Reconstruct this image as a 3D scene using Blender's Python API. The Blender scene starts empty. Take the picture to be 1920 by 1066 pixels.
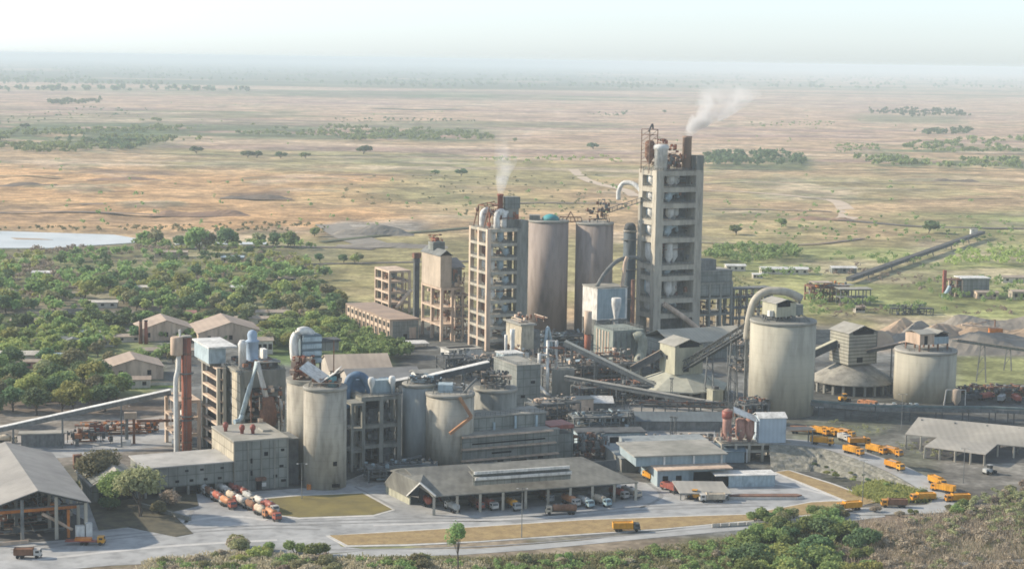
import bpy, math, random
import numpy as np
from mathutils import Matrix, Vector
R = math.radians
rnd = random.Random(7)
C = bpy.context.scene.collection
# ---------------------------------------------------------------- camera
EYE = 150.0; FPX = 3400.0; PITCH = R(7.05); ROLL = R(0.85)
cam = bpy.data.cameras.new('camera'); co = bpy.data.objects.new('camera', cam); C.objects.link(co)
cam.sensor_width = 36; cam.lens = 36*FPX/1920; cam.clip_start = 1; cam.clip_end = 120000
co.matrix_world = Matrix.Translation((0, 0, EYE)) @ Matrix.Rotation(math.pi/2-PITCH, 4, 'X') @ Matrix.Rotation(ROLL, 4, 'Z')
S = bpy.context.scene; S.camera = co
# ---------------------------------------------------------------- light
SUN_EL, SUN_AZ = R(27), R(-79)      # azimuth from +Y, clockwise
sx, sy = math.sin(SUN_AZ)*math.cos(SUN_EL), math.cos(SUN_AZ)*math.cos(SUN_EL)
W = bpy.data.worlds.new('World'); S.world = W; W.use_nodes = True
wn = W.node_tree; sky = wn.nodes.new('ShaderNodeTexSky'); sky.sky_type = 'NISHITA'; sky.sun_disc = False
sky.sun_elevation = SUN_EL; sky.sun_rotation = SUN_AZ; sky.altitude = 150; sky.air_density = 1.0; sky.dust_density = 0.6; sky.ozone_density = 2.0
bg = wn.nodes['Background']; hs_ = wn.nodes.new('ShaderNodeHueSaturation'); hs_.inputs['Saturation'].default_value = .40; wn.links.new(sky.outputs[0], hs_.inputs['Color']); tn_ = wn.nodes.new('ShaderNodeVectorMath'); tn_.operation = 'MULTIPLY'; tn_.inputs[1].default_value = (.74, .822, .91); wn.links.new(hs_.outputs[0], tn_.inputs[0]); wn.links.new(tn_.outputs[0], bg.inputs[0]); bg.inputs[1].default_value = 0.15
sl = bpy.data.lights.new('sun', 'SUN'); sl.energy = 4.1; sl.angle = R(1.0); sl.color = (1, .85, .67)
so = bpy.data.objects.new('sun', sl); C.objects.link(so)
so.rotation_euler = Vector((sx, sy, math.sin(SUN_EL))).to_track_quat('Z', 'Y').to_euler(); so.location = (0, 0, 400)
S.view_settings.view_transform = 'Standard'; S.view_settings.look = 'None'; S.view_settings.gamma = 1
S.view_settings.use_curve_mapping = False; S.view_settings.exposure = 0.74
S.render.engine = 'CYCLES'
S.cycles.max_bounces = 6; S.cycles.diffuse_bounces = 3; S.cycles.glossy_bounces = 2; S.cycles.transmission_bounces = 4
S.cycles.volume_bounces = 1; S.cycles.transparent_max_bounces = 8; S.cycles.use_denoising = True
S.cycles.pixel_filter_type = 'BLACKMAN_HARRIS'; S.cycles.filter_width = 1.7
# ---------------------------------------------------------------- projection
cp, sp, cr, sr = math.cos(PITCH), math.sin(PITCH), math.cos(ROLL), math.sin(ROLL)
def G(px, py, z=0.0):
    """point of the horizontal plane z seen at a pixel of the 1920-wide photograph"""
    dx, dy = px-960, 533-py
    a, b = dx*cr-dy*sr, dx*sr+dy*cr
    d = Vector((a, b*sp+FPX*cp, b*cp-FPX*sp))
    t = (z-EYE)/d.z
    return Vector((a*t, d.y*t, z))
def proj(p):
    X, Y, Z = p[0], p[1], p[2]-EYE
    dep = Y*cp-Z*sp; a = FPX*X/dep; b = FPX*(Y*sp+Z*cp)/dep
    return 960+a*cr+b*sr, 533-(-a*sr+b*cr)
def ztop(p, py):
    """height above p that shows at row py"""
    lo, hi = -50, 148
    for _ in range(40):
        m = (lo+hi)/2
        if proj((p[0], p[1], m))[1] > py: lo = m
        else: hi = m
    return lo
TH = R(25); U = Vector((math.cos(TH), math.sin(TH), 0)); V = Vector((-math.sin(TH), math.cos(TH), 0))
def run(p, d, px):
    """how far from p along d until column px"""
    lo, hi = 0, 400
    s = 1 if proj(p+d*5)[0] > proj(p)[0] else -1
    for _ in range(40):
        m = (lo+hi)/2
        if (proj(p+d*m)[0]-px)*s < 0: lo = m
        else: hi = m
    return lo
# ---------------------------------------------------------------- materials
def sl2(c):
    return tuple((x/12.92 if x <= .04045 else ((x+.055)/1.055)**2.4) for x in c)
MATS = {}
def mat(name, c1, c2=None, scale=.15, streak=0, rough=.9, metal=0, ribs=0, rib_axis=0, panel=None, pamt=.7, detail=6, leaf=0, spec=.3, grime=0, bump=0):
    if name in MATS: return MATS[name]
    m = bpy.data.materials.new(name); m.use_nodes = True; n = m.node_tree; N = n.nodes; L = n.links
    b = N['Principled BSDF']; b.inputs['Roughness'].default_value = rough; b.inputs['Metallic'].default_value = metal
    b.inputs['Specular IOR Level'].default_value = spec
    c2 = c2 or tuple(x*.72 for x in c1)
    tc = N.new('ShaderNodeNewGeometry'); tex = tc.outputs['Position']
    mp = N.new('ShaderNodeMapping'); L.new(tex, mp.inputs[0]); mp.inputs['Scale'].default_value = (1, 1, .12 if streak else 1)
    nz = N.new('ShaderNodeTexNoise'); nz.inputs['Scale'].default_value = scale; nz.inputs['Detail'].default_value = detail; nz.inputs['Roughness'].default_value = .62
    L.new(mp.outputs[0], nz.inputs[0])
    rp = N.new('ShaderNodeValToRGB'); rp.color_ramp.elements[0].position = .36; rp.color_ramp.elements[1].position = .64
    rp.color_ramp.elements[0].color = (*c2, 1); rp.color_ramp.elements[1].color = (*c1, 1)
    L.new(nz.outputs[0], rp.inputs[0]); out = rp.outputs[0]
    def mul(out, fac_socket, amt, col=(0.35, .35, .35, 1)):
        mx = N.new('ShaderNodeMix'); mx.data_type = 'RGBA'; mx.blend_type = 'MULTIPLY'
        ma = N.new('ShaderNodeMath'); ma.operation = 'MULTIPLY'; ma.inputs[1].default_value = amt; L.new(fac_socket, ma.inputs[0])
        L.new(ma.outputs[0], mx.inputs[0]); L.new(out, mx.inputs[6]); mx.inputs[7].default_value = col
        return mx.outputs[2]
    oc = N.new('ShaderNodeTexCoord')
    if ribs:    # corrugated sheet laid in strips
        wv = N.new('ShaderNodeTexWave'); wv.bands_direction = 'XYZ'[rib_axis]; wv.inputs['Scale'].default_value = 1/ribs*.314; wv.inputs['Distortion'].default_value = .3
        L.new(oc.outputs['Object'], wv.inputs[0]); out = mul(out, wv.outputs['Fac'], .13)
    if panel:
        sx_ = N.new('ShaderNodeSeparateXYZ'); L.new(oc.outputs['Object'], sx_.inputs[0])
        ad = N.new('ShaderNodeMath'); L.new(sx_.outputs[0], ad.inputs[0]); L.new(sx_.outputs[1], ad.inputs[1])
        cb = N.new('ShaderNodeCombineXYZ'); L.new(ad.outputs[0], cb.inputs[0]); L.new(sx_.outputs[2], cb.inputs[1])
        br = N.new('ShaderNodeTexBrick'); br.offset = 0; br.inputs['Scale'].default_value = 1
        br.inputs['Brick Width'].default_value = panel[0]; br.inputs['Row Height'].default_value = panel[1]; br.inputs['Mortar Size'].default_value = panel[2]
        L.new(cb.outputs[0], br.inputs[0]); out = mul(out, br.outputs['Fac'], pamt)
    if grime:
        n2 = N.new('ShaderNodeTexNoise'); n2.inputs['Scale'].default_value = scale*4.5; n2.inputs['Detail'].default_value = 5
        m2 = N.new('ShaderNodeMapping'); m2.inputs['Scale'].default_value = (1, 1, .25); L.new(tex, m2.inputs[0]); L.new(m2.outputs[0], n2.inputs[0])
        r2 = N.new('ShaderNodeMapRange'); r2.inputs[1].default_value = .45; r2.inputs[2].default_value = .7; L.new(n2.outputs[0], r2.inputs[0])
        out = mul(out, r2.outputs[0], grime)
    if leaf:
        oi = N.new('ShaderNodeObjectInfo'); hs = N.new('ShaderNodeHueSaturation')
        mr = N.new('ShaderNodeMapRange'); mr.inputs[3].default_value = .47; mr.inputs[4].default_value = .525; L.new(oi.outputs['Random'], mr.inputs[0]); L.new(mr.outputs[0], hs.inputs['Hue'])
        m3 = N.new('ShaderNodeMapRange'); m3.inputs[3].default_value = .7; m3.inputs[4].default_value = 1.3; L.new(oi.outputs['Random'], m3.inputs[0]); L.new(m3.outputs[0], hs.inputs['Value'])
        L.new(out, hs.inputs['Color']); out = hs.outputs[0]
        tr = N.new('ShaderNodeBsdfTranslucent'); L.new(out, tr.inputs[0]); ms = N.new('ShaderNodeMixShader'); ms.inputs[0].default_value = leaf
        L.new(b.outputs[0], ms.inputs[1]); L.new(tr.outputs[0], ms.inputs[2]); L.new(ms.outputs[0], N['Material Output'].inputs[0])
    if bump:
        bp = N.new('ShaderNodeBump'); bp.inputs['Distance'].default_value = bump; L.new(nz.outputs[0], bp.inputs['Height']); L.new(bp.outputs[0], b.inputs['Normal'])
    L.new(out, b.inputs['Base Color']); MATS[name] = m; return m
def paint(name, c, **k):
    return mat(name, c, tuple(x*.6 for x in c), scale=k.pop('scale', .3), **k)
M_CON = mat('pale_concrete', (.47, .44, .36), (.33, .31, .26), .12, streak=1, grime=.5)
M_CON2 = mat('grey_concrete', (.29, .29, .255), (.18, .185, .165), .12, streak=1, grime=.5)
M_CREAM = mat('cream_concrete', (.64, .51, .39), (.43, .33, .25), .15, streak=1, grime=.45)
M_BROWNSILO = mat('dusty_brown_concrete', (.34, .29, .255), (.24, .20, .175), .08, streak=1, grime=.4)
M_DUST = mat('dust_covered_roof', (.36, .35, .31), (.23, .23, .20), .07, grime=.3)
M_SHEET = mat('grey_roof_sheet', (.40, .38, .33), (.28, .27, .24), .06, ribs=2.4)
M_SHEETY = mat('grey_roof_sheet_across', (.40, .38, .33), (.28, .27, .24), .06, ribs=2.4, rib_axis=1)
M_DSHEET = mat('dusty_dark_roof_sheet', (.235, .235, .205), (.145, .145, .13), .09, ribs=2.4, grime=.35)
M_DSHEETY = mat('dusty_dark_roof_sheet_across', (.235, .235, .205), (.145, .145, .13), .09, ribs=2.4, rib_axis=1, grime=.35)
M_SILO = mat('poured_silo_concrete', (.47, .44, .36), (.31, .29, .24), .1, streak=1, grime=.55, panel=(400, 2.6, .05), pamt=.3)
M_TAN = mat('tan_roof_sheet', (.44, .37, .29), (.31, .26, .21), .05, ribs=3)
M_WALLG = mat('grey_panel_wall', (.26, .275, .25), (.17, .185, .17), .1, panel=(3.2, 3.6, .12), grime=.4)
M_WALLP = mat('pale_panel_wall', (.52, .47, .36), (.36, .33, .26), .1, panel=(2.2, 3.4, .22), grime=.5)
M_BLUEW = mat('blue_grey_cladding', (.34, .42, .45), (.24, .31, .34), .1, ribs=1.6, grime=.3)
M_WHITE = mat('white_painted_steel', (.72, .72, .68), (.5, .5, .47), .2, grime=.5, rough=.6)
M_BLUE = mat('blue_painted_steel', (.14, .24, .36), (.09, .15, .23), .3, grime=.4, rough=.6)
M_PBLUE = mat('pale_blue_steel', (.42, .52, .56), (.28, .36, .40), .3, grime=.4, rough=.6)
M_TEAL = mat('teal_painted_steel', (.06, .33, .36), (.05, .2, .22), .3, rough=.6)
M_RUST = mat('rusty_steel', (.26, .13, .08), (.13, .075, .055), .35, grime=.4)
M_STACK = mat('red_stack_paint', (.34, .13, .08), (.23, .085, .06), .2, streak=1, grime=.5)
M_RED = paint('red_paint', (.34, .105, .08), grime=.4, rough=.5)
M_ORANGE = paint('orange_paint', (.62, .22, .05), grime=.3, rough=.5)
M_STEEL = mat('dark_steel', (.11, .12, .12), (.06, .065, .07), .3, grime=.3)
M_GSTEEL = mat('grey_steel', (.21, .22, .21), (.12, .13, .13), .3, grime=.4)
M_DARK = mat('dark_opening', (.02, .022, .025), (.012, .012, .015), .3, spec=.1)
M_GLASS = mat('window_glass', (.03, .04, .045), (.02, .025, .03), .3, rough=.15, spec=.5)
M_RUBBER = mat('tyre_rubber', (.025, .025, .025), (.015, .015, .015), 2)
M_YEL = paint('yellow_truck_paint', (.74, .36, .035), grime=.25, rough=.45)
M_YEL2 = paint('orange_yellow_truck_paint', (.70, .31, .035), grime=.25, rough=.45)
M_BARK = mat('bark', (.12, .10, .08), (.07, .06, .05), 1.5)
M_LEAF = mat('mid_green_leaves', (.29, .38, .14), (.17, .235, .085), .55, leaf=.4)
M_LEAFY = mat('bright_green_leaves', (.42, .46, .16), (.26, .30, .10), .55, leaf=.4)
M_LEAFD = mat('dark_green_leaves', (.16, .24, .11), (.095, .15, .07), .45, leaf=.35)
M_BRUSH = mat('dry_brown_brush', (.46, .40, .30), (.31, .26, .19), .5, leaf=.3)
M_OLIVE = mat('olive_leaves', (.34, .34, .18), (.22, .225, .115), .5, leaf=.35)
M_YARD = mat('dusty_pale_concrete_yard', (.40, .41, .405), (.28, .29, .29), .05, grime=.45)
M_ROAD = mat('dusty_road', (.40, .41, .40), (.30, .31, .305), .05, grime=.3)
M_GRASS = mat('dry_lawn_grass', (.20, .17, .06), (.14, .12, .05), .12)
M_DRY = mat('dry_golden_grass', (.36, .27, .13), (.25, .18, .09), .25, grime=.35)
M_KERB = mat('whitewashed_kerb', (.55, .54, .50), (.4, .4, .38), .4)
M_COAL_SHADE = mat('dark_dust_and_shade', (.10, .10, .095), (.055, .057, .058), .12)  # coal and heaps; under the open sheds it paints the shade
M_GRAVEL = mat('grey_gravel_slope', (.28, .275, .235), (.15, .15, .12), .5, grime=.5)
M_SAND = mat('tan_aggregate', (.40, .30, .20), (.28, .21, .15), .08)
M_MUD = mat('grey_aggregate', (.27, .245, .205), (.18, .165, .14), .08)
# ---------------------------------------------------------------- mesh building
class MB:
    def __init__(s): s.v = []; s.f = []; s.sm = False
    def add(s, vs, fs):
        o = len(s.v); s.v += [tuple(v) for v in vs]; s.f += [tuple(i+o for i in f) for f in fs]; return s
    def hexa(s, v): return s.add(v, [(0, 3, 2, 1), (4, 5, 6, 7), (0, 1, 5, 4), (1, 2, 6, 5), (2, 3, 7, 6), (3, 0, 4, 7)])
    def box(s, x0, y0, z0, x1, y1, z1):
        return s.hexa([(x0, y0, z0), (x1, y0, z0), (x1, y1, z0), (x0, y1, z0), (x0, y0, z1), (x1, y0, z1), (x1, y1, z1), (x0, y1, z1)])
    def rbox(s, cx, cy, z0, lx, ly, h, rot=0):
        c, q = math.cos(rot), math.sin(rot); P = []
        for z in (z0, z0+h):
            for a, b in ((-1, -1), (1, -1), (1, 1), (-1, 1)):
                x, y = a*lx/2, b*ly/2; P.append((cx+x*c-y*q, cy+x*q+y*c, z))
        return s.hexa(P)
    def beam(s, p, q, w, h=None):
        h = h or w; p, q = Vector(p), Vector(q); d = (q-p).normalized()
        a = d.cross(Vector((0, 0, 1)))
        a = Vector((1, 0, 0)) if a.length < 1e-3 else a.normalized()
        b = a.cross(d).normalized(); a = a*w/2; b = b*h/2
        return s.hexa([p-a-b, p+a-b, p+a+b, p-a+b, q-a-b, q+a-b, q+a+b, q-a+b])
    def lathe(s, cx, cy, prof, n=24):
        """prof: list of (r, z)"""
        o = []; fs = []
        for r, z in prof:
            for k in range(n):
                a = 2*math.pi*k/n; o.append((cx+r*math.cos(a), cy+r*math.sin(a), z))
        for i in range(len(prof)-1):
            for k in range(n): fs.append((i*n+k, i*n+(k+1) % n, (i+1)*n+(k+1) % n, (i+1)*n+k))
        fs.append(tuple(range(n-1, -1, -1))); fs.append(tuple(range((len(prof)-1)*n, len(prof)*n)))
        return s.add(o, fs)
    def cyl(s, cx, cy, z0, z1, r, r2=None, n=24): return s.lathe(cx, cy, [(r, z0), (r if r2 is None else r2, z1)], n)
    def tube(s, pts, r, n=10):
        pts = [Vector(p) for p in pts]; o = []; fs = []; up = None
        rr = r if isinstance(r, (list, tuple)) else [r]*len(pts)
        for i, p in enumerate(pts):
            d = (pts[min(i+1, len(pts)-1)]-pts[max(i-1, 0)]).normalized()
            a = d.cross(Vector((0, 0, 1))) if up is None else d.cross(up)
            if a.length < .05: a = d.cross(Vector((0, 1, 0)))
            a.normalize(); b = a.cross(d).normalized()
            if up is None: up = b if abs(d.z) < .9 else Vector((0, 1, 0))
            for k in range(n):
                t = 2*math.pi*k/n; o.append(p+(a*math.cos(t)+b*math.sin(t))*rr[i])
        for i in range(len(pts)-1):
            for k in range(n): fs.append((i*n+k, i*n+(k+1) % n, (i+1)*n+(k+1) % n, (i+1)*n+k))
        fs.append(tuple(range(n-1, -1, -1))); fs.append(tuple(range((len(pts)-1)*n, len(pts)*n)))
        return s.add(o, fs)
    def slab(s, top, t):
        """polygon of 3D points thickened downwards"""
        n = len(top); vs = [tuple(p) for p in top]+[(p[0], p[1], p[2]-t) for p in top]
        return s.add(vs, [tuple(range(n)), tuple(range(2*n-1, n-1, -1))]+[(i, i+n, (i+1) % n+n, (i+1) % n) for i in range(n)])
    def prism(s, poly, z0, z1): return s.slab([(p[0], p[1], z1) for p in poly], z1-z0)
def smooth_curve(pts, n=6):
    pts = [Vector(p) for p in pts]; out = []
    for i in range(len(pts)-1):
        p0, p1, p2, p3 = pts[max(i-1, 0)], pts[i], pts[i+1], pts[min(i+2, len(pts)-1)]
        for k in range(n):
            t = k/n; out.append(.5*((2*p1)+(p2-p0)*t+(2*p0-5*p1+4*p2-p3)*t*t+(3*p1-p0-3*p2+p3)*t**3))
    return out+[pts[-1]]
LOCS = {}
def link(name, mb, m, parent=None, world=False, label=None, smooth=False):
    me = bpy.data.meshes.new(name); vs = mb.v
    if parent is not None and world:
        l, r = LOCS[parent.name]; c, q = math.cos(-r), math.sin(-r)
        vs = [((x-l[0])*c-(y-l[1])*q, (x-l[0])*q+(y-l[1])*c, z-l[2]) for x, y, z in vs]
    me.from_pydata(vs, [], mb.f); me.materials.append(m); me.update()
    if smooth or mb.sm:
        me.polygons.foreach_set('use_smooth', [len(p.vertices) == 4 for p in me.polygons])
    o = bpy.data.objects.new(name, me); C.objects.link(o)
    if parent is not None: o.parent = parent
    if label: o['label'] = label
    return o
def thing(name, label, cat, p, rot=None, group=None):
    o = bpy.data.objects.new(name, None); C.objects.link(o); o.empty_display_size = 1
    z = p[2] if len(p) > 2 else 0; rot = TH if rot is None else rot
    o.location = (p[0], p[1], z); o.rotation_euler = (0, 0, rot); LOCS[o.name] = ((p[0], p[1], z), rot)
    o['label'] = label; o['category'] = cat
    if group: o['group'] = group
    return o
def tag(o, label, cat, group=None, kind=None):
    if label: o['label'] = label
    if cat: o['category'] = cat
    if group: o['group'] = group
    if kind: o['kind'] = kind
    return o
def setting(name, mb, m):
    o = link(name, mb, m); o['kind'] = 'structure'; return o
def copy_tree(o, parent=None):
    c = o.copy(); C.objects.link(c)
    if parent is not None: c.parent = parent
    for ch in o.children: copy_tree(ch, c)
    return c
def place(src, p, rot, label=None, group=None, s=None):
    c = copy_tree(src) if src.get('used') else src
    src['used'] = 1; c.location = (p[0], p[1], p[2] if len(p) > 2 else 0); c.rotation_euler = (0, 0, rot)
    if s: c.scale = (s, s, s) if not isinstance(s, tuple) else s
    if label: c['label'] = label
    if group: c['group'] = group
    return c
# ---------------------------------------------------------------- ground
def lat(ix, iy, seed):
    h = (ix.astype(np.int64)*374761393 + iy.astype(np.int64)*668265263 + seed*974634777) & 0x7fffffff
    h = ((h ^ (h >> 13))*1274126177) & 0x7fffffff
    return ((h ^ (h >> 16)) & 0xffff)/65535.
def vnoise(x, y, seed):
    ix, iy = np.floor(x), np.floor(y); fx, fy = x-ix, y-iy; fx = fx*fx*(3-2*fx); fy = fy*fy*(3-2*fy)
    a, b, c, d = lat(ix, iy, seed), lat(ix+1, iy, seed), lat(ix, iy+1, seed), lat(ix+1, iy+1, seed)
    return (a*(1-fx)+b*fx)*(1-fy)+(c*(1-fx)+d*fx)*fy
def fbm(x, y, seed, o=4):
    t = 0; a = .5; s = 0
    for i in range(o): t = t+a*vnoise(x*2**i, y*2**i, seed+i*17); s += a; a *= .55
    return t/s
def sm(a, b, x): t = np.clip((x-a)/(b-a), 0, 1); return t*t*(3-2*t)
HY = 112.5
qs = np.concatenate([[3.2, 4.2, 5.5, 7, 9], np.arange(11, 60, 1.2), np.arange(60, 240, 1.6), np.arange(240, 1010, 3.2), [1060, 1150, 1300, 1700, 2400, 4000, 9000]])[::-1]
xs = np.concatenate([[-40000, -9000, -3000, -1500, -900, -600, -400], np.arange(-300, 2240, 5.0), [2320, 2500, 2800, 3400, 5000, 11000, 42000]])
Q, PX = np.meshgrid(qs, xs, indexing='ij')
dep0 = EYE*FPX/Q/cp/cp*1.0
# row of constant depression: world Y from q (row below horizon, unrolled), X from column
b_ = 533-(HY+Q); dz = b_*cp-FPX*sp; t_ = -EYE/dz; GY = (b_*sp+FPX*cp)*t_; GX = (PX-960)*t_
PY = HY+Q + (PX-960)*sr                       # row it shows at in the photograph
n1 = fbm(GX/420, GY/420, 3); n2 = fbm(GX/120+9, GY/120, 5); n3 = fbm(GX/1500, GY/1500, 8); n4 = fbm(GX/35, GY/35, 12, 3)
n5 = fbm(GX/2600+3, GY/900, 21)
tan = np.array((.46, .335, .195)); pink = np.array((.47, .335, .235)); orange = np.array((.53, .325, .155)); olive = np.array((.27, .26, .12))
green = np.array((.10, .15, .065)); pale = np.array((.56, .45, .33)); dust = np.array((.17, .175, .165)); brown = np.array((.19, .14, .105)); gravel = np.array((.30, .29, .26))
col = np.ones(Q.shape+(3,))*tan
def mixc(c, w):
    global col
    w = np.clip(w, 0, 1)[..., None]; col = col*(1-w)+np.array(c)*w
def rect(x0, x1, y0, y1, fx=60, fy=8):
    return sm(x0-fx, x0+fx, PX)*(1-sm(x1-fx, x1+fx, PX))*sm(y0-fy, y0+fy, HY+Q)*(1-sm(y1-fy, y1+fy, HY+Q))
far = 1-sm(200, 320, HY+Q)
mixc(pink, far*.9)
mixc(orange, rect(-900, 760, 325, 440)*(.55+1.0*(n2-.3)))
mixc(orange, rect(900, 1300, 290, 420)*(n1-.35)*2.2)
mixc(olive, sm(.42, .6, n1)*(1-far)*.8*sm(250, 300, HY+Q)*(1-.6*rect(-900, 700, 320, 440)))
mixc(olive, rect(300, 900, 283, 330)*.75*sm(.3, .55, n2))
mixc(olive, rect(1250, 2600, 320, 600)*sm(.40, .58, n2)*.6)
mixc((.25, .30, .11), rect(1330, 2600, 350, 620)*sm(.5, .62, n1)*.6)
mixc(pale, sm(.60, .74, n2)*.55*sm(125, 200, HY+Q))
mixc(green, far*sm(.55, .66, n5)*sm(.40, .55, n2)*.8)
mixc(green, (1-sm(180, 195, HY+Q))*sm(.40, .50, n5)*(1-sm(850, 1250, PX)*.8)*.85)
mixc(green, sm(.62, .68, n2)*sm(.45, .6, n4)*.45*(1-sm(470, 520, HY+Q)))
n6 = fbm(GX/900, GY/420, 33)
mixc(green*.6, rect(-3000, 1250, 122, 168, 200, 4)*sm(.30, .42, n6))
mixc(green*.85, rect(1150, 3000, 134, 172, 200, 4)*sm(.48, .58, n6)*.6)
mixc(green, rect(-3000, 3000, 172, 240, 50, 4)*sm(.62, .68, n6)*.6)
mixc((.30, .20, .19), rect(-3000, 3000, 170, 300, 50, 4)*sm(.52, .62, fbm(GX/600+5, GY/90, 41))*.6)
mixc(pale, rect(-3000, 3000, 170, 330, 50, 4)*sm(.58, .66, fbm(GX/500+9, GY/70, 43))*.6)
mixc(green*.9, rect(-900, 300, 240, 288)*sm(.28, .42, n2)*.9)
mixc(green*.9, rect(200, 920, 240, 268, 60, 5)*sm(.30, .42, n2)*.85)
mixc(green, rect(1320, 1520, 285, 312, 20, 4)*sm(.35, .5, n2)*.8)
mixc(green, rect(1640, 2600, 265, 315, 40, 6)*sm(.42, .55, n2)*.8)
mixc(green, rect(1600, 1800, 205, 220, 30, 4)*.6)
mixc(brown, rect(-900, 460, 395, 412, 60, 3)*.7*sm(.35, .6, n1))  # these brown strips paint the shadow sides of the earth terraces
mixc(brown, rect(150, 330, 331, 338, 30, 2)*.8)
mixc(brown, rect(430, 540, 368, 374, 20, 2)*.8)
mixc(brown, rect(-900, 420, 412, 432, 40, 5)*.35)
# woods and scrub west of the plant
mixc((.21, .225, .11), rect(-1200, 640, 462, 760, 30, 8)*.92); mixc((.30, .26, .17), rect(-1200, 640, 462, 600, 30, 8)*sm(.5, .62, n4)*.6)
mixc((.30, .27, .12), rect(600, 860, 490, 565, 40, 8)*.7)
mixc(olive*.9, rect(600, 1000, 560, 720, 40, 8)*.8)
mixc((.26, .22, .17), rect(-900, 330, 552, 600, 60, 8)*.6)
mixc((.17, .20, .09), rect(-900, 345, 600, 745, 40, 8)*.8); mixc((.24, .225, .20), rect(-900, 340, 590, 640, 40, 8)*sm(.45, .6, n4)*.8)
mixc(gravel, rect(620, 800, 418, 462, 30, 8)*sm(.40, .5, n2)*.9)
# the works itself
plant = rect(300, 1960, 640, 1200, 30, 12)
mixc(dust, plant); mixc(dust*.62, plant*sm(.45, .6, n2)*.7); mixc(dust*1.35, plant*sm(.55, .66, n4)*.6)
mixc(dust*.9, rect(700, 1600, 600, 680, 40, 8)*.8)
mixc((.23, .21, .18), rect(-900, 330, 760, 900, 30, 6)); mixc(brown*.8, rect(-900, 330, 755, 790, 30, 6)*.6)
mixc(dust*.5, rect(1540, 2600, 715, 800, 20, 6)*.75); mixc((.20, .19, .165), rect(1600, 2600, 800, 960, 40, 10)*.8)
mixc((.27, .29, .12), rect(1790, 2700, 655, 725, 25, 6)*.9)
mixc((.40, .32, .24), rect(1640, 2700, 585, 650, 25, 6)*.6)
mixc((.24, .26, .22), rect(520, 760, 780, 905, 10, 6)*.5)
mixc((.13, .19, .07), rect(470, 740, 600, 690, 25, 8)*.95); mixc((.12, .125, .11), rect(1480, 1760, 735, 850, 25, 8)*.8); mixc((.16, .18, .09), rect(1480, 1760, 780, 900, 25, 8)*sm(.5, .6, n4)*.3)
mixc((.085, .09, .088), rect(640, 1350, 745, 905, 25, 12)*.75); mixc((.30, .30, .28), rect(1100, 1350, 775, 800, 20, 5)*sm(.4, .6, n4)*.6); mixc((.27, .26, .235), rect(1060, 1350, 745, 778, 20, 5)*sm(.4, .6, n4)*.6)  # near-black ground tone stands in for shadow across the middle yard
# scrub strip in front
mixc((.25, .21, .155), sm(1000, 1015, PY)); mixc((.27, .215, .165), sm(940, 970, PY)*sm(1580, 1640, PX)); mixc((.18, .20, .09), sm(1000, 1015, PY)*sm(.45, .6, n4)*.8); mixc((.30, .29, .27), rect(930, 1180, 995, 1200, 40, 5)*sm(.5, .6, n4)*.8)
Zr = (n2-.5)*9*rect(-900, 860, 318, 425, 60, 12)+(n4-.5)*2.0*rect(-900, 2600, 300, 440, 60, 20)
Zr = Zr*(HY+Q < 470)
Zr[(HY+Q < 200)] = 0
ny, nx = Q.shape
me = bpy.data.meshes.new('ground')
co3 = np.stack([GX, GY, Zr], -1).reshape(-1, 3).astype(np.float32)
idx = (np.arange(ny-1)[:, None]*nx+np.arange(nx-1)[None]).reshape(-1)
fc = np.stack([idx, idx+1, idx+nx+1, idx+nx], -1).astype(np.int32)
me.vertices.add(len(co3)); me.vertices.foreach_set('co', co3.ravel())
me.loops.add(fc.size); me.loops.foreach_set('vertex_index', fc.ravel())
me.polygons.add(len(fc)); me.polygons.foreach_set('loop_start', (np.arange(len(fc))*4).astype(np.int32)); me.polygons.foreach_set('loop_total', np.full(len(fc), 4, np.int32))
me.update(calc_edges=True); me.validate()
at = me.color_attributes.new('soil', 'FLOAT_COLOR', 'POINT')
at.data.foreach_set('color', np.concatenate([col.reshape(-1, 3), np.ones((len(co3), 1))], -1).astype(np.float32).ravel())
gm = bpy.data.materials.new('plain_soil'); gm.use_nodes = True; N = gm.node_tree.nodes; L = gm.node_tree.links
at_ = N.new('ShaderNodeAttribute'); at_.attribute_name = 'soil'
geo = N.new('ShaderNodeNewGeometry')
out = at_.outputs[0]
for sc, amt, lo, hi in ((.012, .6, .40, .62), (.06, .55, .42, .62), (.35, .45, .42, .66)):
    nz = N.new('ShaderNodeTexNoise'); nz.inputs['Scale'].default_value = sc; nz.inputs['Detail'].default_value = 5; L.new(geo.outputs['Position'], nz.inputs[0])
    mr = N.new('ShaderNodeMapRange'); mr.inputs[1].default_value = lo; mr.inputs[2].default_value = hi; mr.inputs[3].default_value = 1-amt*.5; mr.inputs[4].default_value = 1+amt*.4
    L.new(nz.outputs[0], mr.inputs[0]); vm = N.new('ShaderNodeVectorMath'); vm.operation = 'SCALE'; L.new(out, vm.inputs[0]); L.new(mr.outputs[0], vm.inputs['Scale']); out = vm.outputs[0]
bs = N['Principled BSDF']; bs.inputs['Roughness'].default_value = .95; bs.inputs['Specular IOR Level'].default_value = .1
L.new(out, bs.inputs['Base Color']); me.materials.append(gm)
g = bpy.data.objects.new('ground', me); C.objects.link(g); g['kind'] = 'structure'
def sheet(name, pix, m, z=.05, t=.3, zs=None):
    mb = MB(); P = [G(x, y) for x, y in pix]
    mb.slab([(p.x, p.y, z) for p in P], t); return setting(name, mb, m)
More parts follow.
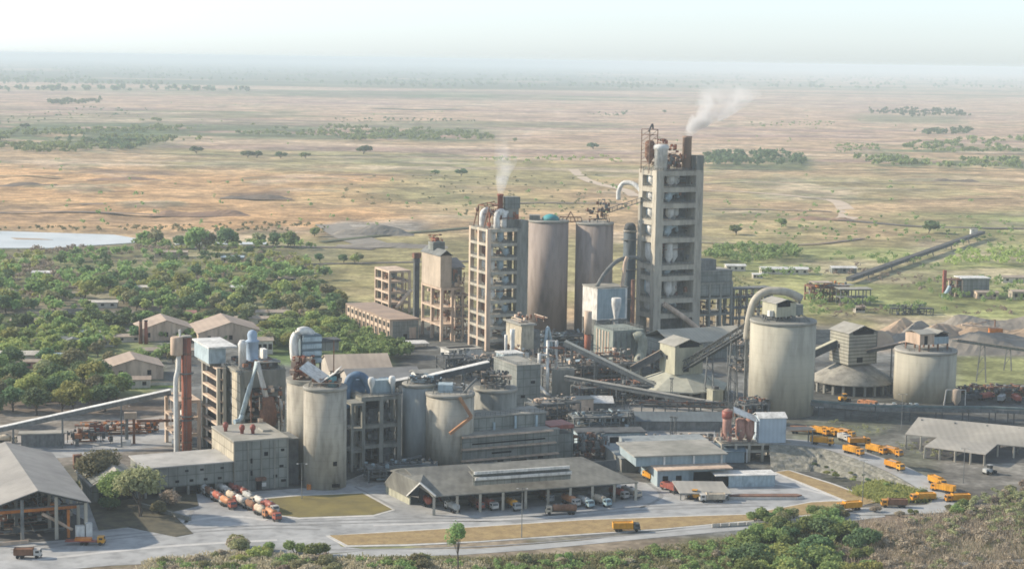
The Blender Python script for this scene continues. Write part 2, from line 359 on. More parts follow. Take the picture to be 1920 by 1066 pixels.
def strip(name, pix, wid, m, z=.08):
    """a track along ground points, wid in metres"""
    P = [G(x, y) for x, y in pix]; P = smooth_curve(P, 6); mb = MB(); o = []; f = []
    for i, p in enumerate(P):
        d = (P[min(i+1, len(P)-1)]-P[max(i-1, 0)]); d.z = 0; d.normalize(); a = Vector((-d.y, d.x, 0))
        w = wid if not isinstance(wid, (list, tuple)) else wid[0]+(wid[1]-wid[0])*i/(len(P)-1)
        for s in (-1, 1): o.append((p.x+a.x*w/2*s, p.y+a.y*w/2*s, z))
    for i in range(len(P)-1): f.append((2*i, 2*i+2, 2*i+3, 2*i+1))
    mb.add(o, f); return setting(name, mb, m)
# pale water of the river bend
M_WATER = mat('silty_pale_water', (.55, .57, .55), (.40, .43, .42), .02, rough=.35)
sheet('river_water', [(-400, 430), (0, 434), (120, 438), (215, 441), (262, 449), (250, 456), (160, 462), (90, 466), (0, 466), (-400, 462)], M_WATER, z=.6, t=.8)
sheet('river_mudbank', [(20, 447), (80, 449), (100, 451), (30, 450)], M_SAND, z=.7, t=.3)
# main yard: pale dusty concrete
sheet('yard', [(-300, 1075), (-300, 868), (90, 862), (200, 905), (300, 925), (420, 925), (560, 915), (660, 905), (735, 895), (900, 925), (1180, 900), (1215, 905), (1440, 880), (1500, 900), (1600, 945), (1560, 960), (1400, 962), (1000, 990), (620, 1002), (640, 1024), (700, 1030), (560, 1042), (200, 1060), (-60, 1085)], M_YARD, z=.06)
sheet('yard_behind', [(-300, 842), (20, 838), (330, 800), (330, 832), (200, 850), (60, 862), (-300, 868)], M_YARD, z=.05)
sheet('concrete_apron', [(-300, 862), (160, 800), (330, 775), (345, 840), (180, 850), (60, 862), (40, 875), (-300, 900)], mat('warm_dust_yard', (.34, .31, .27), (.26, .24, .21), .04), z=.04)
sheet('access_road', [(560, 1045), (700, 1030), (900, 1028), (1100, 1012), (1200, 1000), (1400, 975), (1560, 962), (1650, 955), (1660, 968), (1560, 980), (1400, 992), (1200, 1010), (1000, 1030), (860, 1040)], M_ROAD, z=.08)
sheet('lawn', [(500, 935), (560, 930), (680, 925), (735, 955), (700, 965), (560, 970), (528, 966)], M_GRASS, z=.22, t=.3)
sheet('lawn_kerb', [(494, 934), (560, 928), (684, 923), (741, 956), (700, 968), (560, 973), (524, 968)], M_KERB, z=.15, t=.2)
sheet('dry_grass_verge', [(618, 1004), (700, 1000), (900, 988), (1100, 975), (1300, 968), (1400, 965), (1520, 942), (1560, 940), (1650, 940), (1560, 960), (1400, 976), (1250, 990), (1100, 1000), (900, 1014), (760, 1020), (652, 1022)], M_DRY, z=.24, t=.3)
sheet('verge_kerb', [(611, 1004), (700, 998), (900, 986), (1100, 973), (1300, 966), (1400, 963), (1520, 940), (1560, 937), (1656, 938), (1562, 962), (1400, 978), (1250, 992), (1100, 1002), (900, 1016), (760, 1023), (648, 1025)], M_KERB, z=.16, t=.2)
sheet('ramp_verge', [(1455, 885), (1478, 882), (1560, 908), (1640, 938), (1600, 944), (1530, 915)], M_DRY, z=.25, t=.3)
sheet('ramp_verge_kerb', [(1450, 885), (1478, 880), (1562, 906), (1648, 938), (1600, 947), (1527, 917)], M_KERB, z=.17, t=.2)
sheet('tree_bed', [(95, 880), (150, 868), (300, 915), (368, 925), (372, 948), (320, 960), (362, 1000), (330, 1006), (240, 988), (185, 994), (165, 940)], mat('dark_leaf_litter_soil', (.12, .11, .075), (.06, .06, .045), .25), z=.2, t=.3)  # dark brown-green soil around the trees
sheet('works_floor', [(1130, 800), (1340, 800), (1345, 862), (1200, 850), (1110, 840)], M_YARD, z=.05)
M_PALEDUST = mat('pale_settled_dust', (.38, .37, .34), (.20, .20, .19), .12, grime=.5)
sheet('dusty_ground_patch', [(1100, 752), (1180, 746), (1260, 756), (1345, 770), (1350, 782), (1240, 776), (1130, 770)], M_PALEDUST, z=.07)
sheet('dusty_ground_patch', [(1180, 797), (1260, 792), (1335, 798), (1340, 812), (1280, 816), (1200, 808)], M_PALEDUST, z=.07)
sheet('dusty_ground_patch', [(1060, 738), (1130, 732), (1150, 742), (1090, 752)], M_PALEDUST, z=.09)
sheet('dusty_ground_patch', [(1520, 752), (1680, 756), (1700, 764), (1530, 764)], M_PALEDUST, z=.07)
sheet('dusty_ground_patch', [(640, 905), (700, 880), (760, 876), (745, 895), (690, 915)], M_PALEDUST, z=.09)
# tracks on the plain
M_TRACK = mat('dirt_track', (.55, .45, .34), (.42, .34, .26), .02)
strip('dirt_track_bend', [(1330, 357), (1420, 362), (1530, 372), (1568, 378), (1585, 392), (1590, 408), (1560, 412)], [7, 24], M_TRACK, .35)
strip('dirt_track_hill', [(1075, 318), (1095, 335), (1130, 347), (1170, 356), (1190, 368)], 14, M_TRACK, .35)
strip('railway_embankment', [(1500, 408), (1600, 415), (1720, 425), (1850, 428), (2100, 432)], 12, mat('dark_track_bed', (.14, .12, .10), (.09, .08, .07), .05), .6)
strip('field_road', [(280, 470), (450, 463), (620, 464), (700, 468)], 12, mat('dark_track_bed', (0, 0, 0)), .4)
strip('field_path', [(560, 496), (760, 492), (880, 490)], 8, mat('dark_track_bed', (0, 0, 0)), .4)
strip('haul_road', [(620, 420), (660, 445), (720, 465)], 30, M_MUD, .5)

for k_, P_ in enumerate(([(325, 455), (392, 454), (395, 458), (330, 459)], [(398, 450), (425, 449), (430, 459), (402, 460)], [(448, 455), (500, 455), (500, 459), (450, 459)])): sheet('river_water', P_, M_WATER, z=.6, t=.8)
M_TYRE = mat('tyre_darkened_concrete', (.28, .285, .28), (.20, .205, .20), .3); M_SPILL = mat('pale_cement_dust', (.50, .50, .48), (.40, .40, .385), .25)
for k_, (P_, w_, m_) in enumerate((([(20, 1030), (250, 1000), (480, 985), (640, 985)], 1.1, M_TYRE), ([(20, 1036), (250, 1006), (480, 991), (600, 992)], 1.0, M_TYRE), ([(540, 978), (760, 972), (1000, 968), (1200, 950), (1420, 942)], 1.2, M_TYRE), ([(560, 983), (760, 978), (1000, 974), (1200, 956), (1440, 948)], 1.0, M_TYRE), ([(740, 950), (700, 930), (665, 912)], 1.2, M_TYRE), ([(330, 1000), (360, 960), (350, 930)], 1.2, M_TYRE), ([(430, 1028), (620, 1030), (900, 1024), (1180, 1003), (1400, 984)], 1.0, M_TYRE), ([(1215, 905), (1240, 930), (1200, 952)], 1.4, M_TYRE), ([(700, 985), (900, 976), (1100, 962)], 2.2, M_SPILL), ([(300, 985), (420, 968), (500, 975)], 2.6, M_SPILL), ([(1440, 905), (1500, 915), (1560, 930)], 2.0, M_SPILL), ([(60, 1050), (300, 1025), (520, 1012)], 2.4, M_SPILL))): strip('tyre_marks', P_, w_, m_, .11)

M_HEDGE = mat('dark_hedge_line', (.10, .12, .06), (.06, .07, .04), .05); M_DITCH = mat('dusky_furrow', (.20, .15, .12), (.13, .11, .09), .04)
for k_, (P_, w_, m_) in enumerate((([(230, 287), (420, 291), (700, 293), (1130, 296)], 9, M_HEDGE), ([(-100, 330), (60, 331), (110, 333)], 9, M_HEDGE), ([(560, 330), (700, 328), (860, 330)], 8, M_DITCH), ([(1330, 318), (1700, 320), (2000, 322)], 9, M_HEDGE), ([(1320, 346), (1480, 342), (1900, 350)], 6, M_DITCH), ([(930, 384), (1010, 381), (1180, 383)], 10, M_DITCH), ([(1330, 392), (1480, 395), (1560, 398)], 8, M_DITCH), ([(600, 455), (740, 440), (880, 428)], 9, M_HEDGE), ([(700, 203), (780, 206), (860, 205)], 60, M_HEDGE), ([(1290, 455), (1500, 460), (1620, 448)], 6, M_DITCH), ([(150, 384), (260, 382), (330, 385)], 12, M_DITCH), ([(-60, 402), (120, 398), (300, 404)], 10, M_DITCH), ([(1900, 372), (1700, 375), (1500, 372)], 5, M_HEDGE))): strip('field_boundary', P_, w_, m_, .9)
# ---------------------------------------------------------------- helpers for buildings
def blk(px, py, pl, pr, pt, z=0):
    p = G(px, py, z); return p, run(p, U, pr), run(p, V, pl), ztop(p, pt)-z
def part(name, m, t, *boxes, label=None):
    mb = MB()
    for b in boxes: mb.box(*b)
    return link(name, mb, m, t, label=label)
def wins(t, face, lst, m=None, name='window', d=.12):
    for (u0, z0, u1, z1) in lst:
        if face == 'f': part(name, m or M_GLASS, t, (u0, -d, z0, u1, .3, z1))
        else: part(name, m or M_GLASS, t, (-d, u0, z0, .3, u1, z1))
def frame(t, a, b, zs, nu, nv, cs, m, bh=.9, fm=None, cols=None, solid=.35, interior=False):
    """storeys of columns and slabs; x along the front, y going back"""
    cu, cv = cs if isinstance(cs, tuple) else (cs, cs)
    for i in range(nu+1):
        for j in range(nv+1):
            if not interior and 0 < i < nu and 0 < j < nv: continue
            x = (a-cu)*i/nu; y = (b-cv)*j/nv
            part('column', m, t, (x, y, 0, x+cu, y+cv, zs[-1]+.02))
    for z in zs[1:] if zs[0] == 0 else zs:
        e = .05
        part('floor_slab', fm or m, t, (e, e, z-solid, a-e, b-e, z+.01), (e, e, z-bh, a-e, e+cv*.6, z), (e, b-e-cv*.6, z-bh, a-e, b-e, z), (e, e+cv*.6, z-bh, e+cu*.6, b-e-cv*.6, z-.003), (a-e-cu*.6, e+cv*.6, z-bh, a-e, b-e-cv*.6, z-.003))
def rail(t, x0, y0, x1, y1, z, m=None, h=1.3, sides='flbr'):
    mb = MB(); w = .12
    for zz in (z+h*.5, z+h):
        if 'f' in sides: mb.beam((x0, y0, zz), (x1, y0, zz), w)
        if 'b' in sides: mb.beam((x0, y1, zz), (x1, y1, zz), w)
        if 'l' in sides: mb.beam((x0, y0, zz), (x0, y1, zz), w)
        if 'r' in sides: mb.beam((x1, y0, zz), (x1, y1, zz), w)
    n = max(2, int((x1-x0)/2)); k = max(2, int((y1-y0)/2))
    for i in range(n+1):
        for y in ((y0,) if 'f' in sides else ())+((y1,) if 'b' in sides else ()): mb.beam((x0+(x1-x0)*i/n, y, z), (x0+(x1-x0)*i/n, y, z+h), w)
    for i in range(k+1):
        for x in ((x0,) if 'l' in sides else ())+((x1,) if 'r' in sides else ()): mb.beam((x, y0+(y1-y0)*i/k, z), (x, y0+(y1-y0)*i/k, z+h), w)
    return link('railing', mb, m or M_GSTEEL, t)
def cyclone(t, x, y, z, r, h, m=None):
    mb = MB(); mb.sm = True
    mb.lathe(x, y, [(r*.3, z), (r*.35, z+h*.06), (r, z+h*.3), (r, z+h*.9), (r*.75, z+h*.97), (r*.35, z+h)], 16)
    return link('cyclone', mb, m or M_WHITE, t)
def duct(t, pts, r, m, name='duct', n=5):
    mb = MB(); mb.sm = True; mb.tube(smooth_curve(pts, n), r, 10); return link(name, mb, m, t)
def clutter(t, box, n, seed, mats, big=3.0, names=('pipework', 'machinery', 'vessel')):
    """plant equipment: runs of pipe, casings and vessels inside a box"""
    r = random.Random(seed); x0, y0, z0, x1, y1, z1 = box
    def rp(): return (r.uniform(x0, x1), r.uniform(y0, y1), r.uniform(z0, z1))
    for gi, m in enumerate(mats):
        mb = MB(); m2 = mats[(gi+1) % len(mats)]
        for i in range(n):
            p = list(rp()); q = list(p); k = r.randrange(3)
            if k == 2: q[2] = r.uniform(z0, z1)
            elif k == 1: q[1] = r.uniform(y0, y1)
            else: q[0] = r.uniform(x0, x1)
            if (Vector(q)-Vector(p)).length > 1.0: mb.beam(p, q, r.uniform(.2, .5))
            p = rp(); w = r.uniform(.25, .6)*big; hh = min(r.uniform(.3, .8)*big, max(.4, z1-p[2]))
            if i % 4 == 1: link(names[1], MB().rbox(p[0], p[1], p[2], w, w*r.uniform(.6, 1.5), hh), m2, t)
            elif i % 4 == 3: mb.rbox(p[0], p[1], p[2], w, w*r.uniform(.6, 1.5), hh)
            elif i % 4 == 0: link(names[2], MB().cyl(p[0], p[1], p[2], p[2]+hh, w*.45, n=12), m, t, smooth=True)
        link(names[0], mb, m, t)
def silo(name, label, px, pyb, half, pt, m, group=None, z0=0, ring=True, cat='silo', rimz=1.2):
    """px, pyb: pixel of the nearest ground point; half: half-width in pixels"""
    q = G(px, pyb, z0); sc = 1/((proj(q+Vector((1, 0, 0)))[0]-proj(q)[0])); r = half*sc
    c = Vector((q.x, q.y+r, z0)); r = half/((proj(c+Vector((1, 0, 0)))[0]-proj(c)[0])); c.y = q.y+r; h = ztop((c.x, c.y-r), pt)-z0
    t = thing(name, label, cat, c, 0, group)
    mb = MB(); mb.sm = True; mb.cyl(0, 0, 0, h-rimz, r, n=64); link('shell', mb, m, t)
    mb = MB(); mb.sm = True; mb.lathe(0, 0, [(r+.25, h-rimz+.01), (r+.25, h-.3), (r+.05, h)], 64); link('roof_rim', mb, M_DUST, t)
    return t, r, h, c
def ladder(t, x, y, z0, z1, m=None):
    mb = MB()
    for s in (-.4, .4): mb.beam((x+s, y, z0), (x+s, y, z1), .12)
    k = int((z1-z0)/1.2)
    for i in range(k): mb.beam((x-.4, y, z0+i*1.2+.6), (x+.4, y, z0+i*1.2+.6), .09)
    return link('ladder', mb, m or M_GSTEEL, t)
def gallery(name, label, pa, za, pb, zb, w, h, mroof, mside, legs=(), cat='conveyor', group=None, open_=False, legw=.5):
    """covered belt between ground points pa, pb with its floor at za, zb"""
    a = Vector((pa[0], pa[1], za)); b = Vector((pb[0], pb[1], zb)); t = thing(name, label, cat, (a.x, a.y, 0), 0, group)
    d = (b-a).normalized(); s = d.cross(Vector((0, 0, 1))).normalized(); up = s.cross(d).normalized()
    def W(p): return p
    mb = MB(); mb.beam(a+up*.15, b+up*.15, w, .3)
    if open_:
        n = max(3, int((b-a).length/4))
        for k in (-1, 1):
            o = s*w/2*k
            mb.beam(a+o+up*h, b+o+up*h, .3); mb.beam(a+o, b+o, .3)
            for i in range(n):
                p = a+(b-a)*i/n+o; q = a+(b-a)*(i+1)/n+o
                mb.beam(p, p+up*h, .22); mb.beam(p, q+up*h, .2)
        link('truss', mb, mside, t, world=True)
        m2 = MB(); m2.beam(a+up*(h*.45), b+up*(h*.45), w*.55, .35); link('belt', m2, mroof, t, world=True)
        m2 = MB(); m2.beam(a+up*(h+.2), b+up*(h+.2), w*.8, .2); link('roof_sheet', m2, mroof, t, world=True)
    else:
        mb.beam(a+up*h*.5, b+up*h*.5, w, h*.8); link('gallery_casing', mb, mside, t, world=True)
        m2 = MB(); m2.beam(a+up*(h*.95), b+up*(h*.95), w+.5, .25); link('gallery_roof', m2, mroof, t, world=True)
    for f in legs:
        p = a+(b-a)*f; mb = MB(); wd = w*.5+.9*(p.z/14)
        for k in (-1, 1):
            mb.beam((p.x+s.x*wd*k, p.y+s.y*wd*k, 0), p+s*w*.4*k, legw)
        nn = max(1, int(p.z/5))
        for i in range(nn):
            z = p.z*(i+.5)/nn; ww = wd+(w*.4-wd)*z/max(p.z, .1); z2 = p.z*min(1, (i+1.3)/nn); w2 = wd+(w*.4-wd)*z2/max(p.z, .1)
            mb.beam((p.x-s.x*ww, p.y-s.y*ww, z), (p.x+s.x*w2, p.y+s.y*w2, z2), legw*.5)
        link('trestle', mb, M_GSTEEL, t, world=True)
    return t
def gable(t, x0, x1, y0, y1, ze, zr, m, ax='x', ov=.6, th=.25, name='roof'):
    """ridge along ax"""
    mb = MB()
    if ax == 'x':
        ym = (y0+y1)/2
        mb.slab([(x0-ov, y0-ov, ze), (x1+ov, y0-ov, ze), (x1+ov, ym, zr), (x0-ov, ym, zr)], th)
        mb.slab([(x0-ov, ym+.004, zr), (x1+ov, ym+.004, zr), (x1+ov, y1+ov, ze), (x0-ov, y1+ov, ze)], th)
    else:
        xm = (x0+x1)/2
        mb.slab([(x0-ov, y0-ov, ze), (xm, y0-ov, zr), (xm, y1+ov, zr), (x0-ov, y1+ov, ze)], th)
        mb.slab([(xm+.004, y0-ov, zr), (x1+ov, y0-ov, ze), (x1+ov, y1+ov, ze), (xm+.004, y1+ov, zr)], th)
    return link(name, mb, m, t)
def gwall(t, x0, x1, y0, y1, z0, ze, zr, m, ax='x', name='wall'):
    mb = MB()
    if ax == 'x':
        ym = (y0+y1)/2; P = [(y0, z0), (y1, z0), (y1, ze), (ym, zr), (y0, ze)]
        mb.add([(x0, a, b) for a, b in P]+[(x1, a, b) for a, b in P], [(4, 3, 2, 1, 0), (5, 6, 7, 8, 9)]+[(i, (i+1) % 5, (i+1) % 5+5, i+5) for i in range(5)])
    else:
        xm = (x0+x1)/2; P = [(x0, z0), (x1, z0), (x1, ze), (xm, zr), (x0, ze)]
        mb.add([(a, y0, b) for a, b in P]+[(a, y1, b) for a, b in P], [(0, 1, 2, 3, 4), (9, 8, 7, 6, 5)]+[(i, i+5, (i+1) % 5+5, (i+1) % 5) for i in range(5)])
    return link(name, mb, m, t)
def roof_house(t, x0, y0, z0, x1, y1, h, rise, mw, mr, ax='x'):
    gwall(t, x0, x1, y0, y1, z0, z0+h, z0+h+rise-.3, mw, ax, 'house_wall'); gable(t, x0, x1, y0, y1, z0+h, z0+h+rise, mr, ax, name='house_roof')

# ================================================================ PREHEATER TOWER (tall)
p, a, b, h = blk(1224, 632, 1191, 1311, 320)
t = thing('preheater_tower', 'tallest concrete preheater tower, pale left side, smoking stack on its right', 'tower', p)
TP, TA, TB, THt = p, a, b, h
rows = [320, 351, 381, 413, 446, 497, 518, 560, 588]
zs = [0]+sorted(ztop(p, r) for r in rows)
frame(t, a, b, zs, 1, 1, (4.6, 4.4), M_CON, 3.0, solid=.5)
part('stair_core', M_CON, t, (a-4.7, 4.5, 0, a-.03, 13, h+8))
part('lift_shaft', M_CON2, t, (a-4.6, .1, h+.02, a-.1, 4.5, h+8))
part('stair_core', M_CON2, t, (a*.55, b-9, 0, a*.55+5, b-4.6, h))
for z in zs[1:]: rail(t, .3, .3, a-.3, b-.3, z+.01, sides='fl')
for k, z in enumerate(zs[1:-1]):
    hh = zs[k+2]-z
    cyclone(t, 6.2, 7+(k % 2), z+.1, 2.7, hh*.8); cyclone(t, 10.5+(k % 2)*1.3, 5.5, z+.1, 2.4, hh*.78, M_WHITE if k % 2 else M_PBLUE)
    if k % 2: cyclone(t, 16, 8, z+.1, 2.6, hh*.75, M_WHITE)
    else: duct(t, [(8, 4, z+hh*.2), (12, 5, z+hh*.5), (16, 6, z+hh*.6), (18, 8, z+hh*.3)], 1.1, M_PBLUE)
    cyclone(t, 4.5, b*.55, z+.1, 3.0, hh*.8, M_WHITE); cyclone(t, 5, b*.8, z+.1, 2.5, hh*.75, M_PBLUE if k % 3 else M_WHITE)
    clutter(t, (5, 2.5, z+.1, a-5, b-4, z+hh*.8), 5, 50+k, [M_GSTEEL, M_RUST] if k % 2 else [M_RUST, M_STEEL], 4)
    part('inner_wall', M_CON2 if k % 2 else M_GSTEEL, t, (4.7, b*.42+3, z+.02, a*.62 if k % 3 else a*.8, b*.42+3.3, z+hh*.66))
mb = MB(); mb.sm = True; mb.lathe(5.2, 5, [(3.6, h), (3.6, h+11), (4.3, h+11.5), (4.3, h+13), (3.4, h+14)], 24); link('top_cyclone', mb, M_WHITE, t)
clutter(t, (3, 3, h+13.8, 8.5, 8, h+17), 5, 91, [M_RUST, M_STACK], 2.5)
mb = MB()
for x in (-1, 4):
    for y in (b-13, b-4):
        mb.beam((x, y, h-2), (x, y, h+22), .4)
for z in (h+4, h+9, h+14, h+19, h+22):
    mb.beam((-1, b-13, z), (4, b-13, z), .3); mb.beam((-1, b-4, z), (4, b-4, z), .3); mb.beam((-1, b-13, z), (-1, b-4, z), .3); mb.beam((4, b-13, z), (4, b-4, z), .3)
    mb.beam((-1, b-13, z-4), (4, b-13, z), .2); mb.beam((-1, b-4, z-4), (-1, b-13, z), .2)
link('hoist_frame', mb, mat('browned_steel', (.24, .17, .13), (.14, .10, .08), .3), t)
mb = MB(); mb.tube(smooth_curve([(-1.6, b-13, h+21), (1, b-11, h+24), (4, b-7, h+24.5), (6, b-4, h+22)], 5), .5, 6); link('hoist_hood', mb, M_STEEL, t)
cyclone(t, 2, b-8, h+3, 2.6, 13, M_RUST)
mb = MB(); mb.sm = True; mb.lathe(a-7.5, 6, [(2.6, h), (2.5, h+17.2), (2.7, h+17.3), (2.7, h+18.4), (2.2, h+18.5)], 20); link('exhaust_stack', mb, mat('dusty_brown_stack', (.30, .22, .17), (.2, .14, .11), .2, streak=1), t); STK = (p+U*(a-7.5)+V*6, h+18.5)
clutter(t, (9, 2, h+.2, a-10, 9, h+9), 10, 97, [M_RUST, M_GSTEEL], 3.5); clutter(t, (11, 3, h+7, 15, 7, h+14), 5, 98, [M_RUST, M_STACK], 3)
rail(t, .3, .3, a-5, b-.3, h)
duct(t, [(2, b-2, h-14), (-1, b+3, h-9), (-5, b+8, h-8.5), (-7, b+10, h-13), (-7, b+10, h-18)], 1.3, M_WHITE, 'bypass_duct')
duct(t, [(a*.2, -.6, ztop(p, 570)), (a*.6, -2.5, ztop(p, 596)), (a*.93, -6, ztop(p, 624))], 1.5, M_CREAM, 'inclined_duct')
part('light_block_screen', M_GSTEEL, t, (4.7, b-9.6, 2, a-4.8, b-9.2, h-3)); clutter(t, (4, 8, h+.2, a-6, b-3, h+8), 18, 99, [M_RUST, M_GSTEEL, M_CREAM], 3.5)  # rear screen added to stop light passing through the tower bays
# annexe right of the tower
q = p+U*(a+.3)+V*3
t = thing('tower_annexe', 'grey concrete annexe on the right flank of the tallest tower', 'building', q)
aa = run(q, U, 1372); hh = ztop(q, 503)
frame(t, aa, 16, [0, hh*.3, hh*.55, hh*.78], 3, 2, 1.2, M_CON2, 1.2)
part('upper_wall', M_WALLG, t, (.5, .5, hh*.57, aa-.5, 15, hh*.95)); part('penthouse', M_GSTEEL, t, (1, 2, hh*.95+.01, aa*.55, 10, hh*1.12)); part('roof', M_DUST, t, (-.3, -.3, hh*.95+.01, aa*.55-4+aa*.45, -0.1, hh*.95+.4), (aa*.56, 0, hh*.95+.02, aa, 15, hh*.95+.35))
clutter(t, (1, 1, 1, aa-1, 12, hh*.5), 12, 31, [M_GSTEEL, M_RUST, M_STEEL], 4)
t = thing('pipe_rack', 'rusty steel pipe rack between the tallest tower and the large front silo', 'pipe rack', q+U*(aa+2)+V*2)
frame(t, 26, 9, [0, 7, 13, 19, 24], 6, 1, .6, M_GSTEEL, .5); clutter(t, (0, 0, 3, 26, 9, 24), 22, 33, [M_RUST, M_GSTEEL], 2.2)
# ================================================================ SECOND TOWER
p, a, b, h = blk(911, 658, 877, 974, 430)
t = thing('kiln_tower', 'shorter concrete frame tower left of the brown silos, sunlit cream bays on its left side', 'tower', p)
rows = [430, 457, 483.5, 510, 537, 564, 590, 613, 636]
zs = [0]+sorted(ztop(p, r) for r in rows)
for i in range(2):
    for j in range(3):
        x = (a-2.2)*i; y = (b-2.0)*j/2; part('column', M_CREAM if i == 0 else M_CON2, t, (x, y, 0, x+2.2, y+2.0, h+.02))  # left columns coloured cream as sunlit, right ones grey as shaded
for z in zs[1:]:
    part('floor_slab', M_CON, t, (.05, .05, z-1.6, a-.05, 1.4, z), (.05, b-1.4, z-1.6, a-.05, b-.05, z), (.05, 1.4, z-1.4, 1.4, b-1.4, z-.003), (a-1.4, 1.4, z-1.4, a-.05, b-1.4, z-.003), (1, 1, z-.5, a-1, b-1, z-.01))
    rail(t, .2, .2, a-.2, b-.2, z+.01, sides='fl')
for k, z in enumerate(zs[1:-1]):
    hh = zs[k+2]-z
    if k % 2: cyclone(t, 4.6, 4.2, z+.1, 1.9, hh*.8); cyclone(t, a*.5, 5, z+.1, 1.9, hh*.8, M_PBLUE)
    else: duct(t, [(4.2, 3.5, z+.2), (4.5, 3.6, z+hh*.7), (9, 4, z+hh*.75), (a*.75, 5, z+hh*.2)], .9, M_WHITE); cyclone(t, a*.65, 4.5, z+.1, 1.8, hh*.6, M_PBLUE)
    clutter(t, (2.5, 2, z+.1, a-2.5, b-2, z+hh*.75), 5, 70+k, [M_GSTEEL, M_RUST], 3)
    cyclone(t, 3.6, b*.45, z+.1, 1.8, hh*.75, M_WHITE if k % 2 else M_RUST)
for (x, y, r) in ((3, b*.55, 2.4), (7, 4, 2.3), (11.5, 5.5, 2.3)):
    duct(t, [(x, y, h), (x, y, h+5), (x+1, y+1, h+7.5), (x+3.6, y+2, h+8.5), (x+5.5, y+2.5, h+6)], r*.75, M_WHITE, 'riser_duct')
clutter(t, (1, 1, h+.2, a-1, b-3, h+9), 12, 77, [M_RUST, M_STACK], 3.2); clutter(t, (2, b*.4, h+6, a-4, b-3, h+12), 9, 78, [M_RUST, M_CREAM], 3)
mb = MB()
for y in (b*.3, b-3):
    mb.beam((1.2, y, h), (4, y, h+11), .5); mb.beam((4, y, h+11), (a-6, y, h+12.5), .5); mb.beam((4, y, h), (4, y, h+11), .4); mb.beam((9, y, h), (9, y, h+12), .4)
mb.beam((4, b*.3, h+11), (4, b-3, h+11), .5); mb.beam((9, b*.3, h+12), (9, b-3, h+12), .5); link('rust_gantry', mb, M_RUST, t)
part('roof_cabin', M_WALLG, t, (a-7, 5, h+10, a+1.5, 11, h+16)); part('cabin_stand', M_CON2, t, (a-6.5, 5.5, h, a+1, 10.5, h+10))
mb = MB(); mb.sm = True; mb.lathe(a-9, 7, [(1.5, h), (1.4, h+16.5), (1.7, h+16.6), (1.7, h+17.6)], 16); link('roof_stack', mb, M_STACK, t); STK2 = (p+U*(a-9)+V*7, h+17.6)
part('stair_core', M_CON2, t, (a+.05, 1, 0, a+4.6, 9, h+4)); T2P, T2a = p, a
# brown silos
for i, (px, half, pt, lb) in enumerate(((1026, 37, 415, 'tall dusty brown concrete silo with a teal cap beside the kiln tower'), (1112.5, 35, 419, 'tall dusty brown concrete silo with rusty machinery on top'))):
    t, r, h, c = silo('raw_meal_silo', lb, px, 626, half, pt, M_BROWNSILO, 'brown raw meal silos')
    rail(t, -r*.68, -r*.68, r*.68, r*.68, h)
    if i == 0:
        mb = MB(); mb.sm = True; mb.lathe(1, -2, [(5, h-.5), (4.6, h+1.5), (2.8, h+2.8), (.6, h+3.4)], 20); link('teal_cap', mb, M_TEAL, t)
        part('roof_cabin', M_CON2, t, (-r*.98, -4, h, -r*.45, 3, h+2.6))
    else: clutter(t, (-6, -6, h, 8, 4, h+8), 12, 41, [M_RUST, M_STEEL], 3); clutter(t, (1, -3, h+5, 8, 4, h+13), 7, 42, [M_RUST, M_GSTEEL], 3)
    S1 = (c, r, h)
t = thing('silo_bridge', 'rusty steel bridge linking the tops of the two brown silos', 'bridge', (c.x-r-9, c.y, h), 0)
mb = MB()
for y in (-1.5, 1.5):
    mb.beam((0, y, 0), (12, y, 0), .4); mb.beam((0, y, 2.4), (12, y, 2.4), .3); mb.beam((3, y, 0), (6, y, 5.5), .4); mb.beam((6, y, 5.5), (9, y, 0), .4)
    for k in range(7): mb.beam((k*2, y, 0), (k*2, y, 2.4), .2)
link('walkway', mb, M_RUST, t)
mb = MB(); mb.beam((4, 0, -h), (4, 0, 0), 1.6); link('support_column', mb, M_CREAM, t)
mb = MB(); 
t = thing('conveyor_bridge', 'steel bridge with pipes from the second brown silo to the tallest tower', 'bridge', (c.x+r*.4, c.y, h+4), 0)
e = TP+V*(TB*.8)-Vector((c.x+r*.4, c.y, 0)); e = (e.x, e.y, 8)
mb.beam((0, 0, 0), e, 2.4, .4); mb.beam((0, 0, 2.4), (e[0], e[1], 10.4), 2.6, .3)
for k in range(9): f = k/8; mb.beam((e[0]*f, e[1]*f, 8*f), (e[0]*f, e[1]*f, 8*f+2.4), .3)
link('truss', mb, M_GSTEEL, t)
# dark conditioning tower
t, r, h, c = silo('cooling_tower_vessel', 'dark blue grey steel vessel close left of the tallest tower', 1178, 616, 12, 432, mat('dark_blue_grey_steel', (.12, .15, .17), (.07, .09, .10), .2, streak=1), cat='vessel')
mb = MB(); mb.sm = True; mb.lathe(0, 0, [(r, h+.01), (r*.8, h+3), (r*.4, h+4)], 24); link('dome', mb, M_STEEL, t)
for z in (h*.3, h*.6, h*.9):
    mb = MB(); mb.lathe(0, 0, [(r+1.2, z), (r+1.2, z+.3)], 24); link('walkway_ring', mb, M_GSTEEL, t)
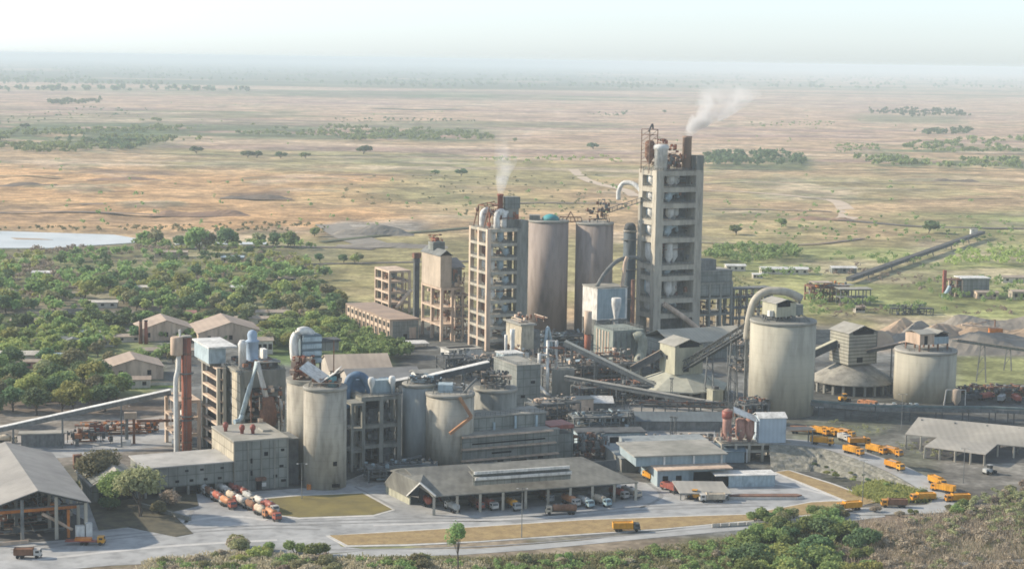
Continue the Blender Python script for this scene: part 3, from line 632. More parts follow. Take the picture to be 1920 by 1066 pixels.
# white filter house
p, a, b, h = blk(1118, 641, 1091, 1176, 541)
t = thing('filter_house', 'white box filter house on legs in front of the second brown silo', 'filter', p)
zl = ztop(p, 600)
for x in (0, a*.5, a-1):
    for y in (0, b-1): part('leg', M_GSTEEL, t, (x, y, 0, x+1, y+1, zl))
part('casing', M_WHITE, t, (0, 0, zl, a*.97, b, h)); part('front_cladding', M_BLUEW, t, (.2, -.15, zl+.5, a*.9, -.003, h-.5)); part('roof', M_DUST, t, (-.4, -.4, h, a*.97+.4, b+.4, h+.5))
mb = MB(); mb.hexa([(a*.1, b*.3, zl-9), (a*.2, b*.3, zl-9), (a*.2, b*.5, zl-9), (a*.1, b*.5, zl-9), (0, 0, zl-.01), (a*.5, 0, zl-.01), (a*.5, b, zl-.01), (0, b, zl-.01)]); link('hopper', mb, M_GSTEEL, t)
mb = MB(); mb.hexa([(a*.6, b*.3, zl-9), (a*.7, b*.3, zl-9), (a*.7, b*.5, zl-9), (a*.6, b*.5, zl-9), (a*.5, 0, zl-.01), (a*.97, 0, zl-.01), (a*.97, b, zl-.01), (a*.5, b, zl-.01)]); link('hopper', mb, M_GSTEEL, t)
duct(t, [(a*.8, 1, h), (a*.9, 2, h+6), (a*.95, 3, h+12), (a*1.05, 4, h+16)], 1.0, M_CREAM)
duct(t, [(2, 5, h), (8, 6, h+8), (17, 8, h+14), (27, 10, h+15), (34, 12, h+13)], 1.1, M_GSTEEL, 'arched_duct')
# small white stack with cyclone head
p = G(1154, 650); t = thing('white_stack', 'slim white stack with a wide head in front of the filter house', 'stack', p); h = ztop(p, 558)
mb = MB(); mb.sm = True; mb.lathe(0, 0, [(1.2, 0), (1.2, h*.62), (1.5, h*.66), (2.6, h*.86), (2.6, h*.99), (2.2, h)], 16); link('shaft', mb, M_WHITE, t)
mb = MB(); mb.box(-3, -1.4, h*.55, 3, 1.4, h*.56+.3); link('platform', mb, M_GSTEEL, t)
p = G(1184, 655); t = thing('red_pipe_stack', 'thin reddish stack between the filter house and the tallest tower', 'stack', p); h = ztop(p, 524)
mb = MB(); mb.sm = True; mb.cyl(0, 0, 0, h, 1.0, n=12); link('shaft', mb, M_RUST, t)
p = G(1101, 668); t = thing('two_tone_stack', 'cream and red stack left of the ribbed hopper box', 'stack', p); h = ztop(p, 583)
mb = MB(); mb.sm = True; mb.cyl(0, 0, 0, h*.5, 1.7, n=16); link('lower_shaft', mb, M_STACK, t)
mb = MB(); mb.sm = True; mb.cyl(0, 0, h*.5, h, 2.0, n=16); link('upper_shaft', mb, M_CREAM, t)
# ribbed hopper box
p, a, b, h = blk(1148, 700, 1112, 1206, 620)
t = thing('ribbed_filter_box', 'grey green steel filter box with bright vertical ribs under the white filter house', 'filter', p)
part('casing', mat('grey_green_steel', (.25, .28, .25), (.17, .2, .18), .2, grime=.4), t, (0, 0, h*.25, a, b, h))
for k in range(5): part('rib', M_CREAM, t, (-.35, b*(.2+.15*k), h*.3, -.003, b*(.2+.15*k)+.7, h*.95))
for k in range(6): part('rib', M_GSTEEL, t, (a*(.08+.17*k), -.3, h*.3, a*(.08+.17*k)+.5, -.003, h*.96))
for x in (.3, a*.5, a-1.3):
    for y in (.3, b-1.3): part('leg', M_GSTEEL, t, (x, y, 0, x+1, y+1, h*.25-.003))
rail(t, .2, .2, a-.2, b-.2, h)
duct(t, [(a*.62, -2, h*.82), (a*.78, -3.5, h*.86), (a*.8, -5, h*.6), (a*.55, -8, h*.25), (a*.35, -11, h*.02)], 2.5, mat('olive_grey_duct', (.34, .35, .28), (.24, .25, .2), .2, grime=.4), 'elbow_duct')
# ================================================================ LEFT GROUP: open frames and mill building
p, a, b, h = blk(729, 588, 702, 770, 508)
t = thing('open_frame_building', 'four storey open concrete frame at the left end of the upper works', 'building', p)
frame(t, a, b, [0, h*.26, h*.5, h*.76, h], 1, 2, 1.3, M_CREAM, 1.2)
part('back_wall', M_WALLG, t, (1.4, b-2, 0, a-1.4, b-1.6, h*.97)); clutter(t, (1.5, 1.5, 1, a-1.5, b-3, h*.9), 10, 11, [M_BLUEW, M_RUST, M_RUST], 4)
duct(t, [(a*.3, -1.2, h*.12), (a*.65, -1.3, h*.35), (a*1.0, -1, h*.55)], 1.1, M_CREAM, 'inclined_duct')
p = G(777, 598); t = thing('bucket_elevator', 'tall thin dark steel bucket elevator beside the open frame building', 'elevator', p); h = ztop(p, 484)
part('casing', M_STEEL, t, (0, 0, 0, 3, 2.4, h)); part('head', M_RUST, t, (-.6, -.3, h+.003, 3.8, 2.8, h+3)); ladder(t, 1.5, -.2, 0, h); rail(t, -.7, -.8, 7, 3, h-2)
p, a, b, h = blk(826, 640, 789, 872, 540)
t = thing('mill_building', 'cream frame building carrying a tan clad house, left of the kiln tower', 'building', p)
frame(t, a*.95, b, [0, h*.32, h*.64, h], 2, 2, 1.4, M_CREAM, 1.3)
clutter(t, (1.5, 1.5, 1, a*.9, b-2, h*.95), 16, 12, [M_RUST, M_CREAM, M_GSTEEL], 4)
zh = ztop(p, 480)-h
mb = MB(); mb.box(0, 1, h+.01, a*.45, b-.5, h+zh); link('clad_house', mb, mat('tan_corrugated_wall', (.50, .42, .33), (.38, .32, .25), .1, ribs=1.5, rib_axis=1, grime=.3), t)
part('side_house', M_GSTEEL, t, (a*.45+.02, 2, h+zh*.1, a*.9, b-2, h+zh*.62))
gable(t, 0, a*.45, 1, b-.5, h+zh, h+zh+3, M_GSTEEL, 'y'); part('roof_vent', M_WALLG, t, (1, b*.5, h+zh+1.6, a*.55, b*.75, h+zh+6)); gable(t, a*.45, a, 2, b-2, h+zh*.62, h+zh*.85, mat('grey_asbestos_roof', (.30, .28, .26), (.2, .19, .18), .1, ribs=1.5), 'x')
clutter(t, (2, b*.6, h+zh+5, a*.6, b-2, h+zh+9.5), 8, 14, [M_RUST, M_STACK], 3)
clutter(t, (a*.5, -1, h*.9, a, 6, h+zh*.6), 10, 15, [M_RUST, M_CREAM], 3)
p = G(852, 640); t = thing('steel_staging', 'rusty steel staging crowded with pipes against the kiln tower', 'scaffold', p)
frame(t, 9, 12, [0, 7, 13, 19, 25], 2, 1, .6, M_CREAM, .6); clutter(t, (0, 0, 1, 9, 12, 27), 20, 16, [M_RUST, M_CREAM, M_GSTEEL], 2.6)
# beige long building
p, a, b, h = blk(732, 636, 650, 785, 601)
t = thing('workshop_block', 'long beige two storey block with a row of dark windows and a flat brown roof', 'building', p)
part('wall', M_CREAM, t, (0, 0, 0, a, b, h)); part('roof', mat('brown_flat_roof', (.36, .27, .20), (.26, .2, .16), .1), t, (-.5, -.5, h, a+.5, b+.5, h+.6))
n = 11
for k in range(n):
    y = b*(k+.5)/n; wins(t, 'l', [(y-b/n*.22, h*.62, y+b/n*.22, h*.86), (y-b/n*.2, h*.1, y+b/n*.2, h*.42)], M_GLASS)
for k in range(n+1): part('pilaster', M_CREAM, t, (-.5, b*k/n-.25 if k else 0, 0, -.003, b*k/n+.25, h-.01))
part('front_render', M_WALLG, t, (a*.08, -.1, 0, a*.98, -.003, h*.96)); part('gate', M_CREAM, t, (a*.66, -.25, 0, a*.9, -.11, h*.6)); part('doorway', M_DARK, t, (a*.45, -.2, 0, a*.58, -.11, h*.25))
p = G(770, 652); t = thing('white_canopy', 'low white canopy shelter in front of the beige workshop block', 'shelter', p)
mb = MB(); mb.slab([(-8, -3, 3.2), (9, -4, 2.6), (10, 5, 3.0), (-7, 6, 3.6)], .25); link('roof', mb, M_WHITE, t)
for x, y in ((-7, -2), (8, -3), (9, 4), (-6, 5)): part('post', M_GSTEEL, t, (x-.15, y-.15, 0, x+.15, y+.15, 2.6))
p, a, b, h = blk(842, 672, 826, 905, 657)
t = thing('store_hut', 'low pale store hut with a dark roof opening below the kiln tower', 'hut', p)
part('wall', M_WHITE, t, (0, 0, 0, a, b, h)); part('roof', M_DUST, t, (-.4, -.4, h, a+.4, b+.4, h+.3)); part('skylight', M_DARK, t, (2, b*.4, h+.3, a-2, b*.8, h+.5))
# ================================================================ CENTRE MACHINERY
p, a, b, h = blk(977, 690, 948, 1000, 604)
t = thing('hopper_station', 'cream ribbed hopper station on legs below the kiln tower', 'hopper', p)
zl = ztop(p, 655); 
for x in (0, a-1):
    for y in (0, b*.5, b-1): part('leg', M_CREAM, t, (x, y, 0, x+1, y+1, zl))
part('hopper_casing', mat('cream_ribbed_steel', (.52, .47, .36), (.34, .31, .24), .2, ribs=2, rib_axis=1, grime=.5), t, (0, 0, zl, a, b, h*.93)); part('roof', M_DUST, t, (-1, -1, h*.93, a+1, b+1, h*.96)); part('side_duct', M_GSTEEL, t, (a+.003, 1, zl, a+4, b*.6, h*.8))
clutter(t, (-3, -2, zl-6, a+6, b, h*.5), 12, 18, [M_RUST, M_WHITE, M_GSTEEL], 3); clutter(t, (0, 0, h*.95, a+8, b, h*1.1), 8, 19, [M_CREAM, M_RUST], 2.5)
duct(t, [(-4, 2, zl-5), (-4, 2, h*.85)], 1.2, M_WHITE); duct(t, [(-6.5, 4, zl-4), (-6.5, 4, h*.72)], .8, M_WHITE)
duct(t, [(a+6, 0, zl-4), (a+6.5, 0, h*.6), (a+8, 1, h*.85), (a+10, 2, h*.6), (a+11, 2, zl-2)], .8, M_PBLUE)
p, a, b, h = blk(968, 772, 948, 1012, 686)
t = thing('grey_clad_house', 'plain grey panelled building behind the short round silo', 'building', p)
part('wall', M_WALLG, t, (0, 0, 0, a, 24, h)); part('roof', M_DUST, t, (-.4, -.4, h, a+.4, 24.4, h+.4)); wins(t, 'f', [(2, h*.3, 4, h*.36), (a*.6, h*.6, a*.6+2, h*.66)], M_DARK)
rail(t, 0, 0, a, 24, h+.4)
p, a, b, h = blk(945, 740, 922, 978, 664)
t = thing('transfer_house', 'small cabin with a pale green top raised on legs above the short round silo', 'cabin', p)
zl = ztop(p, 700)
for x in (0, 7):
    for y in (0, 6): part('leg', M_CREAM, t, (x, y, 0, x+.8, y+.8, zl))
part('cabin', M_PBLUE, t, (-.5, -.5, zl+4, 9, 8, h)); part('lower_room', M_STEEL, t, (0, 0, zl, 8, 7.5, zl+4)); part('roof', M_WHITE, t, (-1, -1, h, 9.5, 8.5, h+.4)); clutter(t, (-2, 0, zl-6, 12, 8, zl), 8, 20, [M_CREAM, M_RUST], 2.5)
# twin white leg frame
p = G(1010, 742); t = thing('white_pipe_frame', 'tall white pipe legs with crossbars standing left of the long inclined belt', 'pipe rack', p, 0)
h1 = ztop(p, 662); h2 = ztop(p, 640)
sc = 1/((proj(p+Vector((1, 0, 0)))[0]-proj(p)[0])); mb = MB(); mb.sm = True
for k, (dx, hz0, hz1) in enumerate(((0, 0, h1), (16, 0, h1-2), (16, 8, h2), (32, 8, h2))):
    mb = MB(); mb.sm = True; mb.cyl(dx*sc, (k > 1)*4, hz0, hz1, .75, n=12); link('pipe_leg', mb, M_WHITE, t)
mb = MB()
for z in (h1*.98, h1*.72): mb.box(0, -.4, z-.6, 16*sc, .4, z)
for z in (h2, h2*.83, h2*.66): mb.box(16*sc, 3.6, z-.6, 32*sc, 4.4, z)
link('crossbar', mb, M_WHITE, t)
mb = MB(); mb.sm = True; mb.tube([(0, 0, 5), (3, -2, 2), (5, -3, .5)], .7); link('foot_pipe', mb, M_WHITE, t)
part('base_box', M_CON2, t, (6, 1, 0, 16, 9, 12)); clutter(t, (0, 0, 12, 12, 8, 22), 14, 21, [M_GSTEEL, M_RUST], 2.5)
t = thing('pump_platform', 'cluttered steel platform of pipes and pumps in the middle of the works', 'platform', G(1040, 735))
frame(t, 44, 14, [0, 6, 11], 6, 2, .6, M_GSTEEL, .6); clutter(t, (0, 0, 1, 44, 14, 17), 45, 22, [M_GSTEEL, M_RUST, M_CREAM, M_STEEL], 3)
# crusher drums
p = G(1080, 716); t = thing('crusher_house', 'dark shed with a round white arch at its left end beside the long inclined belt', 'building', p)
part('wall', M_GSTEEL, t, (0, 0, 0, 16, 10, 9)); part('roof', M_PBLUE, t, (-.4, -.4, 9, 16.4, 10.4, 9.4))
mb = MB(); mb.tube([(-3+3.2*math.cos(x), -1, 5+4.5*math.sin(x)) for x in np.linspace(0, math.pi, 12)], .55, 8); mb.beam((.2, -1, 0), (.2, -1, 5), 1); mb.beam((-6.2, -1, 0), (-6.2, -1, 5), 1); link('arch', mb, M_WHITE, t)
duct(t, [(3, -6, 5.5), (12, -8, 3.5), (22, -9, 2.5)], 1.0, M_WHITE, 'ground_duct')
# ================================================================ LONG INCLINED BELT
pa, pb = G(1055, 735), G(1258, 748)
za = ztop(pa, 646); gallery('inclined_belt', 'long pale covered belt sloping down right from the pipe frames to the cone shed', (pa.x, pa.y), za, (pb.x, pb.y), 1.2, 3.4, 2.2, mat('pale_belt_cover', (.50, .48, .40), (.36, .35, .29), .2), M_GSTEEL, (.08, .3, .55))
pa, pb = G(1058, 752), G(1345, 775)
gallery('low_belt', 'low dusty ground belt running right below the long inclined belt', (pa.x, pa.y), ztop(pa, 712), (pb.x, pb.y), 3, 3, 2, M_DUST, M_GSTEEL, (.1, .35, .6, .85))
# ================================================================ CONE SHEDS
def cone_shed(label, px, pyb, half, prim, papex, m, xl, xr, ptop, msh, n=8, ph=0, hz=None, group='cone shaped storage sheds'):
    q = G(px, pyb); sc = 1/(proj(q+Vector((1, 0, 0)))[0]-proj(q)[0]); r = half*sc; c = Vector((q.x, q.y+r, 0)); sc = 1/(proj(c+Vector((1, 0, 0)))[0]-proj(c)[0]); r = half*sc; c.y = q.y+r
    t = thing('cone_shed', label, 'storage shed', c, 0, group); zr = ztop((c.x, c.y-r), prim); za = ztop(c, papex)
    mb = MB(); mb.sm = n > 12; mb.lathe(0, 0, [(r, zr-.6), (r, zr), (3.5, za)], n)
    if ph: c0, s0 = math.cos(ph), math.sin(ph); mb.v = [(x*c0-y*s0, x*s0+y*c0, z) for x, y, z in mb.v]
    link('cone_roof', mb, m, t)
    for k in range(24):
        an = 2*math.pi*(k+.5)/24; mb = MB(); mb.rbox(r*.93*math.cos(an), r*.93*math.sin(an), 0, 1.1, 1.1, zr-.5, an); link('column', mb, M_CON2, t)
    mb = MB(); mb.lathe(0, 0, [(r*.8, 0), (3, zr*1.4)], 32); link('stored_heap', mb, M_COAL_SHADE, t)
    # head house on the apex
    d = (c-Vector((0, 0, 0))); pc = Vector((c.x, c.y, za)); w = (xr-xl)*sc
    hx = w*.76; hy = w*.72; hh = ztop(c, ptop)-za
    h = thing('head_house', hz[0], 'conveyor house', (c.x, c.y, za-1.5), TH, 'head houses on the cone sheds')
    part('wall', msh, h, (-hx/2, -hy/2, 0, hx/2, hy/2, hh*.86))
    gable(h, -hx/2, hx/2, -hy/2, hy/2, hh*.86, hh*1.05, M_DUST, 'y'); part('doorway', M_DARK, h, (-.2*hx, -hy/2-.1, 1, .0, -hy/2+.2, 3.4)); part('window', M_DARK, h, (-hx/2-.1, -.5, hh*.4, -hx/2+.2, .8, hh*.52))
    part('roof_gap', M_DARK, h, (-hx*.36, -hy/2-.08, hh*.80, hx*.36, -hy/2+.1, hh*.92))
    return t, c, r, za, hh
M_OLW = mat('olive_sheet_wall', (.44, .43, .32), (.32, .32, .25), .15, ribs=1.5, grime=.3)
M_OLW2 = mat('banded_grey_wall', (.36, .35, .28), (.26, .255, .22), .15, panel=(50, 1.6, .3), grime=.3)
CS1 = cone_shed('pale angular cone shed under the long ascending truss belt', 1284, 756, 92, 736, 690, mat('pale_green_grey_cone', (.42, .42, .34), (.30, .31, .26), .08, grime=.3), 1241, 1320, 628, M_OLW, 8, R(10), hz=('square olive house on the peak of the angular cone shed',))
CS2 = cone_shed('grey streaked round cone shed between the large and the small silo', 1612, 744, 80, 723, 672, mat('streaked_grey_cone', (.33, .32, .27), (.19, .185, .165), .1, grime=.5), 1562, 1646, 603, M_OLW2, 40, hz=('tall banded grey house on the peak of the round cone shed',))
# the first head house sits left of its cone's middle; see label
t = thing('tan_hut', 'small tan box hut with a dark top in front of the angular cone shed', 'hut', G(1343, 762))
part('wall', M_OLW, t, (-2, 0, 0, 3.4, 5, 7.5)); part('roof_cap', M_STEEL, t, (-.6, 1, 7.5, 1.8, 3.4, 8.8))
t = thing('back_shed', 'wide pale low roofed shed behind the angular cone shed', 'shed', G(1330, 672)); hh = 9
part('wall', M_WALLG, t, (-22, 0, 0, 24, 30, hh)); gable(t, -22, 24, 0, 30, hh, hh+5, mat('pale_tan_roof', (.45, .42, .34), (.34, .32, .26), .08, ribs=2), 'x')
# ================================================================ BIG SILO, SMALL SILO
t, r, h, c = silo('clinker_silo', 'largest pale round silo standing right of centre, house and curved duct on top', 1472, 784, 61, 607, mat('olive_pale_concrete', (.45, .43, .34), (.33, .315, .26), .07, streak=1, grime=.4, panel=(400, 3.0, .06), pamt=.22), 'pale clinker silos'); BS = (c, r, h)
rail(t, -r*.68, -r*.68, r*.68, r*.68, h)
clutter(t, (-r*.6, -r*.5, h, r*.4, r*.3, h+2.4), 14, 51, [M_STEEL, M_GSTEEL], 2.2)
hs = thing('silo_top_house', 'gable roofed tan house standing on the largest pale silo', 'conveyor house', (c.x-2, c.y-2, h+2.0), TH)
part('wall', M_OLW, hs, (-5, -5, 0, 5, 6, 6)); gable(hs, -5, 5, -5, 6, 6, 7.6, M_DUST, 'y'); part('opening', M_DARK, hs, (-4.4, -5.1, 4.3, 2, -4.8, 6.3)); part('wing', M_WALLG, hs, (5.02, -3, 0, 10, 5, 4.6)); part('drum', M_WHITE, hs, (-7, -3, .2, -5.05, -1, 2.6))
for x, y in ((-4.9, -4.9), (4.5, -4.9), (4.5, 5.4), (-4.9, 5.4)): part('post', M_STEEL, hs, (x, y, -2.0, x+.5, y+.5, 0))
dt = thing('curved_duct', 'thick pale duct curving up and over behind the largest silo', 'duct', (c.x-r+1.2, c.y+8, 0), 0)
zt = ztop((c.x, c.y+8), 543)
duct(dt, [(-1.5, 0, h-10), (-.5, 0, h), (1.5, 0, h+7), (6, 0, zt-1), (13, 0, zt-.6), (18, 1, zt-2.0), (22, 1, zt-4)], 1.75, M_CON, 'duct_shell', 8)
mb = MB(); mb.beam((-1.5, 0, 0), (-1.5, 0, h-9), 1.4); mb.beam((21, 1, h), (21, 1, zt-4), 1); link('prop', mb, M_GSTEEL, dt)
t = thing('silo_base_gear', 'steel stair and filter stack at the left foot of the largest silo', 'machinery', G(1412, 783), 0)
frame(t, 7, 5, [0, 4, 8], 2, 1, .4, M_GSTEEL, .4); clutter(t, (-1, 0, 0, 8, 5, 9), 10, 52, [M_CREAM, M_GSTEEL], 2)
# ascending truss from the angular cone house to the big silo
ca, cb_ = CS1[1], BS[0]
def G2(px, py, Y):   # point on the view ray at world depth Y
    d = (G(px, py, 0)-Vector((0, 0, EYE))); return Vector((0, 0, EYE))+d*(Y/d.y)
q1 = G2(1285, 693, ca.y-6); q2 = G2(1420, 612, cb_.y+6)
gallery('ascending_truss_belt', 'dark steel truss belt climbing right from the angular cone house to the largest silo', (q1.x, q1.y), q1.z, (q2.x, q2.y), q2.z, 4.4, 3.6, M_DUST, M_STEEL, (.35, .68), open_=True)
q1 = G2(1190, 697, ca.y+4); q2 = G2(1243, 668, ca.y)
gallery('short_dark_belt', 'short dark belt entering the angular cone house from the left', (q1.x, q1.y), q1.z, (q2.x, q2.y), q2.z, 4, 3.4, M_CREAM, M_STEEL, (.2,))
q1 = G2(1520, 672, CS2[1].y); q2 = G2(1572, 648, CS2[1].y)
gallery('linking_belt', 'dark belt joining the largest silo to the banded cone house', (q1.x, q1.y), q1.z, (q2.x, q2.y), q2.z, 4, 3.4, M_OLW, M_STEEL)
q1 = G2(1612, 664, CS2[1].y-4); q2 = G2(1722, 642, CS2[1].y-8)
gallery('thin_upper_belt', 'thin belt from the banded cone house to the small silo', (q1.x, q1.y), q1.z, (q2.x, q2.y), q2.z, 3, 1.8, M_CREAM, M_STEEL, (.55,))
q1 = G2(1790, 640, CS2[1].y-10); q2 = G(1950, 668); q2.z = 1.5
gallery('yard_belt', 'low dusty belt leading right from the small silo towards the stockpiles', (q1.x, q1.y), q1.z, (q2.x, q2.y), 1.5, 2.4, 1.3, M_CREAM, M_GSTEEL, (.3, .6))
t, r, h, c = silo('clinker_silo', 'small squat pale round silo at the right with an open house on top', 1745, 757, 57, 662, mat('olive_pale_concrete', (0, 0, 0)), 'pale clinker silos')
rail(t, -r*.68, -r*.68, r*.68, r*.68, h)
hs = thing('silo_top_house', 'open sided gabled house standing on the small squat silo', 'conveyor house', (c.x, c.y-2, h), TH)
for x in (-8, -3, 2, 7.4):
    for y in (-5, 5): part('post', M_RUST, hs, (x, y, 0, x+.6, y+.6, 3))
part('wall', M_CREAM, hs, (-8, -5, 3, 0, 5.6, 8)); part('wall', M_BLUEW, hs, (.003, -5, 3, 8, 5.6, 6.2)); gable(hs, -8, 0, -5, 5.6, 8, 9.2, M_DUST, 'x'); gable(hs, .6, 8.4, -5, 5.6, 7.4, 9, M_DUST, 'y'); part('opening', M_DARK, hs, (1, -4.9, 6.2, 7.6, 5, 7.3)); part('doorway', M_DARK, hs, (-5.5, -5.1, 3, -3.8, -4.8, 7))
t = thing('small_silo_gear', 'tan filter cone and steel stair at the right foot of the small silo', 'machinery', G(1780, 759), 0)
cyclone(t, 3, 0, 0, 2, 7.5, M_TAN); mb = MB(); mb.beam((-2.5, 0, 0), (-1.6, 0, 7), .4); mb.beam((7, 0, 0), (7, 0, 7), .4); mb.beam((-1.6, 0, 7), (7, 0, 7), .3); link('stair', mb, M_WHITE, t)
# ================================================================ long pipe gallery right
pts = [(1480, 780), (1640, 790), (1760, 786), (1860, 790), (2000, 800)]
t = thing('pipe_gallery', 'long dark pipe gallery on thin legs running across in front of the small silo', 'pipe gallery', G(1480, 790), 0)
W3 = []
for (x, y) in ((1470, 752), (1540, 758), (1640, 766), (1760, 768), (1860, 769), (1930, 772), (2040, 780)):
    g0 = G(x, y+22); W3.append(Vector((g0.x, g0.y, ztop(g0, y))))
mb = MB(); 
for k in range(len(W3)-1): mb.beam(W3[k], W3[k+1], 3.2, 1.5)
link('casing', mb, M_GSTEEL, t, world=True)
mb = MB()
for k in range(len(W3)-1): mb.beam(W3[k]+Vector((0, 0, 1.3)), W3[k+1]+Vector((0, 0, 1.3)), 1.4, .9)
link('pipe', mb, mat('blue_green_pipe', (.16, .21, .20), (.10, .13, .13), .3), t, world=True)
for k in range(len(W3)-1):
    for f in (.0, .5):
        q = W3[k].lerp(W3[k+1], f); mb = MB(); mb.beam((q.x-1.3, q.y, 0), (q.x-1.3, q.y, q.z-.7), .35); mb.beam((q.x+1.3, q.y, 0), (q.x+1.3, q.y, q.z-.7), .35); link('trestle', mb, M_STEEL, t, world=True)
# ================================================================ FRONT LEFT: mill with block building
p, a, b, h = blk(439, 921, 398, 541, 829)
BLK = (p, a, b, h)
t = thing('block_building', 'square grey block building with a sunlit panelled left side and red vents on its roof', 'building', p)
part('wall', M_WALLG, t, (0, 0, 0, a, b, h)); part('lit_side_panelling', M_WALLP, t, (-.12, .1, .2, -.004, b-.1, h-.2)); part('roof', M_DUST, t, (-.25, -.25, h, a+.25, b+.25, h+.5))  # sunlight painted in: left side given a paler wall than the shaded front
for k in range(5): part('pilaster', M_CON2, t, (a*k/4*.97, -.3, 0, a*k/4*.97+.5, -.004, h-.3))
wins(t, 'f', [(a*.55, h*.68, a*.55+1.4, h*.76), (a*.83, h*.42, a*.83+1.5, h*.47), (a*.3, h*.3, a*.3+.7, h*.4), (a*.3, h*.55, a*.3+.7, h*.65), (a*.72, h*.22, a*.72+1.4, h*.28), (a*.86, h*.12, a*.86+1.8, h*.17), (a*.86, h*.75, a*.86+1.2, h*.8)], M_DARK)
part('red_awning', M_RUST, t, (a*.38, -2, h*.2, a*.56, -.32, h*.26)); part('notice_board', M_WHITE, t, (a*.5, -.5, h*.06, a*.58, -.32, h*.14)); part('doorway', M_DARK, t, (a*.4, -.45, 0, a*.5, -.31, h*.18))
for k, (x, y) in enumerate(((2.0, b*.62), (6.2, b*.40), (9.8, b*.36))):
    mb = MB(); mb.sm = True; mb.lathe(x, y, [(.6, h+.5), (.7, h+1.8), (1.0, h+2.1), (1.0, h+3.2), (.5, h+3.8)], 14); link('roof_vent', mb, M_RED, t)
part('roof_hatch', M_DUST, t, (a*.7, b*.4, h+.5, a*.85, b*.6, h+1.2))
q = p+U*(a+.15)+V*2
t = thing('dark_lean_to', 'dark narrow lean-to between the block building and the front round silo', 'building', q); part('wall', M_STEEL, t, (0, 0, 0, 4.2, 12, h*.95)); part('roof', M_GSTEEL, t, (-.05, -.1, h*.95, 4.4, 12, h*.95+.3))
# low long store
pl_ = G(282, 921); q = p-U*.2
L_ = (p-pl_).length
t = thing('long_store', 'long low grey store with a pale dusty flat roof left of the block building', 'building', p)
hs = ztop(p, 866); ll = -run(p, -U, 272)
part('wall', M_WALLG, t, (ll, .5, 3.4, -.2, 21, hs)); part('roof', mat('pale_dust_roof', (.45, .44, .41), (.32, .32, .3), .06, grime=.3), t, (ll-.4, .1, hs, -.2, 22, hs+.4))
for k in range(7): part('pillar', M_CON2, t, (ll+(-ll-1)*k/6*.98, .6, 0, ll+(-ll-1)*k/6*.98+.8, 1.4, 3.4))
part('rear_wall', M_STEEL, t, (ll, 6, 0, -.3, 6.3, 3.4))
wins(t, 'f', [], M_DARK)
for f in (.1, .34, .5, .66, .82):
    x = ll*(1-f); part('window', M_DARK, t, (x, .38, hs*.46, x+1.3, .7, hs*.54))
for f in (.12, .45, .62, .85):
    x = ll*(1-f); part('window', M_DARK, t, (x, .38, hs*.8, x+1.2, .7, hs*.87))
# lower pitched shed at its left end
t = thing('pitched_store', 'pitched pale sheet roof store at the far left end of the long grey store', 'building', p+U*(ll-.6))
w = 17; e1 = hs*.62; gwall(t, -w, 0, 2, 26, 0, e1, hs*1.02, M_WALLG, 'y'); 
mb = MB(); mb.slab([(-w-.6, 1, e1*.9), (-w*.5, 1, hs*1.05), (-w*.5, 27, hs*1.05), (-w-.6, 27, e1*.9)], .3); mb.slab([(-w*.5+.01, 1, hs*1.05), (0, 1, e1), (0, 27, e1), (-w*.5+.01, 27, hs*1.05)], .3); link('roof', mb, M_SHEETY, t)
part('opening', M_DARK, t, (-w*.85, 1.8, 0, -w*.15, 2.1, e1*.7)); part('red_gable_box', M_RUST, t, (-w-1, 26, e1, -w+2, 28, hs*1.1))
# raw mill block behind: flat concrete slab building with cut out bays
p = G(452, 872); a = run(p, U, 535); hm = ztop(p, 700); 
t = thing('mill_frame_building', 'dusty concrete mill building with dark open bays behind the block building', 'building', p)
frame(t, a, 20, [0, hm*.3, hm*.55, hm*.78, hm], 2, 2, (1.6, 1.6), M_CON2, 1.6)
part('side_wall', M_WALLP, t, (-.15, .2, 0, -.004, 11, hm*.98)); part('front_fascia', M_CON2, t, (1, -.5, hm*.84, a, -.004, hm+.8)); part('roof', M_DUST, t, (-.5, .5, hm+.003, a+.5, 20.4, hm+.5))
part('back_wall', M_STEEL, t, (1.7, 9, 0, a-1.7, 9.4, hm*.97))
clutter(t, (2, 2, 1, a-2, 14, hm*.8), 16, 61, [M_GSTEEL, M_RUST, M_STEEL], 4); clutter(t, (2, 3, hm+.5, a-1, 18, hm+3.5), 26, 62, [M_STEEL, M_GSTEEL, M_RUST], 3.2); part('roof_shelter', M_DUST, t, (a*.5, 2, hm+3, a-1, 9, hm+3.4)); part('shelter_wall', M_STEEL, t, (a*.5+.3, 5, hm+.5, a-1.3, 8.6, hm+2.98))
rail(t, .5, .6, a, 20, hm+.5)
clutter(t, (2, -7, h*.8, a*.9, -1, h*1.7), 16, 63, [M_RUST, M_CREAM, M_GSTEEL], 3)
mb = MB(); mb.sm = True; x0 = a*.52; mb.lathe(x0, -5, [(3.2, h*.9), (3.2, h*1.25), (2.0, h*1.5)], 18); link('rusty_vessel', mb, M_RUST, t)
zt = ztop(p, 676)
duct(t, [(5.0, -4, zt), (-1.5, -7, h+3.5)], .95, M_PBLUE, 'inverted_v_duct', 2); duct(t, [(5.0, -4, zt), (9.3, -4.6, zt*.55)], 1.0, M_WHITE, 'inverted_v_duct', 2)
duct(t, [(-1.5, -7, h+3.5), (-2.6, -7.6, h+1.4), (-5, -8.6, h+1)], .9, M_PBLUE, 'elbow_duct')
duct(t, [(a*.8, -2, hm*.72), (a*.86, -3, hm*.6), (a*.88, -3.5, hm*.35)], .8, M_WHITE, 'down_duct')
z1 = ztop(p+V*6, 622)
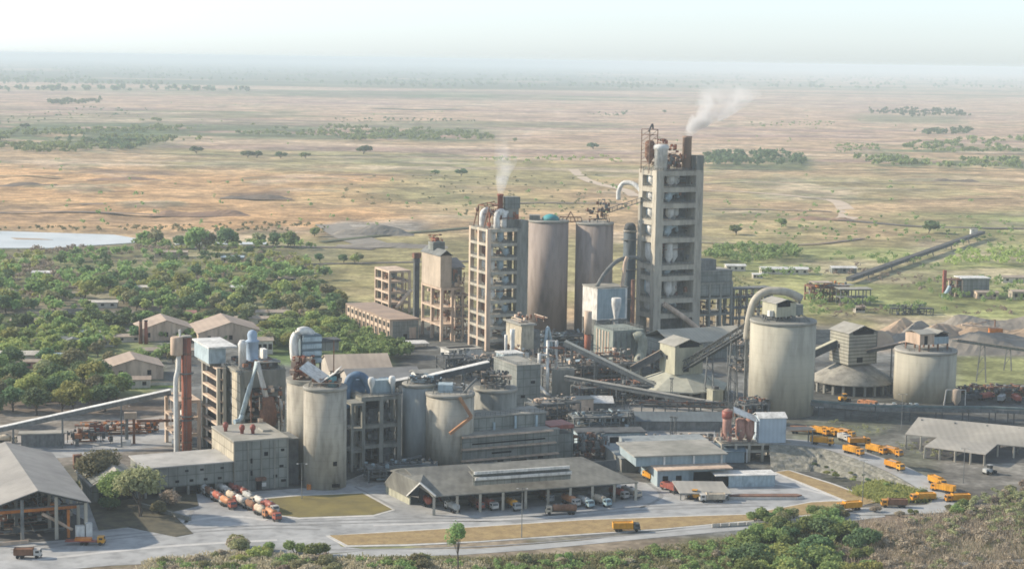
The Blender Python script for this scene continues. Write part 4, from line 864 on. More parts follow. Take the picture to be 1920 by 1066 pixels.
mb = MB(); mb.sm = True; xx = a*.42; mb.lathe(xx, 9, [(3.4, hm+.4), (3.3, hm+2.5), (2.2, hm+3.5), (2.3, z1-4.6), (2.6, z1-4.4), (2.6, z1-4.0), (1.7, z1-3.6), (1.9, z1-1.6), (1.4, z1-.5), (.4, z1)], 20); link('separator_tower', mb, mat('separator_blue', (.33, .42, .52), (.25, .33, .42), .3), t)
mb = MB(); mb.sm = True; mb.lathe(a*.14, 6, [(1.4, hm), (1.4, ztop(p, 656)), (1.7, ztop(p, 650)), (.9, ztop(p, 642))], 14); link('white_vent_pipe', mb, M_WHITE, t)
part('white_box', M_WHITE, t, (a*.66, 9, hm+.6, a*.76, 13, hm+7))
# open stair frame
p, a, b, h = blk(408, 858, 379, 425, 690)
t = thing('open_stair_frame', 'narrow open concrete stair frame with pale slanting landings behind the red stack', 'stair tower', p)
n = 8; zs = [h*k/n for k in range(n+1)]
for i in range(2):
    for j in range(2): part('column', M_CON, t, ((a-1.2)*i, (b-1.2)*j, 0, (a-1.2)*i+1.2, (b-1.2)*j+1.2, h))
for z in zs[1:]: part('landing', M_CREAM, t, (.05, .05, z-.75, .6, b-.05, z+.01), (.6, .05, z-.25, 1.8, b-.05, z-.004), (1.8, .05, z-.6, a-.05, .7, z-.004))
part('back_wall', M_DARK, t, (1.9, 1.2, 0, 2.1, b-1.2, h*.97)); part('light_block_screen', M_DARK, t, (2.2, 1.3, 0, a-1.2, 1.5, h*.97)); clutter(t, (a+.5, 1, 0, a+6, b, h*.95), 14, 64, [M_STEEL, M_GSTEEL], 2.5)
part('roof_box', M_PBLUE, t, (-2, b*.2, h+1, a*1.3, b+3, ztop(p, 655))); part('box_roof', M_WHITE, t, (-2.6, b*.1, ztop(p, 655), a*2.4, b+4, ztop(p, 652))); part('box_stand', M_CON2, t, (-1, b*.3, h-.4, a, b+2, h+1))
# red stack, white duct, tank
t, r, h, c = silo('striped_stack', 'tall weathered red stack at the left of the front works', 349, 866, 9.2, 630, M_STACK, cat='stack', rimz=.6)
for z in (h*.33, h*.36, h*.7):
    mb = MB(); mb.lathe(0, 0, [(r+.9, z), (r+.9, z+.35)], 20); link('walkway_ring', mb, M_GSTEEL, t)
ladder(t, 0, -r-.4, 0, h)
for z in (h*.15, h*.5, h*.85):
    mb = MB(); mb.lathe(0, 0, [(r+.12, z), (r+.12, z+.8)], 24); link('band', mb, M_RUST, t)
p = G(331, 866); h = ztop(p, 640); t = thing('white_duct_column', 'white duct column with a cream drum on top beside the red stack', 'duct', p, 0)
duct(t, [(0, 0, 0), (0, 0, h*.5), (0, 0, h*.66), (.3, 0, h*.72), (.9, 0, h*.77), (1.1, 0, h*.83), (1.1, 0, h*.92)], .95, M_WHITE, 'duct_shell')
mb = MB(); mb.sm = True; mb.lathe(.4, 0, [(2.2, h*.89), (2.3, h*.9), (2.3, h*1.03), (2.0, h*1.04)], 20); link('drum', mb, M_CREAM, t)
mb = MB(); mb.cyl(1.6, 0, h*1.04, h*1.1, .4, n=10); link('vent', mb, M_WHITE, t)
p, a, b, h = blk(332, 846, 309, 382, 752)
t = thing('fan_frame', 'concrete frame with fans at the foot of the red stack', 'frame', p)
frame(t, a*.9, b, [0, h*.33, h*.66, h], 2, 1, 1.2, M_CREAM, 1.1); clutter(t, (1, 1, 0, a*.8, b-1, h), 14, 65, [M_GSTEEL, M_STEEL, M_WHITE], 3); part('rear_tower', M_WALLP, t, (a*.6, b+1, 0, a*.98, b+7, h*1.6))
# left belt gallery
pa, pb = G(-60, 842), G(322, 832)
gallery('white_belt_gallery', 'long white belt gallery climbing from the left edge to the red stack', (pa.x, pa.y), ztop(pa, 822), (pb.x, pb.y), ztop(pb, 738), 3, 1.9, M_WHITE, M_GSTEEL, (.22, .46, .75))
t = thing('belt_tail_house', 'low red and grey equipment house under the white belt gallery', 'machinery', G(60, 838), R(12)); part('wall', M_GSTEEL, t, (-4, 0, 0, 12, 5, 5)); part('roof', M_DUST, t, (-5, -.5, 5, 13, 5.5, 5.4)); clutter(t, (12, 0, 0, 30, 5, 6), 10, 66, [M_STEEL, M_GSTEEL, M_RUST], 3)
t = thing('steel_stockpile', 'rack of orange and rusty steel sections in the yard left of the red stack', 'steel rack', G(140, 818), R(14)); clutter(t, (0, 0, 0, 34, 8, 4.5), 22, 67, [M_ORANGE, M_RUST, M_STEEL], 3)
t = thing('yard_gantry', 'small yard gantry with two grey legs left of the red stack', 'gantry', G(236, 832), R(10)); part('leg', M_GSTEEL, t, (0, 0, 0, 1, 1, 10)); part('leg', M_RUST, t, (2.6, 0, 0, 3.6, 1, 10)); part('head_box', M_TAN, t, (-.6, -.6, 10, 4.2, 1.6, 12.4)); part('foot', M_WHITE, t, (-1.5, -3, 0, 2, -.2, 1.8)); part('crossbeam', M_RUST, t, (4.2, 0, 8.4, 22, .8, 9.4))
# ================================================================ FRONT SILOS
t, r, h, c = silo('cement_silo', 'front left round cement silo standing at the yard edge', 605, 919, 40, 729, M_SILO, 'front cement silos'); r1 = r
wins(t, 'f', []); rail(t, -r*.68, -r*.68, r*.68, r*.68, h)
part('hatch', M_DARK, t, (r*.47, -r*.9, h*.24, r*.47+1.3, -r*.8, h*.28)); part('hatch', M_DARK, t, (r*.42, -r*.94, h*.03, r*.42+2.6, -r*.8, h*.06)); part('door', M_ORANGE, t, (-r*.75, -r*.9, 0, -r*.55, -r*.6, 1.8))
clutter(t, (-r*.6, -r*.6, h, r*.7, r*.6, h+2.2), 16, 68, [M_RUST, M_CREAM, M_GSTEEL], 2.2); mb = MB(); mb.sm = True; mb.cyl(r*.35, -r*.3, h, h+3.6, 1.6, n=14); link('teal_bin', mb, mat('dull_teal_steel', (.12, .26, .27), (.09, .18, .19), .3), t)
mb = MB(); mb.beam((r*.4, 0, h), (r*.4, 0, h+16), .35); link('mast', mb, M_RUST, t)
mb = MB(); mb.slab([(-r*1.15, -r*.5, h+6.6), (-r*.2, -r*.5, h+1.6), (r*.1, r*.9, h+2.2), (-r*.9, r*.9, h+7.4)], .3); mb.slab([(-r*.19, -r*.5, h+1.6), (r*.5, -r*.5, h+5), (r*.7, r*.9, h+6), (r*.11, r*.9, h+2.2)], .3); link('sheet_canopy', mb, M_WHITE, t)
c2 = c+V*17.5-U*.5
t2 = thing('cement_silo', 'round cement silo tucked behind the front left silo, under the rusty tower', 'silo', c2, 0, 'front cement silos')
hh = ztop(c2, 708); mb = MB(); mb.sm = True; mb.cyl(0, 0, 0, hh-1.2, r1, n=64); link('shell', mb, M_SILO, t2); mb = MB(); mb.lathe(0, 0, [(r1+.25, hh-1.19), (r1+.25, hh)], 64); link('roof_rim', mb, M_DUST, t2)
clutter(t2, (-r1*.7, -r1*.6, hh, r1*.3, r1*.5, hh+8), 26, 69, [M_RUST, M_STACK, M_CREAM], 3.2)
st = thing('striped_filter_house', 'tall blue and white banded filter house with a rounded white duct above the left silos', 'filter', c2+Vector((-1.6, 0, hh+5)), TH)
z_, sc_ = hh+5, 1
H1 = ztop((c2.x+1.5, c2.y), 629)-z_; pw = 6.8
part('casing', mat('banded_filter_base', (.16, .21, .24), (.11, .15, .17), .2), st, (0, 0, 0, pw, 7, H1))
for k in range(4): part('pale_band', M_PBLUE, st, (-.3, -.35, H1*(.03+.25*k), pw+.05, -.004, H1*(.185+.25*k)))
duct(st, [(pw*.6, 3, H1-.4), (pw*.4, 3, H1+1.0), (0, 3, H1+1.1), (-2.2, 3, H1-1), (-2.6, 3, H1-4), (-2.2, 3, H1-9)], 1.6, M_WHITE, 'rounded_duct'); part('side_box', M_WALLG, st, (pw+.1, 1, H1*.4, pw+7, 6, H1*.72)); part('side_box_roof', M_STEEL, st, (pw+.1, .4, H1*.72, pw+7.6, 6.6, H1*.8))
for x in (0, pw-.6):
    for y in (0, 6.4): part('leg', M_STEEL, st, (x, y, -5, x+.6, y+.6, 0))
# second trio
t, r, h, c = silo('cement_silo', 'middle grey cement silo with a bluish tint left of the packing house', 783, 872, 31, 722, mat('bluish_grey_concrete', (.38, .41, .40), (.28, .31, .31), .1, streak=1, grime=.4), 'front cement silos')
rail(t, -r*.68, -r*.68, r*.68, r*.68, h); clutter(t, (-r*.5, -r*.6, h, r*1.4, r*.5, h+3), 12, 81, [M_STEEL, M_PBLUE], 2.4)
t, r, h, c = silo('cement_silo', 'sunlit cement silo rising directly behind the packing house', 841, 884, 45, 742, M_SILO, 'front cement silos')
rail(t, -r*.68, -r*.68, r*.68, r*.68, h); MS = (c, r, h)
part('white_casing', M_PBLUE, t, (-r*.5, -r*.2, h, r*.1, r*.5, h+2.8)); duct(t, [(r*.55, -r*.3, h), (r*.8, -r*.2, h+2.5), (r*1.1, 0, h+5)], .45, M_GSTEEL); clutter(t, (-r*.3, 0, h, r*.7, r*.7, h+2.5), 8, 82, [M_WHITE, M_STEEL], 2)
mb = MB(); mb.beam((r*.42, -r*.96, h-.5), (r*.92, -r*1.02, h-7.5), 1.1); mb.beam((r*.92, -r*1.02, h-7.5), (r*.05, -r*1.5, h-13), 1.0); link('orange_chute', mb, mat('rusty_orange_chute', (.42, .24, .13), (.28, .15, .09), .3), t)
t, r, h, c = silo('cement_silo', 'short wide grey silo behind the packing house, below the small raised cabin', 927, 860, 40, 732, M_CON2, 'front cement silos')
rail(t, -r*.68, -r*.68, r*.68, r*.68, h); clutter(t, (-r*.7, -r*.6, h, r*.7, r*.5, h+6), 18, 83, [M_CREAM, M_GSTEEL, M_STEEL], 2.5); clutter(t, (-r*1.6, 0, h+2, -r*.3, r*.7, h+10), 22, 84, [M_STEEL, M_GSTEEL], 2.5)
# galleries above them
def gal2(nm, lb, x0, y0, x1, y1, Y, w, hgt, m1, m2, legs=()):
    q1 = G2(x0, y0, Y); q2 = G2(x1, y1, Y+6); return gallery(nm, lb, (q1.x, q1.y), q1.z, (q2.x, q2.y), q2.z, w, hgt, m1, m2, legs)
gal2('roofed_gallery', 'pale roofed gallery rising right over the middle silos to the small cabin', 792, 716, 918, 687, MS[0].y+8, 3.4, 2.2, M_WHITE, M_STEEL, (.1, .6))
gal2('roofed_gallery', 'short pale roofed gallery bending left above the middle grey silo', 738, 722, 800, 712, MS[0].y+12, 3.4, 2, M_WHITE, M_STEEL, (.1,))
q = G2(760, 712, MS[0].y+10); t = thing('gallery_cabin', 'small white cabin where the roofed galleries meet', 'cabin', (q.x+4, q.y, q.z), TH); roof_house(t, 0, 0, 0, 11, 5, 2.6, 1, M_WHITE, M_DUST, 'x')
for x in (0, 10.2): part('leg', M_STEEL, t, (x, 1, -q.z, x+.8, 1.8, 0))
# dark frame building between silos
p, a, b, h = blk(677, 880, 648, 752, 745)
t = thing('dark_frame_building', 'shaded concrete frame building between the front left silo and the middle silo', 'building', p)
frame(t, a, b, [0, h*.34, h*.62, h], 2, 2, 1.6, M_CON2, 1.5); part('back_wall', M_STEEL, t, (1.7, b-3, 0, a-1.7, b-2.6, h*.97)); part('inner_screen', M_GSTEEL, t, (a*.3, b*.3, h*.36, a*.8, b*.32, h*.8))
clutter(t, (2, 2, 0, a-2, b-4, h*.9), 20, 85, [M_STEEL, M_GSTEEL, M_GSTEEL], 4); rail(t, .2, .2, a-.2, b-.2, h)
for dx in (.34, .86):
    mb = MB(); mb.sm = True; mb.lathe(a*dx, 4, [(.3, h), (.4, h+2.2), (1.25, h+4.2), (1.3, h+5.8), (.8, h+6.6)], 16); link('white_cyclone', mb, M_WHITE, t)
part('blue_machine_bed', M_BLUEW, t, (a*.4, 5, h+.02, a*.95, 9, h+5)); clutter(t, (a*.3, 6, h, a, 10, h+6), 8, 86, [M_BLUE, M_PBLUE], 2)
t = thing('side_frame', 'dark steel side frame with sloping stair next to the front left silo', 'frame', p-U*5-V*3); frame(t, 5, 8, [0, h*.3, h*.6, h*.95], 1, 1, .8, M_CON2, .9); mb = MB(); mb.beam((2, -1, 1), (26, -4, 5), 1.5, .5); link('ramp', mb, M_GSTEEL, t)
# blue arch
q = G2(645, 724, p.y+10); t = thing('blue_arch_duct', 'bright blue arched duct behind the front left silo', 'duct', (q.x, q.y, q.z-8), 0)
duct(t, [(1.2, 0, 0), (1.2, 0, 7), (2.2, 0, 11), (5, 0, 12.4), (7.8, 0, 11), (9.6, 0, 7), (10.4, 0, 4)], 1.5, M_BLUE, 'duct_shell', 6); part('blue_casing', M_BLUE, t, (1.4, 1, 0, 7.6, 4, 10.4)); part('support', M_STEEL, t, (1, 1.2, -q.z+8, 2, 2.2, 0), (7, 1.2, -q.z+8, 8, 2.2, 0))
# sheds behind
M_WAVE = M_TAN
def wshed(label, x0, y0, x1, Y0, ze, zr, w, m, ang=TH, nb=1, open_=False):
    """low gabled workshop; nearest corner at pixel, ridge going away or along"""
    p = G(x0, y0); t = thing('workshop_shed', label, 'shed', p, ang); L = run(p, Vector((math.cos(ang), math.sin(ang), 0)), x1)
    for k in range(nb):
        gwall(t, .2, L-.2, w*k+.2, w*(k+1)-.2, 0, ze-.1, zr-.35, mat('dim_cream_wall', (.44, .40, .33), (.33, .3, .26), .2, grime=.3), 'x')
        gable(t, 0, L, w*k, w*(k+1), ze, zr, m, 'x', ov=.5)
    nn = max(2, int(L/7))
    for k in range(nn): part('opening', M_DARK, t, (L*(k+.25)/nn, .1, ze*.2, L*(k+.7)/nn, .25, ze*.75))
    return t
wshed('wide tan roofed shed behind the banded filter house', 618, 722, 735, 0, 7, 12, 30, M_TAN, R(14), 1)
wshed('grey roofed shed right of the wide tan shed behind the middle silos', 655, 737, 790, 0, 6, 9.5, 20, mat('dark_grey_roof', (.24, .24, .23), (.17, .17, .165), .1), R(18))
# round grey filter at centre back
t = thing('open_top_filter', 'dark circular equipment stand between the store hut and the roofed galleries', 'machinery', G(835, 712)); frame(t, 14, 12, [0, 6, 10], 3, 1, .6, M_STEEL, .6); clutter(t, (0, 0, 1, 16, 12, 13), 24, 87, [M_STEEL, M_GSTEEL], 3)
# ================================================================ PACKING HOUSE (terraced)
p, a, b, h = blk(866, 884, 829, 1048, 818)
t = thing('packing_house', 'terraced packing house with stepped pale left side and four horizontal ledges', 'building', p)
ht = ztop(p+V*(b*.3), 787)
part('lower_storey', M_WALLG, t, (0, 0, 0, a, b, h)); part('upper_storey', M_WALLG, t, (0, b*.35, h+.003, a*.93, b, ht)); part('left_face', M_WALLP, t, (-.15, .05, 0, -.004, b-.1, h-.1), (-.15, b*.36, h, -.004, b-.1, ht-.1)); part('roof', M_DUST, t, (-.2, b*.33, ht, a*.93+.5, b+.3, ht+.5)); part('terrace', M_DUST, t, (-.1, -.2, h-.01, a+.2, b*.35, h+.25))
for k, z in enumerate((h*.30, h*.62, h*.97)): part('ledge', M_CREAM, t, (-.5, -1.6, z, a*(.98-.03*k), -.004, z+.5))
wins(t, 'f', [(a*.12, h*.1, a*.2, h*.22), (a*.36, h*.13, a*.42, h*.24), (a*.5, h*.15, a*.66, h*.22), (a*.78, h*.2, a*.83, h*.27), (a*.3, h*.44, a*.5, h*.49), (a*.1, h*.74, a*.85, h*.78)], M_DARK)
for f, zt_ in ((.12, ht+.4), (.38, h+3), (.6, ht-.2), (.82, ht-.5)): part('downpipe', M_PBLUE, t, (a*f, b*.35-.8, h+.26, a*f+.8, b*.35-.1, zt_))
part('opening', M_DARK, t, (.5, b*.35-.2, h+.3, 2.6, b*.35-.05, h+2.2)); part('roof_box', M_DARK, t, (-.0, b*.6, ht+.5, 1.6, b*.7, ht+2.5)); part('roof_vent', M_WHITE, t, (-2.2, b*.6, ht+.5, -1.2, b*.7, ht+2.4)); part('vent_stand', M_CON2, t, (-2.2, b*.6, ht-1, -.2, b*.7, ht+.49))
rail(t, 0, b*.36, a*.92, b, ht+.5, sides='f')
PKP, PKa = p, a
t = thing('red_topped_annexe', 'small annexe with a red roof band at the right end of the packing house', 'building', p+U*(a+.3)+V*3); part('wall', M_WALLG, t, (0, 0, 0, 7, 9, h*.8)); part('red_roof', M_RED, t, (-3, -.5, h*.95, 7, 9.5, h*1.06)); part('post', M_GSTEEL, t, (6.3, -.4, h*.8, 6.9, .2, h*.94), (0, -.4, h*.8, .6, .2, h*.94))
clutter(t, (8, -4, 0, 22, 8, 9), 24, 88, [M_STEEL, M_GSTEEL, M_RUST], 3)
# ================================================================ LOADING SHED (big roof)
ze = 6.6
def R3(x, y, z): return tuple(G(x, y, z))
t = thing('loading_shed', 'big L shaped loading shed with grey dusty roofs, tankers parked along its open front', 'shed', G(815, 960), 0)
P0 = G(806, 930, ze); 
e0 = Vector(R3(812, 930, ze)); e1 = Vector(R3(1197, 903, ze)); ax = (e1-e0).normalized(); ln = (e1-e0).length; bk = Vector((-ax.y, ax.x, 0))
rz = ze+5.5; hw = 20
r0 = e0+bk*hw; r1_ = e1+bk*hw-ax*13; r0.z = r1_.z = rz
mb = MB(); mb.slab([e0, e1, r1_, r0-ax*4+Vector((0, 0, 0))], .35); link('front_roof', mb, M_DSHEET, t, world=True)
mb = MB(); f0 = e0+bk*hw*2.1+Vector((0, 0, 0)); f1 = e1+bk*hw*2.0-ax*10; mb.slab([r0-ax*4, r1_, f1, f0-ax*4], .35); link('rear_roof', mb, M_DSHEET, t, world=True)
mb = MB(); mb.slab([e1+Vector((0, 0, -.01)), f1, r1_-Vector((0, 0, .01))], .3); link('hip_end', mb, M_DSHEET, t, world=True)
# cross wing at the left, ridge running back
zg = ze+4.0
gA = Vector(R3(788, 905, zg)); gB = Vector(R3(738, 882, zg)); wA = Vector(R3(763, 929, 3.4)); wB = Vector(R3(719, 906, 3.4)); vA = Vector(R3(817, 930, ze+.05)); vB = e0+ax*1+bk*14.6; vB.z = zg+.05; rL = r0-ax*4; fL = f0-ax*4
mb = MB(); mb.slab([wA, gA, gB, wB], .35); link('wing_roof', mb, M_DSHEETY, t, world=True)
mb = MB(); mb.slab([gA+Vector((.05, 0, 0)), vA, vB, gB+Vector((.05, 0, 0))], .35); link('wing_roof', mb, M_DSHEET, t, world=True); mb = MB(); mb.slab([gB+Vector((.06, 0, .02)), vB+Vector((0, 0, .02)), rL, fL], .35); link('valley_roof', mb, M_DSHEET, t, world=True)
mb = MB(); mb.beam(wA+Vector((0, -.2, .1)), gA+Vector((0, -.2, .1)), .4); mb.beam(gA+Vector((0, -.2, .1)), vA+Vector((0, -.2, .2)), .5); link('bargeboard', mb, M_WHITE, t, world=True)
dd = (wB-wA).normalized(); q0 = wA+Vector((.8, 1.2, 0)); q1 = wB+Vector((.8, 0, 0)); mb = MB(); mb.hexa([(q0.x, q0.y, 0), (q0.x+.4, q0.y, 0), (q1.x+.4, q1.y, 0), (q1.x, q1.y, 0), (q0.x, q0.y, 3.05), (q0.x+.4, q0.y, 3.05), (q1.x+.4, q1.y, 3.05), (q1.x, q1.y, 3.05)]); link('side_wall', mb, M_OLW, t, world=True)
# left hipped end toward back-left
ncol = 9
for k in range(ncol+1):
    q = e0+ax*(ln*k/ncol*.985+.6)+bk*.8; mb = MB(); mb.box(q.x-.45, q.y-.45, 0, q.x+.45, q.y+.45, ze-.3); link('column', mb, M_CON, t, world=True)
for k in range(ncol):
    q = e0+ax*(ln*(k+.5)/ncol*.985+.6)+bk*18; mb = MB(); mb.rbox(q.x, q.y, 0, ln/ncol-.1, .4, ze+4, math.atan2(ax.y, ax.x)); link('rear_bay_wall', mb, M_STEEL, t, world=True)
mb = MB(); q = (e0+e1)/2+bk*17; mb.rbox(q.x, q.y, 0, ln-6, 6, 1.1, math.atan2(ax.y, ax.x)); link('loading_dock', mb, M_CON2, t, world=True)
# raised monitor roofs
m0 = Vector(R3(893, 893, rz)); 
for k, (dz_, xx0, xx1, yy, m_) in enumerate(((1.2, 891, 1072, 896, M_PBLUE), (3.0, 889, 1068, 885, M_WHITE))):
    a0 = Vector(R3(xx0, yy, rz+dz_-1)); a1 = a0+ax*run(Vector((a0.x, a0.y, a0.z)), ax, xx1); b0 = a0+bk*7+Vector((0, 0, 1.0)); b1 = a1+bk*7+Vector((0, 0, 1.0))
    mb = MB(); mb.slab([a0, a1, b1, b0], .3); link('monitor_roof', mb, M_DSHEET, t, world=True)
    mb = MB(); mb.beam(a0-Vector((0, 0, .25)), a1-Vector((0, 0, .25)), .6, .9); link('monitor_edge', mb, M_WHITE, t, world=True)
    mb = MB(); s0, s1 = a0+bk*1.0, a1+bk*1.0; mb.hexa([(s0.x, s0.y, rz-2.5), (s1.x, s1.y, rz-2.5), (s1.x+bk.x*.3, s1.y+bk.y*.3, rz-2.5), (s0.x+bk.x*.3, s0.y+bk.y*.3, rz-2.5), tuple(s0-Vector((0, 0, .4))), tuple(s1-Vector((0, 0, .4))), tuple(s1+bk*.3-Vector((0, 0, .4))), tuple(s0+bk*.3-Vector((0, 0, .4)))]); link('monitor_wall', mb, M_WALLG, t, world=True)
LS = (e0, ax, bk, ln)
# crowded plant between the silos and the cone sheds
for k, (x, y, L, w, hh, lb) in enumerate(((1000, 800, 22, 9, 9, 'dark pipe filled steel frame right of the grey panelled building'), (1075, 815, 26, 10, 7, 'low steel frame of pipes before the substation block'), (1085, 762, 30, 10, 8, 'crowded pipe frame between the tan kiosk and the low belt'), (1170, 748, 26, 8, 6, 'pipe frame under the middle of the long inclined belt'), (690, 905, 26, 9, 5, 'low dark clutter of steel at the foot of the shaded concrete frame'), (1395, 800, 12, 8, 9, 'steel stair frame at the left foot of the largest silo'), (890, 700, 18, 8, 7, 'pipe frame behind the roofed gallery'), (1010, 668, 30, 10, 10, 'pipe frame between the hopper station and the two tone stack'), (1225, 700, 14, 8, 9, 'pale pipe frame left of the olive cone house'), (1380, 700, 20, 12, 14, 'rusty frame under the climbing truss belt'))):
    t = thing('pipe_rack', lb, 'pipe rack', G(x, y), R((25, 12, 20, 5, 15)[k % 5])); frame(t, L, w, [0, hh*.5, hh], 4, 1, .5, M_GSTEEL, .5)
    clutter(t, (0, 0, .2, L, w, hh*1.25), 30, 200+k, [(M_GSTEEL, M_STEEL, M_CREAM), (M_STEEL, M_BLUEW, M_GSTEEL), (M_GSTEEL, M_STEEL, M_RUST)][k % 3], 2.6)
# ================================================================ LOW BUILDINGS right of it
p, a, b, h = blk(1232, 912, 1135, 1371, 868)
t = thing('flat_roofed_office', 'wide flat roofed blue grey building with white posts right of the loading shed', 'building', p, R(12))
U12 = Vector((math.cos(R(12)), math.sin(R(12)), 0)); V12 = Vector((-math.sin(R(12)), math.cos(R(12)), 0)); a = run(p, U12, 1371); b = 30
part('wall', M_BLUEW, t, (0, 0, 0, a*.42, b, h*.7), (a*.42, 3, 0, a*.95, b, h*.7)); part('upper_wall', M_BLUEW, t, (-6, 7, h*.7, a, b, h*1.12)); part('roof', M_DUST, t, (-7, 6, h*1.12, a+.6, b+1, h*1.12+.4)); part('canopy', M_CREAM, t, (-.5, -1.5, h*.7, a, 7, h*.7+.4))
for f in (0.15, .55, .93): part('white_post', M_WHITE, t, (a*f, 6.3, h*.7+.4, a*f+.6, 6.95, h*1.12-.02))
part('doorway', M_DARK, t, (a*.52, 2.8, 0, a*.9, 2.98, h*.5)); wins(t, 'f', [(2, h*.2, 4, h*.45), (7, h*.2, 9, h*.45)], M_DARK)
t = thing('rear_flat_store', 'flat dusty roofed store stepping up behind the blue grey building', 'building', G(1165, 885), R(12)); part('wall', M_CON2, t, (0, 0, 0, 40, 26, 5)); part('roof', mat('dusty_blue_roof', (.30, .33, .33), (.20, .23, .24), .1, grime=.4), t, (-.5, -.5, 5, 40.5, 26, 5.4)); part('upper_roof', mat('dusty_blue_roof', (0, 0, 0)), t, (6, 14, 5.4, 38, 26, 8))
t = thing('pale_blue_shed', 'small pale blue shed at the end of the blue grey building', 'shed', G(1366, 913), R(8)); part('wall', M_PBLUE, t, (0, 0, 0, 17, 7, 4.2)); part('roof', M_WHITE, t, (-5, -.6, 4.2, 17.6, 7.6, 4.5)); part('doorway', M_DARK, t, (-4.5, 0.5, 0, -.003, 6, 3.6))
t = thing('sloped_lean_roof', 'low sloping grey roof shelter beside parked lorries in front of the blue grey building', 'shelter', G(1290, 938), R(6))
mb = MB(); mb.slab([(-3, 0, 2.8), (15, -1, 2.6), (14, 9, 4.6), (-4, 9, 5)], .3); link('roof', mb, M_SHEET, t)
for x, y, z in ((-2.6, .6, 2.5), (14, -.2, 2.3), (13.4, 8.4, 4.1), (-3.4, 8.4, 4.5)): part('post', M_GSTEEL, t, (x, y, 0, x+.3, y+.3, z))
t = thing('traffic_island', 'long low kerbed brown island in the yard right of the loading shed', 'kerb island', G(1365, 935), R(4)); 
mb = MB(); mb.prism([(0, 0), (4, -1.2), (24, -1.5), (27, .8), (25, 3.2), (6, 3), (0, 2)], 0, .9); link('kerb', mb, M_KERB, t); mb = MB(); mb.prism([(.6, .2), (4, -.7), (23.7, -1), (26.2, .8), (24.6, 2.7), (6, 2.5), (.6, 1.6)], .9, 1.3); link('soil_bed', mb, mat('reddish_soil', (.22, .12, .08), (.14, .09, .07), .5), t)
# ---- structures in the dim middle yard
t = thing('portal_shed', 'grey shed with two white framed openings in the shaded middle yard', 'shed', G(1130, 840), R(10)); part('wall', M_BLUEW, t, (0, 0, 0, 17, 9, 6)); part('roof', M_STEEL, t, (-.5, -.5, 6, 17.5, 9.5, 6.4)); part('door_frame', M_WHITE, t, (2, -.2, 0, 2.7, -.004, 5), (6.4, -.2, 0, 7.1, -.004, 5), (2.7, -.2, 4.5, 6.4, -.004, 5)); part('door_frame', M_WHITE, t, (9.6, -.2, 0, 10.3, -.004, 5), (15, -.2, 0, 15.7, -.004, 5), (10.3, -.2, 4.4, 15, -.004, 5)); part('doorway', M_DARK, t, (2.7, -.1, 0, 6.4, -.004, 4.4)); part('doorway', M_DARK, t, (10.3, -.1, 0, 15, -.004, 4.3))
t = thing('substation_block', 'dark blue grey substation block left of the two white framed openings', 'building', G(1082, 842), R(10)); part('wall', M_BLUEW, t, (0, 0, 0, 10, 8, 6.5)); part('roof', M_STEEL, t, (-.4, -.4, 6.5, 10.4, 8.4, 6.9)); clutter(t, (-8, -4, 0, 9, -1, 4), 12, 101, [M_STEEL, M_GSTEEL], 2); wins(t, 'f', [(1, 1, 4, 4), (5, 1, 8, 4)], M_GLASS)
t = thing('blue_roofed_store', 'long low store with a dull blue roof left of the pink packing plant', 'shed', G(1215, 868), R(6)); gwall(t, 0, 37, 0, 12, 0, 4.4, 6, M_BLUEW, 'x'); gable(t, 0, 37, 0, 12, 4.4, 6.4, mat('dull_blue_roof', (.20, .26, .30), (.13, .18, .21), .1, ribs=2), 'x'); part('white_end', M_WHITE, t, (37.7, 0, 0, 38.2, 9, 5))
t = thing('long_dark_shed', 'long dark roofed shed across the middle yard under the low belt', 'shed', G(1120, 806), R(3)); gwall(t, 0, 52, 0, 14, 0, 4, 6, M_GSTEEL, 'x'); gable(t, 0, 52, 0, 14, 4, 6.6, mat('dark_blue_grey_roof', (.15, .18, .19), (.10, .12, .13), .1, ribs=2), 'x')
t = thing('tan_kiosk', 'pale tan block kiosk near the foot of the white pipe frames', 'hut', G(1075, 775), R(15)); part('wall', M_CREAM, t, (0, 0, 0, 9, 7, 6)); part('roof', M_DUST, t, (-.4, -.4, 6, 9.4, 7.4, 6.3)); part('step_block', M_CREAM, t, (3, -3, 0, 6, -.1, 3.4)); part('doorway', M_DARK, t, (6.4, -.1, 0, 7.6, -.003, 2.4))
t = thing('white_curved_shed', 'small shed with a bright curved white roof beside the tan kiosk', 'shed', G(1112, 768), R(10)); part('wall', M_GSTEEL, t, (0, 0, 0, 8, 6, 3.4)); mb = MB(); mb.slab([(-1, -1, 3.4), (9, -1.6, 3.2), (10, 6, 5), (0, 7, 5.2)], .3); link('roof', mb, M_WHITE, t)
for (x, y, hgt, lb) in ((1258, 838, 12, 'left of a pair of thin lattice masts in the middle yard'), (1265, 842, 12.5, 'right of a pair of thin lattice masts in the middle yard'), (1258, 765, 13, 'thin mast behind the long dark shed'), (1168, 792, 12, 'thin mast near the left end of the long dark shed'), (1366, 800, 26, 'tall lattice mast just left of the largest silo'), (1376, 790, 27, 'tall lattice mast nearest the largest silo on its left')):
    t = thing('lattice_mast', lb, 'mast', G(x, y), 0); mb = MB()
    for sx_ in (-.5, .5):
        for sy_ in (-.5, .5): mb.beam((sx_, sy_, 0), (sx_*.5, sy_*.5, hgt), .16)
    for k in range(int(hgt/1.6)): mb.beam((-.5+.25*k/hgt, -.5, k*1.6), (.5, -.5, k*1.6+1.6), .1)
    link('lattice', mb, M_STEEL, t); part('lamp_head', M_GSTEEL, t, (-.9, -.4, hgt, .9, .4, hgt+.5))
